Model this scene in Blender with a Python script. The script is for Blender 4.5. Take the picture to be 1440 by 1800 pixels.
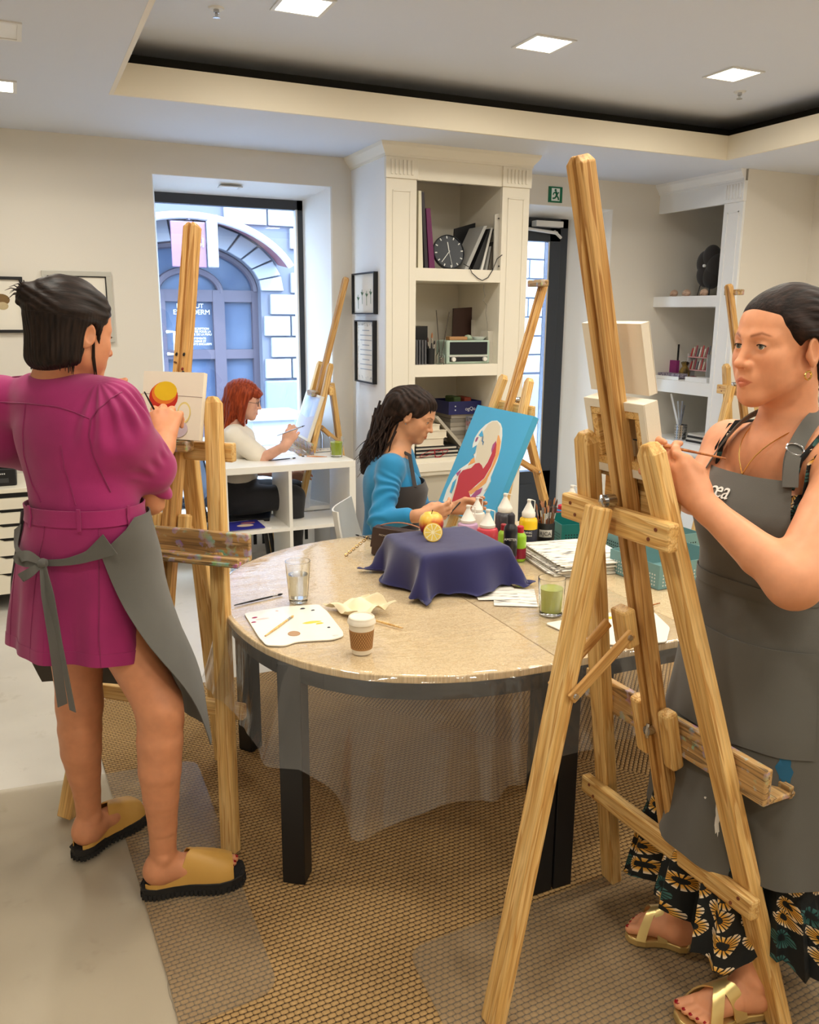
import bpy, bmesh, math, random
import numpy as np
from mathutils import Matrix, Vector, Quaternion

for _o in list(bpy.data.objects):
    bpy.data.objects.remove(_o)
SC = bpy.context.scene
COL = SC.collection

# ---------------------------------------------------------------- camera
F = 1493.0
PITCH, ROLL, YAW = 0.225692, 0.007311, 0.426520
H = 1.62
def _axes():
    cy, sy, cp, sp = math.cos(YAW), math.sin(YAW), math.cos(PITCH), math.sin(PITCH)
    fwd = np.array([sy * cp, cy * cp, -sp]); right = np.array([cy, -sy, 0.0])
    up = np.cross(right, fwd)
    r = right * math.cos(ROLL) + up * math.sin(ROLL)
    return r, np.cross(r, fwd), fwd
CR, CU, CW = _axes()
CP = np.array([0.0, 0.0, H])
cam = bpy.data.cameras.new('camera')
cam.sensor_fit = 'HORIZONTAL'; cam.sensor_width = 36.0; cam.lens = 36.0 * F / 1440.0
cam.clip_start = 0.05; cam.clip_end = 200
camo = bpy.data.objects.new('camera', cam); COL.objects.link(camo)
camo.matrix_world = Matrix(((CR[0], CU[0], -CW[0], CP[0]), (CR[1], CU[1], -CW[1], CP[1]),
                            (CR[2], CU[2], -CW[2], CP[2]), (0, 0, 0, 1)))
SC.camera = camo
def ray(x, y): return CW + CR * (x - 720) / F - CU * (y - 900) / F
def PZ(x, y, z): d = ray(x, y); return CP + d * ((z - H) / d[2])      # point on a level plane
def PX(x, y, X): d = ray(x, y); return CP + d * (X / d[0])            # point on a plane of constant X
def PY(x, y, Y): d = ray(x, y); return CP + d * (Y / d[1])            # point on a plane of constant Y
def PD(x, y, D): return CP + ray(x, y) * D                            # point at a depth from the eye

# ---------------------------------------------------------------- world, sun, exposure
SC.view_settings.view_transform = 'Standard'; SC.view_settings.look = 'None'
SC.view_settings.exposure = 0.92; SC.view_settings.gamma = 1.0
SC.view_settings.use_curve_mapping = False
W = bpy.data.worlds.new('sky'); SC.world = W; W.use_nodes = True
_n = W.node_tree.nodes; _bg = _n['Background']
_bg.inputs[0].default_value = (0.56, 0.76, 1.0, 1); _bg.inputs[1].default_value = 8.0
SUNP = 1.6
sun = bpy.data.lights.new('sun', 'SUN'); sun.energy = SUNP; sun.angle = 0.02; sun.color = (1, 0.97, 0.92)
so = bpy.data.objects.new('sun', sun); COL.objects.link(so)
so.rotation_euler = Vector((-0.45, 0.75, -0.95)).to_track_quat('-Z', 'Y').to_euler()
PANEL_W = 4.8          # watts of each ceiling panel

# ---------------------------------------------------------------- helpers
WM = {}
def nm(v): return np.asarray(v, float)
class MB:
    """collects shapes into one mesh"""
    def __init__(s): s.v = []; s.f = []; s.m = []
    def add(s, v, f, mi=0):
        b = len(s.v); s.v += [tuple(map(float, p)) for p in v]
        s.f += [tuple(b + i for i in q) for q in f]; s.m += [mi] * len(f); return s
    def box(s, lo, hi, mi=0):
        x0, y0, z0 = lo; x1, y1, z1 = hi
        return s.add([(x0,y0,z0),(x1,y0,z0),(x1,y1,z0),(x0,y1,z0),(x0,y0,z1),(x1,y0,z1),(x1,y1,z1),(x0,y1,z1)],
                     [(0,3,2,1),(4,5,6,7),(0,1,5,4),(1,2,6,5),(2,3,7,6),(3,0,4,7)], mi)
    def prism(s, poly, a, b, mi=0):
        """poly: 3D points (ccw seen from b side); extrude by vector b-a"""
        n = len(poly); p = nm(poly); d = nm(b) - nm(a)
        return s.add(list(p) + list(p + d), [tuple(range(n))[::-1], tuple(range(n, 2*n))] +
                     [(i, (i+1) % n, n + (i+1) % n, n + i) for i in range(n)], mi)
    def rings(s, R, close=False, cap=True, mi=0):
        """R: list of rings (k x 3)"""
        k = len(R[0]); v = [p for r in R for p in r]; f = []
        m = len(R)
        for i in range(m if close else m - 1):
            for j in range(k):
                a = i*k + j; b = i*k + (j+1) % k; c = ((i+1) % m)*k + (j+1) % k; d = ((i+1) % m)*k + j
                f.append((a, b, c, d))
        if cap and not close:
            f.append(tuple(range(k))[::-1]); f.append(tuple((m-1)*k + j for j in range(k)))
        return s.add(v, f, mi)
    def lathe(s, prof, n=24, c=(0,0,0), mi=0, cap=False):
        R = []
        for r, z in prof:
            R.append([(c[0] + r*math.cos(2*math.pi*j/n), c[1] + r*math.sin(2*math.pi*j/n), c[2] + z) for j in range(n)])
        return s.rings(R, cap=cap, mi=mi)
    def tube(s, pts, r, n=8, mi=0, flat=1.0, up=None, cap=True):
        pts = [nm(p) for p in pts]; m = len(pts)
        rr = list(r) if hasattr(r, '__len__') else [r]*m
        R = []; ref = nm(up) if up is not None else None
        for i in range(m):
            t = pts[min(i+1, m-1)] - pts[max(i-1, 0)]; L = np.linalg.norm(t); t = t/(L if L > 1e-9 else 1)
            if ref is None:
                ref = np.array([0, 0, 1.0]) if abs(t[2]) < .9 else np.array([1.0, 0, 0])
            a = ref - t*ref.dot(t); a /= (np.linalg.norm(a) + 1e-12); b = np.cross(t, a)
            if up is None: ref = a
            R.append([pts[i] + rr[i]*(a*math.cos(2*math.pi*j/n)*flat + b*math.sin(2*math.pi*j/n)) for j in range(n)])
        return s.rings(R, cap=cap, mi=mi)
    def grid(s, P, mi=0, closeu=False):
        h = len(P); w = len(P[0]); f = []
        for i in range(h-1):
            for j in range(w if closeu else w-1):
                f.append((i*w+j, i*w+(j+1) % w, (i+1)*w+(j+1) % w, (i+1)*w+j))
        return s.add([q for r in P for q in r], f, mi)
    def sheet(s, P, th, mi=0):
        """a grid of points given thickness along its normals"""
        P = nm(P); du = np.gradient(P, axis=1); dv = np.gradient(P, axis=0)
        N = np.cross(du, dv); N /= (np.linalg.norm(N, axis=2, keepdims=True) + 1e-12)
        A = P + N*th/2; B = P - N*th/2; h, w = P.shape[:2]
        b = len(s.v); s.grid(A, mi); s.grid(B[:, ::-1], mi)
        idx = lambda k, i, j: b + k*h*w + (i*w + (j if k == 0 else w-1-j))
        ring = [(0, j) for j in range(w)] + [(i, w-1) for i in range(1, h)] + [(h-1, j) for j in range(w-2, -1, -1)] + [(i, 0) for i in range(h-2, 0, -1)]
        for q in range(len(ring)):
            a = ring[q]; c = ring[(q+1) % len(ring)]
            s.f.append((idx(0,*a), idx(1,*a), idx(1,*c), idx(0,*c))); s.m.append(mi)
        return s
    def xf(s, M):
        s.v = [tuple(M @ Vector(p)) for p in s.v]; return s
def link(o, parent=None, M=None):
    COL.objects.link(o); M = M if M is not None else Matrix.Identity(4)
    WM[o.name] = M
    if parent is not None:
        o.parent = parent; o.matrix_basis = WM[parent.name].inverted() @ M
    else: o.matrix_basis = M
    return o
def tag(o, label=None, cat=None, group=None, kind=None):
    if label: o['label'] = label
    if cat: o['category'] = cat
    if group: o['group'] = group
    if kind: o['kind'] = kind
    return o
def rename(o, name): pass
def obj(name, mb, mats, parent=None, M=None, bevel=0, smooth=False, seg=2, keep=False, ang=40):
    me = bpy.data.meshes.new(name); v = nm(mb.v)
    if M is None:
        M = Matrix.Identity(4)
        if not keep:
            c = (v.min(0) + v.max(0))/2; c[2] = v[:, 2].min()
            v = v - c; M = Matrix.Translation(Vector(c))
    me.from_pydata(v.tolist(), [], mb.f)
    for m in (mats if isinstance(mats, (list, tuple)) else [mats]): me.materials.append(m)
    if any(mb.m): me.polygons.foreach_set('material_index', mb.m)
    bm = bmesh.new(); bm.from_mesh(me)
    bmesh.ops.recalc_face_normals(bm, faces=bm.faces); bm.to_mesh(me); bm.free()
    if smooth:
        me.polygons.foreach_set('use_smooth', [True]*len(me.polygons))
        if ang < 180:
            try: me.set_sharp_from_angle(angle=math.radians(ang))
            except Exception: pass
    me.update()
    o = bpy.data.objects.new(name, me); link(o, parent, M)
    if bevel:
        b = o.modifiers.new('bevel', 'BEVEL'); b.width = bevel; b.segments = seg; b.limit_method = 'ANGLE'; b.angle_limit = 0.6
    return o
def thing(name, label, cat, loc=(0,0,0), rz=0, group=None, M=None):
    o = bpy.data.objects.new(name, None); o.empty_display_size = .05
    link(o, None, M if M is not None else Matrix.Translation(Vector(loc)) @ Matrix.Rotation(rz, 4, 'Z'))
    return tag(o, label, cat, group)
def struct(name, mb, m, parent=None, **k):
    o = obj(name, mb, m, parent, **k)
    if parent is None: o['kind'] = 'structure'
    return o
def boxo(name, lo, hi, m, parent=None, bevel=0.0, **k): return obj(name, MB().box(lo, hi), m, parent, bevel=bevel, **k)
def frame_m(o, z, yref=(0, 1, 0)):
    """matrix at o with local Z along z and local Y near yref"""
    z = nm(z); z = z/np.linalg.norm(z); y = nm(yref); y = y - z*y.dot(z); y /= np.linalg.norm(y); x = np.cross(y, z)
    return Matrix(((x[0],y[0],z[0],o[0]),(x[1],y[1],z[1],o[1]),(x[2],y[2],z[2],o[2]),(0,0,0,1)))
def beam(name, p0, p1, w, d, m, parent, yref=(0,1,0), bevel=.004, prof=None, tip=0):
    """a straight member with its own frame: local Z runs along it; w across X, d across Y"""
    p0 = nm(p0); p1 = nm(p1); L = float(np.linalg.norm(p1 - p0)); M = frame_m(p0, p1 - p0, yref)
    mb = MB()
    if prof is None: prof = [(-w/2,-d/2),(w/2,-d/2),(w/2,d/2),(-w/2,d/2)]
    if tip:
        R = [[(x, y, 0) for x, y in prof], [(x, y, L - tip) for x, y in prof], [(x*.45, y*.8, L) for x, y in prof]]
    else: R = [[(x, y, 0) for x, y in prof], [(x, y, L) for x, y in prof]]
    mb.rings(R)
    return obj(name, mb, m, parent, M=M, bevel=bevel)
def copy_tree(o, M):
    """copy a thing with its parts and sub-parts, placed at matrix M"""
    def rec(a, par):
        c = a.copy(); COL.objects.link(c); c.parent = par
        for ch in a.children: rec(ch, c)
        return c
    c = rec(o, None); c.matrix_basis = M; WM[c.name] = M
    return c
def text_mesh(body, size, mat, M, name, parent=None, extrude=0.0006, align='CENTER', spacing=1.0):
    cu = bpy.data.curves.new('t', 'FONT'); cu.body = body; cu.size = size; cu.extrude = extrude; cu.align_x = align; cu.align_y = 'CENTER'
    cu.space_character = spacing
    t = bpy.data.objects.new('t', cu); COL.objects.link(t)
    bpy.context.view_layer.update()
    dg = bpy.context.evaluated_depsgraph_get(); me = bpy.data.meshes.new_from_object(t.evaluated_get(dg))
    bpy.data.objects.remove(t); bpy.data.curves.remove(cu)
    me.materials.clear(); me.materials.append(mat)
    o = bpy.data.objects.new(name, me); link(o, parent, M); return o

# ---------------------------------------------------------------- materials
MT = {}
def srgb(c):
    return tuple(((x/255/12.92) if x/255 <= .04045 else ((x/255 + .055)/1.055)**2.4) for x in c[:3])
def mat(name, rgb, rough=.6, var=0, vs=8, rgb2=None, bump=0, bs=200, metal=0, coat=0, spec=.5, sheen=0, alpha=1,
        trans=0, ior=1.45, emit=0, stretch=None, detail=4, sss=0):
    m = bpy.data.materials.new(name); m.use_nodes = True; nt = m.node_tree; n = nt.nodes; l = nt.links
    b = n['Principled BSDF']; c = srgb(rgb)
    b.inputs['Base Color'].default_value = (*c, 1); b.inputs['Roughness'].default_value = rough
    b.inputs['Metallic'].default_value = metal; b.inputs['Specular IOR Level'].default_value = spec
    b.inputs['Coat Weight'].default_value = coat; b.inputs['Sheen Weight'].default_value = sheen
    b.inputs['Alpha'].default_value = alpha; b.inputs['Transmission Weight'].default_value = trans; b.inputs['IOR'].default_value = ior
    if sss:
        b.inputs['Subsurface Weight'].default_value = sss; b.inputs['Subsurface Radius'].default_value = (.012, .005, .003)
        b.inputs['Subsurface Scale'].default_value = 1.0
    if emit:
        b.inputs['Emission Color'].default_value = (*c, 1); b.inputs['Emission Strength'].default_value = emit
    if var or bump:
        tc = n.new('ShaderNodeTexCoord'); mp = n.new('ShaderNodeMapping'); l.new(tc.outputs['Object'], mp.inputs[0])
        if stretch: mp.inputs['Scale'].default_value = stretch
    if var or rgb2:
        nz = n.new('ShaderNodeTexNoise'); nz.inputs['Scale'].default_value = vs; nz.inputs['Detail'].default_value = detail
        l.new(mp.outputs[0], nz.inputs['Vector'])
        c2 = srgb(rgb2) if rgb2 else tuple(x*.72 for x in c)
        rp = n.new('ShaderNodeValToRGB'); rp.color_ramp.elements[0].position = .5 - .35/ max(var, .01)*0.35 if var else .3
        rp.color_ramp.elements[0].position = .3; rp.color_ramp.elements[1].position = .7
        mixc = tuple(c[i]*(1-var) + c2[i]*var for i in range(3)) if not rgb2 else c2
        rp.color_ramp.elements[0].color = (*mixc, 1); rp.color_ramp.elements[1].color = (*c, 1)
        l.new(nz.outputs['Fac'], rp.inputs[0]); l.new(rp.outputs[0], b.inputs['Base Color'])
    if bump:
        nb = n.new('ShaderNodeTexNoise'); nb.inputs['Scale'].default_value = bs; nb.inputs['Detail'].default_value = 3
        l.new(mp.outputs[0], nb.inputs['Vector'])
        bp = n.new('ShaderNodeBump'); bp.inputs['Strength'].default_value = bump; bp.inputs['Distance'].default_value = .005
        l.new(nb.outputs['Fac'], bp.inputs['Height']); l.new(bp.outputs[0], b.inputs['Normal'])
    MT[name] = m; return m
class NT:
    """small node helper"""
    def __init__(s, m): s.m = m; s.t = m.node_tree; s.n = s.t.nodes; s.l = s.t.links; s.b = s.n.get('Principled BSDF')
    def coord(s, k='Object'): return s.n.new('ShaderNodeTexCoord').outputs[k]
    def math(s, op, a, b=None, c=None):
        q = s.n.new('ShaderNodeMath'); q.operation = op
        for i, x in enumerate((a, b, c)):
            if x is None: continue
            if isinstance(x, (int, float)): q.inputs[i].default_value = x
            else: s.l.new(x, q.inputs[i])
        return q.outputs[0]
    def sep(s, v): q = s.n.new('ShaderNodeSeparateXYZ'); s.l.new(v, q.inputs[0]); return q.outputs
    def comb(s, x, y, z=0):
        q = s.n.new('ShaderNodeCombineXYZ')
        for i, a in enumerate((x, y, z)):
            if isinstance(a, (int, float)): q.inputs[i].default_value = a
            else: s.l.new(a, q.inputs[i])
        return q.outputs[0]
    def noise(s, v, scale, detail=3, out='Fac', rough=.5):
        q = s.n.new('ShaderNodeTexNoise'); q.inputs['Scale'].default_value = scale; q.inputs['Detail'].default_value = detail
        q.inputs['Roughness'].default_value = rough
        s.l.new(v, q.inputs['Vector']); return q.outputs[out]
    def mapping(s, v, scale=(1,1,1), loc=(0,0,0), rot=(0,0,0)):
        q = s.n.new('ShaderNodeMapping'); q.inputs['Scale'].default_value = scale; q.inputs['Location'].default_value = loc
        q.inputs['Rotation'].default_value = rot; s.l.new(v, q.inputs[0]); return q.outputs[0]
    def ramp(s, f, stops, interp='LINEAR'):
        q = s.n.new('ShaderNodeValToRGB'); e = q.color_ramp; e.interpolation = interp
        while len(e.elements) < len(stops): e.elements.new(.5)
        for i, (p, c) in enumerate(stops): e.elements[i].position = p; e.elements[i].color = (*srgb(c), 1) if len(c) == 3 else c
        s.l.new(f, q.inputs[0]); return q.outputs[0]
    def mix(s, f, a, b, mode='MIX'):
        q = s.n.new('ShaderNodeMix'); q.data_type = 'RGBA'; q.blend_type = mode
        for i, x in ((0, f), (6, a), (7, b)):
            if isinstance(x, (int, float)): q.inputs[i].default_value = x
            elif isinstance(x, tuple): q.inputs[i].default_value = (*srgb(x), 1) if len(x) == 3 else x
            else: s.l.new(x, q.inputs[i])
        return q.outputs[2]
    def bump(s, h, strength=.4, dist=.003):
        q = s.n.new('ShaderNodeBump'); q.inputs['Strength'].default_value = strength; q.inputs['Distance'].default_value = dist
        s.l.new(h, q.inputs['Height']); s.l.new(q.outputs[0], s.b.inputs['Normal']); return q
    def color(s, c): s.l.new(c, s.b.inputs['Base Color'])
    def rough(s, c): s.l.new(c, s.b.inputs['Roughness'])
# ================================================================ materials of the place
random.seed(4); RNG = np.random.default_rng(7)
wall_m = mat('wall_paint', (231, 225, 213), .75, var=.06, vs=2, bump=.04, bs=120)
white_m = mat('white_paint', (240, 240, 238), .6, var=.03, vs=3)
ceil_m = mat('ceiling_paint', (216, 220, 228), .8, var=.03, vs=2)
cream_m = mat('cream_paint', (232, 222, 200), .55, var=.04, vs=3)
lac_m = mat('bookcase_lacquer', (236, 229, 212), .45, var=.03, vs=3)
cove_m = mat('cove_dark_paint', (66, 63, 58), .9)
dark_m = mat('anthracite_metal', (48, 54, 62), .4, var=.1, vs=3)
black_m = mat('black_satin', (22, 22, 24), .45)
blackm_m = mat('black_matt', (26, 26, 27), .8, var=.15, vs=30)
chrome_m = mat('steel', (190, 190, 190), .25, metal=1)
led_m = mat('led_diffuser', (255, 246, 226), .5, emit=6)
metalw_m = mat('white_metal', (225, 224, 220), .4)

floor_m = mat('screed_floor', (206, 200, 188), .3)
t = NT(floor_m); co = t.coord()
n1 = t.noise(co, 1.3, 5); n2 = t.noise(co, 9, 6, rough=.7); n3 = t.noise(co, 60, 2)
c1 = t.ramp(n1, [(.3, (198, 192, 180)), (.7, (222, 216, 204))]); c2 = t.ramp(n2, [(.25, (205, 198, 186)), (.42, (255, 255, 255))])
c3 = t.ramp(n3, [(.20, (130, 120, 106)), (.235, (255, 255, 255))])
cc = t.mix(.55, c1, c2, 'MULTIPLY'); cc = t.mix(.5, cc, c3, 'MULTIPLY')
s = t.sep(co)
w1 = t.math('ADD', s[0], t.math('MULTIPLY', t.noise(co, 6, 4), .05))
def crack(v, at, wdt): return t.math('LESS_THAN', t.math('ABSOLUTE', t.math('SUBTRACT', v, at)), wdt)
ck = t.math('MAXIMUM', crack(w1, -1.31, .0012), crack(w1, 1.9, .0012))
FLOOR_CK = ck
cc = t.mix(t.math('MULTIPLY', ck, .6), cc, (110, 100, 86))
t.color(cc); t.rough(t.math('ADD', .2, t.math('MULTIPLY', n2, .25)))

# ================================================================ the room
YB, XR, XL, YF, ZC, ZT = 5.52, 5.28, -2.3, -2.6, 2.62, 2.87
struct('floor', MB().box((XL-.2, YF-.2, -.12), (XR+.3, YB+.33, 0)), floor_m)
mb = MB()
mb.prism([(XL-.2,YB,0),(0.81,YB,0),(0.865,YB+.33,0),(XL-.2,YB+.33,0)], (0,0,0), (0,0,ZT+.1))
mb.prism([(1.94,YB,0),(2.95,YB,0),(2.95,YB+.33,0),(1.82,YB+.33,0)], (0,0,0), (0,0,ZT+.1))
mb.prism([(4.176,YB,0),(XR+.3,YB,0),(XR+.3,YB+.33,0),(3.9,YB+.33,0)], (0,0,0), (0,0,ZT+.1))
mb.prism([(.81,YB,2.44),(.81,YB+.33,2.37),(.81,YB+.33,ZT+.1),(.81,YB,ZT+.1)], (0,0,0), (1.13,0,0))
mb.prism([(2.95,YB,2.42),(2.95,YB+.33,2.34),(2.95,YB+.33,ZT+.1),(2.95,YB,ZT+.1)], (0,0,0), (1.226,0,0))
struct('wall_back', mb, wall_m)
# white reveals of the openings
mb = MB(); e = .004
mb.prism([(1.94,YB,.0),(1.94-e*3,YB,.0),(1.82-e*3,YB+.33,.0),(1.82,YB+.33,.0)], (0,0,0), (0,0,2.44))
mb.prism([(.81,YB,0),(.865,YB+.33,0),(.865+e,YB+.33,0),(.81+e,YB,0)], (0,0,0), (0,0,2.44))
mb.prism([(.812,YB,2.436),(.812,YB+.33,2.366),(.812,YB+.33,2.37),(.812,YB,2.44)], (0,0,0), (1.126,0,0))
struct('trim_1', mb, white_m)
mb = MB()
mb.prism([(4.176,YB,0),(3.9,YB+.33,0),(3.9-e,YB+.33,0),(4.176-e*2,YB,0)], (0,0,0), (0,0,2.42))
mb.prism([(2.95,YB,2.416),(2.95,YB+.33,2.336),(2.95,YB+.33,2.34),(2.95,YB,2.42)], (0,0,0), (1.22,0,0))
struct('trim_2', mb, white_m)
# low wall and sill below the window
boxo('wall_sill', (.86, YB+.16, 0), (1.83, YB+.33, .30), white_m)['kind'] = 'structure'
sl = boxo('window_sill', (.80, YB+.02, .30), (1.93, YB+.34, .33), white_m, bevel=.004); sl['kind'] = 'structure'
mb = MB().box((.9, YB+.155, .06), (1.78, YB+.16, .24)); gr = obj('wall_grille', mb, black_m); gr['kind'] = 'structure'
for i in range(14): boxo('slat', (.91 + i*.062, YB+.14, .06), (.945 + i*.062, YB+.155, .24), white_m, gr)
boxo('grille_frame', (.88, YB+.135, .24), (1.80, YB+.16, .265), white_m, gr)
boxo('baseboard_back', (XL, YB-.015, 0), (.81, YB, .09), white_m)['kind'] = 'structure'
boxo('wall_left', (XL-.2, YF, 0), (XL, YB, ZT+.1), wall_m)['kind'] = 'structure'
boxo('wall_right', (XR, YF, 0), (XR+.3, YB, ZT+.1), wall_m)['kind'] = 'structure'
boxo('wall_front', (XL-.2, YF-.2, 0), (XR+.3, YF, ZT+.1), wall_m)['kind'] = 'structure'
# lowered ceiling with its tray
TX0, TX1, TY0, TY1 = .485, 4.27, -1.4, 4.49
mb = MB()
mb.box((XL, YF, ZC), (TX0, YB, ZC+.02)); mb.box((TX1, YF, ZC), (XR, YB, ZC+.02))
mb.box((TX0, TY1, ZC), (TX1, YB, ZC+.02)); mb.box((TX0, YF, ZC), (TX1, TY0, ZC+.02))
struct('ceiling', mb, ceil_m)
cv = .27
struct('ceiling', MB().box((TX0-cv, TY0-cv, ZT), (TX1+cv, TY1+cv, ZT+.06)), ceil_m)
mb = MB()
mb.box((TX0, TY1-.02, ZC-.0006), (TX1, TY1, ZC+.142)); mb.box((TX0, TY0, ZC-.0006), (TX1, TY0+.02, ZC+.142))
mb.box((TX0, TY0+.02, ZC-.0006), (TX0+.02, TY1-.02, ZC+.142)); mb.box((TX1-.02, TY0+.02, ZC-.0006), (TX1, TY1-.02, ZC+.142))
struct('trim_3', mb, cream_m)
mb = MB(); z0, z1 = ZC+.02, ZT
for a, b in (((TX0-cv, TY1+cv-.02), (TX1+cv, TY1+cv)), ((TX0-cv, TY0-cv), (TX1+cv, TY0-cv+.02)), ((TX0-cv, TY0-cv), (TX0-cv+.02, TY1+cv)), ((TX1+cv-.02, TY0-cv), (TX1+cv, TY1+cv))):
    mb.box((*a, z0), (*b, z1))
mb.box((TX0-cv+.02, TY1+.001, z0+.001), (TX1+cv-.02, TY1+cv-.02, z0+.004)); mb.box((TX1+.001, TY0, z0+.001), (TX1+cv-.02, TY1, z0+.004))  # dark sheets on the soffit top, added to deepen the cove's shade
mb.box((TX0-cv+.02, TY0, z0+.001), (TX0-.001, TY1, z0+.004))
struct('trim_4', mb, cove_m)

# ceiling lights ------------------------------------------------------------
def panel(x, y, z, label, lit=True, s=.11):
    g = thing('ceiling_light', label, 'ceiling light', (x, y, z), group='square recessed ceiling lights')
    mb = MB(); w = .016
    for lo, hi in (((-s,-s),(s,-s+w)), ((-s,s-w),(s,s)), ((-s,-s+w),(-s+w,s-w)), ((s-w,-s+w),(s,s-w))):
        mb.box((x+lo[0], y+lo[1], z-.006), (x+hi[0], y+hi[1], z))
    obj('frame', mb, metalw_m, g)
    boxo('diffuser', (x-s+w, y-s+w, z-.003), (x+s-w, y+s-w, z), led_m if lit else white_m, g)
    if lit:
        L = bpy.data.lights.new('panel_lamp', 'AREA'); L.shape = 'SQUARE'; L.size = 2*(s-w); L.energy = PANEL_W; L.color = (1, .94, .83)
        L.spread = math.radians(170)
        lo = bpy.data.objects.new('panel_lamp', L); link(lo, g, Matrix.Translation((x, y, z-.006)))
    return g
for j in range(5):  # rows after the first are out of view, added as fill light
    for i in range(3):
        x, y = 1.19 + 1.17*i, 3.715 - 1.17*j
        lab = ['square recessed light over the table in the raised ceiling, nearest the exit door' if i == 2 else
               'square recessed light in the middle of the raised ceiling' if i == 1 else
               'square recessed light at the raised ceiling edge nearest the round sprinkler', ][0] if j == 0 else 'square recessed light of an added unseen row in the raised ceiling'
        panel(x, y, ZT, lab)
panel(-.015, 4.53, ZC, 'lit square light in the lowered ceiling above the framed pictures')
for y in (2.4, .9, -.8): panel(-.015, y, ZC, 'square light of an added unseen row in the lowered ceiling')  # unseen panels, added to help light the room
panel(4.75, 2.6, ZC, 'square light of an added unseen row in the lowered ceiling'); panel(4.75, .9, ZC, 'square light of an added unseen row in the lowered ceiling')  # also out of view, added for their light
g = panel(.0, 3.68, ZC, 'unlit square cover in the lowered ceiling', lit=False); g['category'] = 'ceiling vent'; del g['group']
g = panel(1.30, YB+.13, 2.409, 'unlit square light set in the head of the window reveal', lit=False, s=.07); del g['group']
for x, y in ((.874, 3.909), (3.827, 3.965)):
    g = thing('sprinkler', 'small metal sprinkler head in the raised ceiling, %s' % ('nearest the big window' if x < 2 else 'beside the light nearest the exit door'), 'sprinkler', (x, y, ZT), group='ceiling sprinklers')
    obj('escutcheon', MB().lathe([(.0, 0), (.035, 0), (.03, -.006), (.0, -.006)], 16, (x, y, ZT)), metalw_m, g, smooth=True)
    obj('nozzle', MB().lathe([(.012, -.004), (.012, -.02), (.006, -.022), (.006, -.034), (.016, -.036), (.016, -.039), (0, -.04)], 12, (x, y, ZT)), chrome_m, g, smooth=True)

# window_1 ------------------------------------------------------------------
glass_m = bpy.data.materials.new('window_glass'); glass_m.use_nodes = True
def thin_glass(m, tint=(1,1,1), refl=.06, rough=0.0):
    nt = m.node_tree; n = nt.nodes; n.clear(); o = n.new('ShaderNodeOutputMaterial'); mx = n.new('ShaderNodeMixShader')
    tr = n.new('ShaderNodeBsdfTransparent'); tr.inputs[0].default_value = (*tint, 1)
    gl = n.new('ShaderNodeBsdfGlossy'); gl.inputs['Roughness'].default_value = rough; gl.inputs[0].default_value = (1,1,1,1)
    fr = n.new('ShaderNodeFresnel'); fr.inputs[0].default_value = 1.45
    mm = n.new('ShaderNodeMath'); mm.operation = 'MULTIPLY_ADD'; mm.inputs[1].default_value = 1.0; mm.inputs[2].default_value = refl - .04
    ge = n.new('ShaderNodeNewGeometry'); iv = n.new('ShaderNodeMath'); iv.operation = 'SUBTRACT'; iv.inputs[0].default_value = 1.0; nt.links.new(ge.outputs['Backfacing'], iv.inputs[1])
    mu = n.new('ShaderNodeMath'); mu.operation = 'MULTIPLY'; nt.links.new(fr.outputs[0], mm.inputs[0]); nt.links.new(mm.outputs[0], mu.inputs[0]); nt.links.new(iv.outputs[0], mu.inputs[1]); nt.links.new(mu.outputs[0], mx.inputs[0])
    nt.links.new(tr.outputs[0], mx.inputs[1]); nt.links.new(gl.outputs[0], mx.inputs[2]); nt.links.new(mx.outputs[0], o.inputs[0])
thin_glass(glass_m, refl=.05)
Yw = 5.80
mb = MB(); zb, zt_ = .33, 2.376; x0, x1 = .80, 1.838
mb.box((x0, Yw, zt_-.062), (x1, Yw+.06, zt_)); mb.box((x0, Yw, zb), (x1, Yw+.06, zb+.07))
mb.box((x1-.05, Yw, zb), (x1, Yw+.06, zt_)); mb.box((x0, Yw, zb), (x0+.05, Yw+.06, zt_))
w1_ = struct('window_1', mb, dark_m)
boxo('bead', (x1-.062, Yw-.004, zb+.06), (x1-.05, Yw+.05, zt_-.06), metalw_m, w1_)
boxo('pane', (x0+.05, Yw+.03, zb+.07), (x1-.06, Yw+.036, zt_-.062), glass_m, w1_)

# door_1 --------------------------------------------------------------------
Yd = 5.75
xr = PY(1000, 386, Yd)[0]; zt2 = PY(1000, 386, Yd)[2]; xl = 2.97
mb = MB()
mb.box((xr-.075, Yd, 0), (xr, Yd+.07, zt2)); mb.box((xl, Yd, 0), (xl+.07, Yd+.07, zt2)); mb.box((xl, Yd, zt2-.07), (xr, Yd+.07, zt2))
d1 = struct('door_1', mb, dark_m, bevel=.003)
lx0, lx1, lz1 = xl+.07, xr-.078, zt2-.072
mb = MB(); q = .10
zr = PY(950, 826, Yd)[2]
mb.box((lx1-q, Yd-.02, .01), (lx1, Yd+.05, lz1)); mb.box((lx0, Yd-.02, .01), (lx0+q, Yd+.05, lz1))
mb.box((lx0, Yd-.02, lz1-q), (lx1, Yd+.05, lz1)); mb.box((lx0, Yd-.02, .01), (lx1, Yd+.05, zr))
leaf = obj('leaf', mb, dark_m, d1, bevel=.004)
boxo('pane', (lx0+q, Yd+.01, zr), (lx1-q, Yd+.018, lz1-q), glass_m, leaf)
boxo('bead', (lx1-q-.012, Yd-.024, zr), (lx1-q, Yd+.02, lz1-q), chrome_m, leaf)
boxo('kick_panel', (lx0+q, Yd-.03, .08), (lx1-q, Yd-.02, zr-.1), dark_m, leaf, bevel=.004)
a = PY(936, 388, Yd-.03); b = PY(983, 401, Yd-.03)
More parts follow.
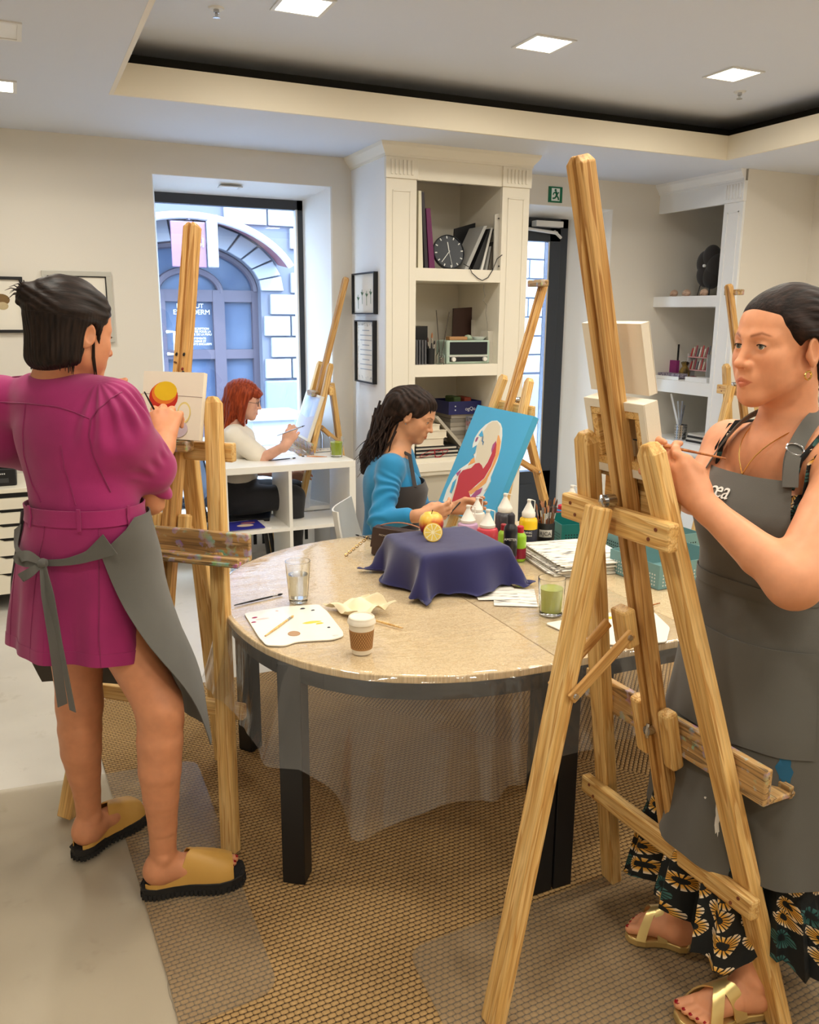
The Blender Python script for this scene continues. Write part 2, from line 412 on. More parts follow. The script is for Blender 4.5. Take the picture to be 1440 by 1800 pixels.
boxo('door_closer', (min(a[0], b[0]), Yd-.09, b[2]), (max(a[0], b[0]), Yd-.02, a[2]), metalw_m, d1, bevel=.004)
obj('closer_arm', MB().tube([PY(928, 402, Yd-.06), PY(980, 410, Yd-.06)], .012, 6).tube([PY(975, 407, Yd-.06), PY(986, 418, Yd-.03)], .012, 6), metalw_m, d1)
obj('handle', MB().tube([(lx0+.08, Yd-.03, 1.0), (lx0+.08, Yd-.08, 1.0), (lx0+.2, Yd-.08, 1.0)], .01, 8), chrome_m, d1, smooth=True)

# exit sign -----------------------------------------------------------------
a = PY(964.5, 327.5, YB); b = PY(987, 357, YB)
sg = thing('exit_sign', 'green emergency exit sign with white running figure above the door', 'sign', ((a[0]+b[0])/2, YB, b[2]))
green_m = mat('sign_green', (0, 108, 74), .4); signw_m = mat('sign_white', (238, 244, 240), .4)
boxo('plate', (a[0], YB-.008, b[2]), (b[0], YB, a[2]), green_m, sg)
wx = b[0]-a[0]; wz = a[2]-b[2]; sx = lambda u: a[0] + u*wx; sz = lambda v: b[2] + v*wz
boxo('doorway', (sx(.2), YB-.0095, sz(.1)), (sx(.8), YB-.008, sz(.9)), signw_m, sg)
mb = MB()
def stroke(pts, r): mb.tube([(sx(u), YB-.0105, sz(v)) for u, v in pts], r*wx, 8)
mb.lathe([(0, 0), (.075*wx, 0), (.075*wx, .002), (0, .002)], 14)
mb.v = [(sx(.47)+p[0], YB-.0098-p[2]*.8, sz(.78)+p[1]) for p in mb.v]
stroke([(.48,.68),(.58,.52),(.55,.4)], .075); stroke([(.56,.42),(.68,.32),(.72,.16)], .05); stroke([(.55,.42),(.45,.28),(.28,.24)], .05)
stroke([(.5,.66),(.36,.6),(.3,.48)], .04); stroke([(.5,.66),(.64,.58),(.72,.64)], .04)
obj('running_figure', mb, green_m, sg)
# ================================================================ street outside
YFA = 11.3
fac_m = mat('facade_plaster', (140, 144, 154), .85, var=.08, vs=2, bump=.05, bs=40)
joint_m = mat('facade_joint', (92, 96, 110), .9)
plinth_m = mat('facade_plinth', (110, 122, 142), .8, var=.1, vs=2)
canopy_m = mat('copper_canopy', (128, 82, 92), .5, var=.15, vs=3)
frameo_m = mat('street_door_frame', (72, 67, 80), .5)
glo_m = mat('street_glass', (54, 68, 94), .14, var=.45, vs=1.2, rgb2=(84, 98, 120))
pav_m = mat('street_paving', (132, 136, 144), .8, var=.15, vs=4)
struct('street_ground', MB().box((-12, YB+.33, -.3), (22, YFA, .05)), pav_m)
fb = thing('street_building', 'pale stone building with arched shop door across the street', 'building', (3, YFA, 0.0))
ax = PY(323, 508, YFA)[0]; az = PY(459, 512, YFA)[2]; ar = PY(459, 508, YFA)[0] - ax; arz = PY(323, 423, YFA)[2] - az
# wall: joints plane with stone blocks standing proud of it, the arch left open
Rr = 1.33
def arch(r, rz, n=24, a0=0, a1=math.pi): return [(ax + r*math.cos(a0 + (a1-a0)*i/n), az + rz*math.sin(a0 + (a1-a0)*i/n)) for i in range(n+1)]
mb = MB()
inner = arch(ar, arz)
poly = [(ax + ar, 0.0)] + inner + [(ax - ar, 0.0), (-9, 0.0), (-9, 9), (22, 9), (22, 0.0)]
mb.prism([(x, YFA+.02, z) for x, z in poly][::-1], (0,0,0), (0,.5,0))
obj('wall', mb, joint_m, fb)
# voussoirs around the arch
n = 13; ro, rzo = ar*1.30, arz*1.42
for i in range(n):
    g0 = .012; t0, t1 = math.pi*i/n + g0, math.pi*(i+1)/n - g0
    p = [(ax + ar*math.cos(t0), az + arz*math.sin(t0)), (ax + ro*math.cos(t0), az + rzo*math.sin(t0)), (ax + ro*math.cos(t1), az + rzo*math.sin(t1)), (ax + ar*math.cos(t1), az + arz*math.sin(t1))]
    obj('voussoir', MB().prism([(x, YFA-.03, z) for x, z in p][::-1], (0,0,0), (0,.06,0)), fac_m, fb, bevel=.008)
# canopy: a curved sheet over the arch
mb = MB(); P0 = []; 
for i in range(25):
    a_ = .42 + (math.pi-.84)*i/24
    P0.append([(ax + ro*1.04*math.cos(a_), YFA-d_, az + rzo*1.06*math.sin(a_) + hh) for d_, hh in ((.0, .03), (.5, .0), (.5, -.09), (.0, -.03))])
mb.rings(P0)
obj('canopy', mb, canopy_m, fb, smooth=True)
mb = MB()
for i in range(24):
    a_ = .40 + (math.pi-.8)*i/24; b_ = .40 + (math.pi-.8)*(i+1)/24
    mb.box((0,0,0),(0,0,0))
mb = MB().tube([(ax + ro*1.05*math.cos(.40 + (math.pi-.8)*i/30), YFA-.53, az + rzo*1.07*math.sin(.40 + (math.pi-.8)*i/30) - .06) for i in range(31)], .045, 8)
obj('gutter', mb, mat('zinc', (190, 186, 196), .4, metal=.3), fb, smooth=True)
# stone courses
blk = {}
def block(x0, x1, z0, z1):
    if z0 < az and x0 < ax + ar < x1: x0 = ax + ar + .015
    if z0 < az and x0 < ax - ar < x1: x1 = ax - ar - .015
    if x1 - x0 < .1: return
    cx, cz = (x0+x1)/2, (z0+z1)/2
    for x in (x0, x1):
        for z in (z0, z1):
            if z >= az and ((x-ax)/(ro*1.02))**2 + ((z-az)/(rzo*1.02))**2 < 1: return
            if z < az and abs(x-ax) < ar*1.0: return
    k = (round(x1-x0, 3), round(z1-z0, 3))
    if k not in blk:
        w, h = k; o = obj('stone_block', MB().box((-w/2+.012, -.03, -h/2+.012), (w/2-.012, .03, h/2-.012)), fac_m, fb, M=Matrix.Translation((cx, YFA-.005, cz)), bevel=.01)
        blk[k] = o
    else:
        o = blk[k].copy(); COL.objects.link(o); o.parent = fb; o.matrix_basis = WM[fb.name].inverted() @ Matrix.Translation((cx, YFA-.005, cz))
ch = .28; k = 0; z = .79
while z < 3.4:
    bw = .57
    x = -1.2 + (k % 2)*bw/2
    while x < 11.5:
        vis = (1.0 < x < 4.2) or (6.3 < x < 8.2)
        if vis: block(x, x+bw, z, z+ch)
        x += bw
    z += ch; k += 1
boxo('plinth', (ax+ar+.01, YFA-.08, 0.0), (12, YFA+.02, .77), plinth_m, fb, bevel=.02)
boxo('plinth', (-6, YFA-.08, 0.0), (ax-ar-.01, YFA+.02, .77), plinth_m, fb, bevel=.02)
# the shop door inside the arch
sd = YFA + .22
obj('fanlight', MB().prism([(x, sd+.05, z) for x, z in arch(ar*1.05, arz*1.05)][::-1], (0,0,0), (0,.03,0)), glo_m, fb)
boxo('shop_glass', (ax-ar*1.05, sd+.05, 0.0), (ax+ar*1.05, sd+.08, az), glo_m, fb)
mb = MB(); u = ar
def barv(x0, x1, z0=0.0, z1=None): mb.box((x0, sd-.037, z0), (x1, sd+.05, az if z1 is None else z1))
mb.tube([(ax + ar*.985*math.cos(math.pi*i/24), sd, az + arz*.97*math.sin(math.pi*i/24)) for i in range(25)], .06, 8)
mb.tube([(ax + .10*ar + ar*.41*math.cos(math.pi*i/24), sd, az - .03 + arz*.48*math.sin(math.pi*i/24)) for i in range(25)], .045, 8)
mb.box((ax-ar, sd-.03, az-.14), (ax+ar, sd+.05, az+.01))
for xx, ww in ((-1.0, .09), (-.74, .08), (-.36, .15), (.40, .15), (.92, .08)): barv(ax+xx*ar, ax+(xx+ww)*ar)
zz = PY(430, 622, sd)[2]; mb.box((ax-ar, sd-.03, zz-.06), (ax+ar, sd+.05, zz+.06)); mb.box((ax-ar, sd-.03, 0.0), (ax+ar, sd+.05, .3))
obj('door_frame', mb, frameo_m, fb)
hp = PY(308, 603, sd-.1)
obj('door_handle', MB().tube([hp + nm((-.09,.06,.14)), hp + nm((0,0,.14)), hp + nm((0,0,-.14)), hp + nm((-.09,.06,-.14))], .022, 8), mat('street_handle', (235, 235, 240), .3), fb, smooth=True)
lt_m = mat('lettering_white', (244, 246, 250), .5)
Ml = lambda p: Matrix.Translation(Vector(p)) @ Matrix.Rotation(math.pi/2, 4, 'X')
for txt, px, py, s_ in (('INSTITUT', 334, 538, .082), ('ESTHEDERM', 337, 549, .088), ('LAB', 338, 557, .04), ('LA PRESCRIPTION', 347, 578, .038), ('EXPERTISE POUR LA', 348, 583, .038), ('BEAUTE DE LA PEAU', 349, 588, .038), ('TRAITEMENTS', 347, 595, .036), ('EN CABINE ET', 347, 600, .036), ('PRODUITS EXCLUSIFS', 349, 605, .036)):
    text_mesh(txt, s_, lt_m, Ml(PY(px, py, sd+.035)), 'lettering', fb)
# shop sign hanging below the canopy
a = PY(349, 392, YFA-.55); b = PY(378, 472, YFA-.55)
hs = thing('hanging_sign', 'mauve hanging shop sign under the arched canopy', 'sign', (a[0], YFA-.55, b[2]))
boxo('board', (a[0]-.35, YFA-.68, b[2]), (b[0]-.12, YFA-.64, a[2]), mat('sign_mauve', (112, 82, 104), .5), hs, bevel=.01)
boxo('sign_end', (b[0]-.11, YFA-.72, b[2]), (b[0]+.02, YFA-.62, a[2]+.02), mat('sign_silver', (150, 146, 156), .35, metal=.4), hs, bevel=.02)
obj('bracket', MB().tube([(b[0]-.3, YFA-.66, a[2]+.03), (b[0]-.3, YFA-.02, a[2]+.03)], .015, 6), frameo_m, hs)
text_mesh('BI', .15, lt_m, Ml((b[0]-.20, YFA-.69, b[2]+.28)), 'lettering', hs)
# stone trough beside the window and lower walls
tr_m = mat('street_stone', (164, 168, 176), .85, var=.12, vs=5)
c = (2.88, 10.5, .45)
st = thing('stone_trough', 'low pale stone trough with a flat rim on the pavement', 'planter', (c[0], 10.5, .05))
boxo('rim', (c[0]-.42, 10.2, c[2]-.09), (c[0]+.3, 10.85, c[2]), tr_m, st, bevel=.015)
boxo('basin', (c[0]-.34, 10.27, 0.05), (c[0]+.2, 10.78, c[2]-.09), tr_m, st, bevel=.01)
# lower paving slabs seen through the window are part of the street; a pale rail post outside the door
# ================================================================ wood
def wood_mat(name, a, b, c, knots=True):
    m = mat(name, a, .42, spec=.4); t = NT(m); co = t.coord()
    oi = t.n.new('ShaderNodeObjectInfo'); rv = t.math('MULTIPLY', oi.outputs['Random'], 37.0)
    v = t.n.new('ShaderNodeVectorMath'); v.operation = 'ADD'; t.l.new(co, v.inputs[0]); t.l.new(t.comb(rv, rv, rv), v.inputs[1])
    warp = t.noise(t.mapping(v.outputs[0], (3, 3, 1.5)), 2.0, 2)
    g = t.noise(t.mapping(v.outputs[0], (22, 22, .9)), 1.6, 3)
    rings = t.math('FRACT', t.math('ADD', t.math('MULTIPLY', g, 5.0), t.math('MULTIPLY', warp, 2.0)))
    fine = t.noise(t.mapping(v.outputs[0], (160, 160, 5)), 2, 2)
    col = t.ramp(rings, [(.0, a), (.55, b), (.9, c), (1.0, a)])
    col = t.mix(.35, col, t.ramp(fine, [(.3, (150, 130, 105)), (.6, (255, 255, 255))]), 'MULTIPLY')
    hs = t.n.new('ShaderNodeHueSaturation'); hs.inputs['Saturation'].default_value = 1.0
    t.l.new(t.math('ADD', .88, t.math('MULTIPLY', oi.outputs['Random'], .22)), hs.inputs['Value']); t.l.new(col, hs.inputs['Color'])
    t.color(hs.outputs[0]); t.bump(fine, .08, .001); return m
pine_m = wood_mat('pine_wood', (238, 200, 134), (228, 184, 112), (204, 152, 84))
pine2_m = wood_mat('beech_wood', (226, 180, 114), (210, 160, 92), (178, 124, 64))
pinep_m = wood_mat('paint_worn_wood', (196, 160, 108), (176, 138, 88), (120, 96, 66))
tn = NT(pinep_m)
_col = [l for l in pinep_m.node_tree.links if l.to_node == tn.b and l.to_socket.name == 'Base Color'][0].from_socket
_cn = tn.noise(tn.coord(), 26, 4, 'Color'); _f = tn.noise(tn.coord(), 34, 3)
_hs = tn.n.new('ShaderNodeHueSaturation'); _hs.inputs['Saturation'].default_value = 1.6; _hs.inputs['Value'].default_value = .8; tn.l.new(_cn, _hs.inputs['Color'])
tn.color(tn.mix(tn.ramp(_f, [(.52, (0, 0, 0)), (.58, (215, 215, 215))]), _col, _hs.outputs[0]))
canvas_m = mat('primed_canvas', (232, 222, 202), .85, var=.05, vs=4, bump=.15, bs=700)
canvasb_m = mat('raw_canvas_back', (236, 210, 160), .9, var=.08, vs=5, bump=.2, bs=600)

def groove_prof(w, d, g=.006, gd=.012):
    return [(-w/2,-d/2),(-g,-d/2),(-g,-d/2+gd),(g,-d/2+gd),(g,-d/2),(w/2,-d/2),(w/2,d/2),(g,d/2),(g,d/2-gd),(-g,d/2-gd),(-g,d/2),(-w/2,d/2)]
def easel(label, X, Y, yaw, a, b, zt, ty, zc, zu, zm, mt, yb, full=True, zsup=.78, zhold=None, group=None, mb_z=.36, zb=0.0):
    """studio easel: two splayed front legs, grooved mast, rear strut, cross bars, paint tray"""
    E = thing('easel', label, 'easel', (X, Y, 0), yaw, group)
    ex = np.array([math.cos(yaw), math.sin(yaw), 0]); ey = np.array([-math.sin(yaw), math.cos(yaw), 0]); ez = np.array([0, 0, 1.0]); O = np.array([X, Y, 0.0])
    f = lambda x, y, z: O + ex*x + ey*y + ez*z
    sl = ty/zt; fn = -ey*1.0 + ez*sl; fn /= np.linalg.norm(fn)      # towards the painter
    for s in (-1, 1):
        p0 = f(s*a, 0, zb); p1 = f(s*b, ty, zt)
        beam('leg', p0, p1, .052, .036, pine_m, E, yref=ey, tip=.022)
    hw = lambda z: a + (b-a)*z/zt
    # cross bars on the rear face of the legs
    for z, k in ((zc, .05), (zu, .048)):
        h = hw(z) + .05; c = f(0, sl*z + .033, z)
        beam('cross_bar', c - ex*h, c + ex*h, .05 if z == zc else .06, .03, pine_m, E, yref=ey, bevel=.006)
        for s in (-1, 1):
            for dz in (-.012, .012):
                q = f(s*(hw(z)+.004+dz*.8), sl*z + .0475, z + dz)
                obj('dowel_hole', MB().tube([q, q + ey*.0025], .0042, 8), MT['dowel'], E)
    # mast
    m0 = f(0, mt + sl*(mb_z-.2), mb_z); m1 = f(0, mt + sl*(zm-.2), zm)
    beam('mast', m0, m1, .05, .034, pine2_m, E, yref=ey, prof=groove_prof(.05, .034), bevel=.003, tip=.014)
    # clamp blocks on the mast
    for z, wz in ((zsup, .15),):
        for s in (-1, 1):
            c = f(s*.047, mt + sl*(z-.2) + .002, z)
            beam('clamp_block', c - (ez + ey*sl)*wz/2, c + (ez + ey*sl)*wz/2, .038, .034, pine_m, E, yref=ey, bevel=.008)
        q = f(-.004, mt + sl*(z-.2) + .018, z+.01)
        obj('wing_bolt', MB().tube([q, q + ey*.02], .012, 10).tube([q + ey*.016 + ez*.018, q + ey*.018, q + ey*.016 - ez*.018], [.004, .006, .004], 8), chrome_m, E, smooth=True)
    q = f(0, sl*zu + .05 + .012, zu + .045)
    obj('wing_bolt', MB().tube([q - ey*.02, q + ey*.002], .014, 14).tube([q, q + ey*.014], .008, 10).tube([q + ey*.008 + ez*.012 + ex*.006, q + ey*.011, q + ey*.008 - ez*.012 - ex*.006], [.0045, .007, .0045], 8), chrome_m, E, smooth=True)
    # paint tray
    L = .60; c = f(0, mt + sl*(zsup-.2) - .03, zsup)
    tr = beam('tray', c - ex*L/2, c + ex*L/2, .085, .02, pinep_m, E, yref=ey, bevel=.004)
    cf = c - ey*.075 - ez*.03
    tb = beam('tray_floor', c - ex*L/2 - ez*.035 - ey*.045, c + ex*L/2 - ez*.035 - ey*.045, .012, .085, pinep_m, E, yref=ey, bevel=.003)
    beam('tray_lip', cf - ex*L/2, cf + ex*L/2, .03, .014, pinep_m, E, yref=ey, bevel=.003)
    # rear strut with its hinge and brace
    q1 = f(0, sl*zu + .08, zu + .035); q0 = f(0, yb, zb)
    beam('rear_strut', q0, q1, .058, .034, pine_m, E, yref=ey, bevel=.005)
    if full:
        u = (q1 - q0); k = q0 + u*.66
        for s in (-1, 1):
            bz = zu*.79
            e1 = f(s*.040, sl*bz + .062, bz); e0 = q0 + u*.69 + ex*s*.034 if False else k + ex*s*.036
            beam('brace', e0, e1, .010, .026, pine2_m, E, yref=(0, 0, 1), bevel=.003)
            for ee in (e0*.94 + e1*.06, e1*.94 + e0*.06):
                obj('screw', MB().tube([ee, ee + ex*s*.009], [.0085, .006], 10), chrome_m, E, smooth=True)
        c = f(0, sl*zu*.79 + .048, zu*.79)
        beam('brace_block', c - (ez + ey*sl)*.045, c + (ez + ey*sl)*.045, .05, .034, pine_m, E, yref=ey, bevel=.006)
    if zhold:
        for z, up in zhold:
            c = f(0, mt + sl*(z-.2) - .035, z)
            beam('canvas_holder', c - ex*.07, c + ex*.07, .035, .05, pinep_m, E, yref=ey, bevel=.006)
    return E, f, sl
mat('dowel', (120, 66, 40), .7)
ER = dict(X=1.473, Y=1.456, yaw=1.611, a=.299, b=.1, zt=1.377, ty=.34, zc=.36, zu=1.195, zm=1.922, mt=.046, yb=.60)
_E1, f1, sl1 = easel('pine studio easel holding two canvases, beside the woman in the floral skirt', **ER, zsup=.66, zb=.0128)
EL = dict(X=.238, Y=2.531, yaw=-.729, a=.302, b=.125, zt=1.373, ty=.315, zc=.418, zu=1.201, zm=1.906, mt=.061, yb=.49)
_E2, f2, sl2 = easel('paint-stained pine easel with a small fruit canvas, beside the woman in magenta', **EL, zsup=.93, zhold=[(1.222, 0)], zb=.0128)
_E3, f3, sl3 = easel('pine easel by the big window with a leaning landscape canvas', 1.462, 5.36, -1.645, .27, .13, 1.328, .355, .36, 1.16, 1.866, .054, .55, zsup=.80, zhold=[(1.13, 0)])
_E4, f4, sl4 = easel('pine easel by the glass door holding the blue portrait painting', 2.067, 4.0, -1.583, .32, .134, 1.31, .382, .36, 1.14, 1.819, .061, .78, zsup=.59, zhold=[(1.80, 0)])
# easel far behind the woman in the floral skirt
q = PY(1327, 500, 4.2)
_E5, f5, sl5 = easel('pine easel standing against the right wall behind the woman in the apron', q[0]+.30, 4.2, 1.45, .3, .12, 1.33, .34, .36, 1.16, q[2], .05, .6, full=False, zsup=.72, zhold=[(q[2]-.05, 0)])

# old paint dabs on the mast and leg of the magenta woman's easel
for i, (x, z, w_, h_, c_) in enumerate(((-.013, 1.50, .006, .004, (30, 28, 28)), (.014, 1.50, .006, .004, (30, 28, 28)), (-.014, 1.44, .004, .012, (52, 60, 44)), (.012, 1.455, .005, .004, (120, 30, 26)), (.015, 1.443, .007, .005, (34, 28, 28)), (-.012, 1.405, .005, .003, (30, 28, 28)), (.014, 1.40, .008, .004, (34, 30, 30)), (-.015, 1.475, .003, .006, (96, 60, 34)))):
    q = f2(x, .061 + sl2*(z-.2) - .0195, z); obj('paint_dab', MB().lathe([(0, .0016), (1, .0008), (1, -.001)], 9).xf(frame_m(q, f2(0, -1, .25) - f2(0, 0, 0)) @ Matrix.Diagonal((w_, h_, 1, 1))), MT.get('dab%d_%d' % c_[:2]) or mat('dab%d_%d' % c_[:2], c_, .5), _E2, smooth=True)
# canvases -------------------------------------------------------------------
def canvas(name, label, p_bl, right, up, w, h, th=.02, paint=None, group=None):
    """stretched canvas: front face looks along right x up"""
    right = nm(right)/np.linalg.norm(right); up = nm(up)/np.linalg.norm(up); n = np.cross(right, up)
    M = Matrix(((right[0],up[0],n[0],p_bl[0]),(right[1],up[1],n[1],p_bl[1]),(right[2],up[2],n[2],p_bl[2]),(0,0,0,1)))
    C = thing(name, label, 'canvas', M=M, group=group)
    obj('front_cloth', MB().box((0, 0, -.002), (w, h, 0)).box((0, 0, -th), (.002, h, -.002)).box((w-.002, 0, -th), (w, h, -.002)).box((.002, 0, -th), (w-.002, .002, -.002)).box((.002, h-.002, -th), (w-.002, h, -.002)), canvas_m, C, M=M)
    obj('back_cloth', MB().box((.01, .01, -.005), (w-.01, h-.01, -.0025)), canvasb_m, C, M=M)
    b = .035
    for lo, hi in (((.003,.003),(w-.003,b)), ((.003,h-b),(w-.003,h-.003)), ((.003,b),(b,h-b)), ((w-b,b),(w-.003,h-b))):
        obj('stretcher_bar', MB().box((*lo, -th-.001), (*hi, -.006)), pine_m, C, M=M, bevel=.002)
    # cloth folded over the bars at the back
    mb = MB()
    for lo, hi in (((0,0),(w,.018)), ((0,h-.018),(w,h)), ((0,.018),(.018,h-.018)), ((w-.018,.018),(w,h-.018))): mb.box((*lo, -th-.0025), (*hi, -th-.0012))
    obj('folded_edge', mb, canvas_m, C, M=M)
    for i, (poly, m) in enumerate(paint or []):
        poly = [(x*w, y*h, .0004 + .00025*i) for x, y in poly]
        k = MB().prism(poly, (0,0,0), (0,0,.0002)); obj('paint_patch', k, m, C, M=M)
    return C
# on the near easel: a tall canvas turned to the painter (we see its back) and a small one above
ex1 = np.array([math.cos(1.611), math.sin(1.611), 0]); ey1 = np.array([-math.sin(1.611), math.cos(1.611), 0])
up1 = np.array([0, 0, 1.0]) + ey1*sl1; up1 /= np.linalg.norm(up1)
CVX1, CVX2 = (-.162, .99, .34, .52), (-.16, 1.41, .33, .24)
def cv1(x, z, off): return f1(x, .046 + sl1*(z-.2) - .045 - off, z)
canvas('stretched_canvas', 'canvas turned to show its wooden back, clamped on the near easel', cv1(-.085, 1.30, .0), ex1, up1, .19, .165, th=.035)
canvas('stretched_canvas', 'plain cream canvas standing above another on the near easel', cv1(.150, 1.464, .02), -ex1, up1, .19, .150)
c = f1(0, .046 + sl1*(1.235-.2) - .035, 1.235)
beam('canvas_shelf', c - ex1*.115, c + ex1*.10, .085, .028, pine_m, _E1, yref=ey1, bevel=.004)
c = f1(0, .046 + sl1*(1.287-.2) - .05, 1.287)
beam('canvas_ledge', c - ex1*.115, c + ex1*.10, .018, .06, pinep_m, _E1, yref=ey1, bevel=.003)
# on the easel of the woman in magenta
ex2 = np.array([math.cos(-.729), math.sin(-.729), 0]); ey2 = np.array([-math.sin(-.729), math.cos(-.729), 0])
up2 = np.array([0, 0, 1.0]) + ey2*sl2; up2 /= np.linalg.norm(up2)
yel_m = mat('paint_yellow', (232, 190, 30), .5, var=.2, vs=20); red_m = mat('paint_red', (196, 44, 28), .5, var=.2, vs=20); org_m = mat('paint_orange', (226, 120, 40), .5)
pal_m = mat('paint_pale_yellow', (226, 206, 130), .6); lil_m = mat('paint_lilac', (205, 190, 200), .6); lin_m = mat('pencil_line', (170, 158, 146), .8)
def ell(cx, cy, rx, ry, n=22, a0=0, a1=2*math.pi): return [(cx + rx*math.cos(a0+(a1-a0)*i/n), cy + ry*math.sin(a0+(a1-a0)*i/n)) for i in range(n if a1-a0 > 6.2 else n+1)]
c2 = f2(-.105, .061 + sl2*(1.243-.2) - .052, 1.243)
canvas('stretched_canvas', 'small canvas with a red and yellow apple sketch', c2, ex2, up2, .215, .21, th=.018, paint=[
    ([(.0,.66),(1,.63),(1,.64),(0,.67)], lin_m), (ell(.36,.62,.24,.22), red_m), (ell(.37,.68,.21,.17), org_m), (ell(.39,.71,.19,.145), yel_m),
    (ell(.72,.40,.11,.16), pal_m), (ell(.72,.40,.09,.13), canvas_m), (ell(.60,.16,.2,.14), lil_m)])
# window easel: landscape canvas leaning towards the red-haired woman
lb_m = mat('paint_sky', (176, 200, 228), .6, var=.3, vs=9, rgb2=(226, 230, 240)); lg_m = mat('paint_grey', (206, 204, 214), .7, var=.2, vs=12)
ex3 = np.array([math.cos(-1.645), math.sin(-1.645), 0]); ey3 = np.array([-math.sin(-1.645), math.cos(-1.645), 0])
up3 = np.array([0, 0, 1.0]) + ey3*sl3*1.3; up3 /= np.linalg.norm(up3)
canvas('stretched_canvas', 'pale landscape canvas on the tray of the easel by the window', f3(-.22, .054 + sl3*(.85-.2) - .052, .845), ex3, up3, .42, .30, th=.018, paint=[
    ([(.05,.05),(.95,.05),(.95,.95),(.05,.95)], lg_m), ([(.08,.5),(.5,.45),(.92,.55),(.92,.92),(.08,.92)], lb_m)])

# the blue portrait ------------------------------------------------------------
pb = mat('paint_blue', (78, 172, 212), .55, var=.08, vs=6); pcr = mat('paint_cream', (228, 214, 184), .6); pred = mat('paint_crimson', (196, 52, 58), .55)
por = mat('paint_apricot', (240, 168, 92), .55); pwh = mat('paint_offwhite', (238, 236, 224), .6); pmg = mat('paint_mauve', (176, 84, 130), .55); pdb = mat('paint_slate', (86, 124, 156), .6)
ex4 = np.array([math.cos(-1.583), math.sin(-1.583), 0]); ey4 = np.array([-math.sin(-1.583), math.cos(-1.583), 0])
def PL(px, py):    # pixel to painting fractions, measured on the photograph's four corners
    return px, py
# corners (photo): tl 840,712  tr 941,725  br ~895,925  bl 783,905 ; homography by bilinear solve
def quad_uv(px, py, tl=(840,712), tr=(941,725), bl=(775,925), br=(893,945)):
    u = v = .5
    for _ in range(30):
        x = (1-u)*(1-v)*bl[0] + u*(1-v)*br[0] + (1-u)*v*tl[0] + u*v*tr[0]; y = (1-u)*(1-v)*bl[1] + u*(1-v)*br[1] + (1-u)*v*tl[1] + u*v*tr[1]
        xu = (1-v)*(br[0]-bl[0]) + v*(tr[0]-tl[0]); xv = (1-u)*(tl[0]-bl[0]) + u*(tr[0]-br[0]); yu = (1-v)*(br[1]-bl[1]) + v*(tr[1]-tl[1]); yv = (1-u)*(tl[1]-bl[1]) + u*(tr[1]-br[1])
        det = xu*yv - xv*yu; dx, dy = px-x, py-y; u += (dx*yv - dy*xv)/det; v += (xu*dy - yu*dx)/det
    return (min(max(u, .004), .996), min(max(v, .004), .996))
def cp(*pts): return [quad_uv(780 + x/8.18, 700 + y/8.18) for x, y in pts]
PAINT = [
    ([(.0,.0),(1,.0),(1,1),(0,1)], pb),
    (cp((60,1790),(110,1560),(200,1340),(300,1190),(430,1080),(530,960),(480,870),(475,760),(500,640),(560,520),(650,410),(740,340),(820,325),(880,370),(910,440),(925,560),(925,760),(905,950),(840,1230),(850,1290),(820,1400),(700,1700),(690,1790)), pwh),
    (cp((200,1790),(240,1560),(330,1260),(440,1140),(540,1070),(560,930),(545,780),(600,640),(620,540),(690,400),(760,345),(830,345),(880,420),(880,560),(850,700),(790,860),(760,980),(700,1110),(660,1060),(620,1030),(560,1110),(420,1180),(330,1280),(290,1500),(250,1790)), pcr),
    (cp((230,1790),(290,1420),(300,1290),(360,1200),(500,1140),(560,1060),(625,1035),(670,1070),(700,1120),(760,1000),(800,860),(840,650),(870,740),(860,880),(820,1060),(740,1260),(620,1400),(520,1520),(560,1600),(690,1560),(680,1790)), pred),
    (cp((860,560),(880,560),(915,650),(915,850),(880,1000),(800,1240),(780,1330),(700,1420),(560,1560),(510,1520),(640,1400),(750,1260),(830,1060),(865,860),(855,640)), por),
    (cp((440,1110),(480,1010),(530,960),(555,1040),(500,1075)), por),
    (cp((790,800),(800,720),(845,650),(830,760),(800,850)), pmg),
    (cp((560,1600),(640,1480),(740,1410),(720,1500),(620,1600)), pmg),
    (cp((250,1270),(330,1190),(320,1250),(280,1310)), pmg),
    (cp((515,690),(530,640),(560,625),(540,690),(520,715)), pmg),
    (cp((630,560),(640,620),(640,680),(660,690),(650,750),(640,740),(640,700),(620,690)), pdb),
    (cp((560,600),(610,510),(640,600),(600,620)), pb),
    (cp((490,880),(480,820),(550,760),(540,880),(500,940)), pb),
    (cp((180,1590),(210,1430),(270,1350),(250,1480),(215,1600)), pb),
    (cp((770,1430),(800,1310),(845,1290),(820,1400),(790,1450)), pwh),
]
tl4 = PD(840, 712, 3.92); 
up4 = np.array([0, 0, 1.0]) + ey4*.44; up4 /= np.linalg.norm(up4)
# rectangle on the easel: top edge along the wall direction, leaning back on the mast
n4 = np.cross(ex4, up4)
pc = f4(0, .061 + sl4*(.8-.2) - .075, .8)
def on_plane(px, py): d = ray(px, py); tt = n4.dot(pc - CP)/n4.dot(d); return CP + d*tt
A4 = on_plane(840, 712); B4 = on_plane(941, 725)
C4 = on_plane(790, 893)
rt4 = ex4; w4 = float((B4 - A4).dot(rt4)); h4 = .62
bl4 = A4 - up4*h4
POR = canvas('portrait_painting', 'unfinished portrait of a pale figure in crimson on bright blue ground', bl4, rt4, up4, max(w4, .3), h4, th=.035, paint=PAINT)
obj('painted_edge', MB().box((-.0012, 0, -.034), (0, h4, .0006)).box((max(w4,.3), 0, -.034), (max(w4,.3)+.0012, h4, .0006)).box((0, h4, -.034), (max(w4,.3), h4+.0012, .0006)), pb, POR, M=WM[POR.name])
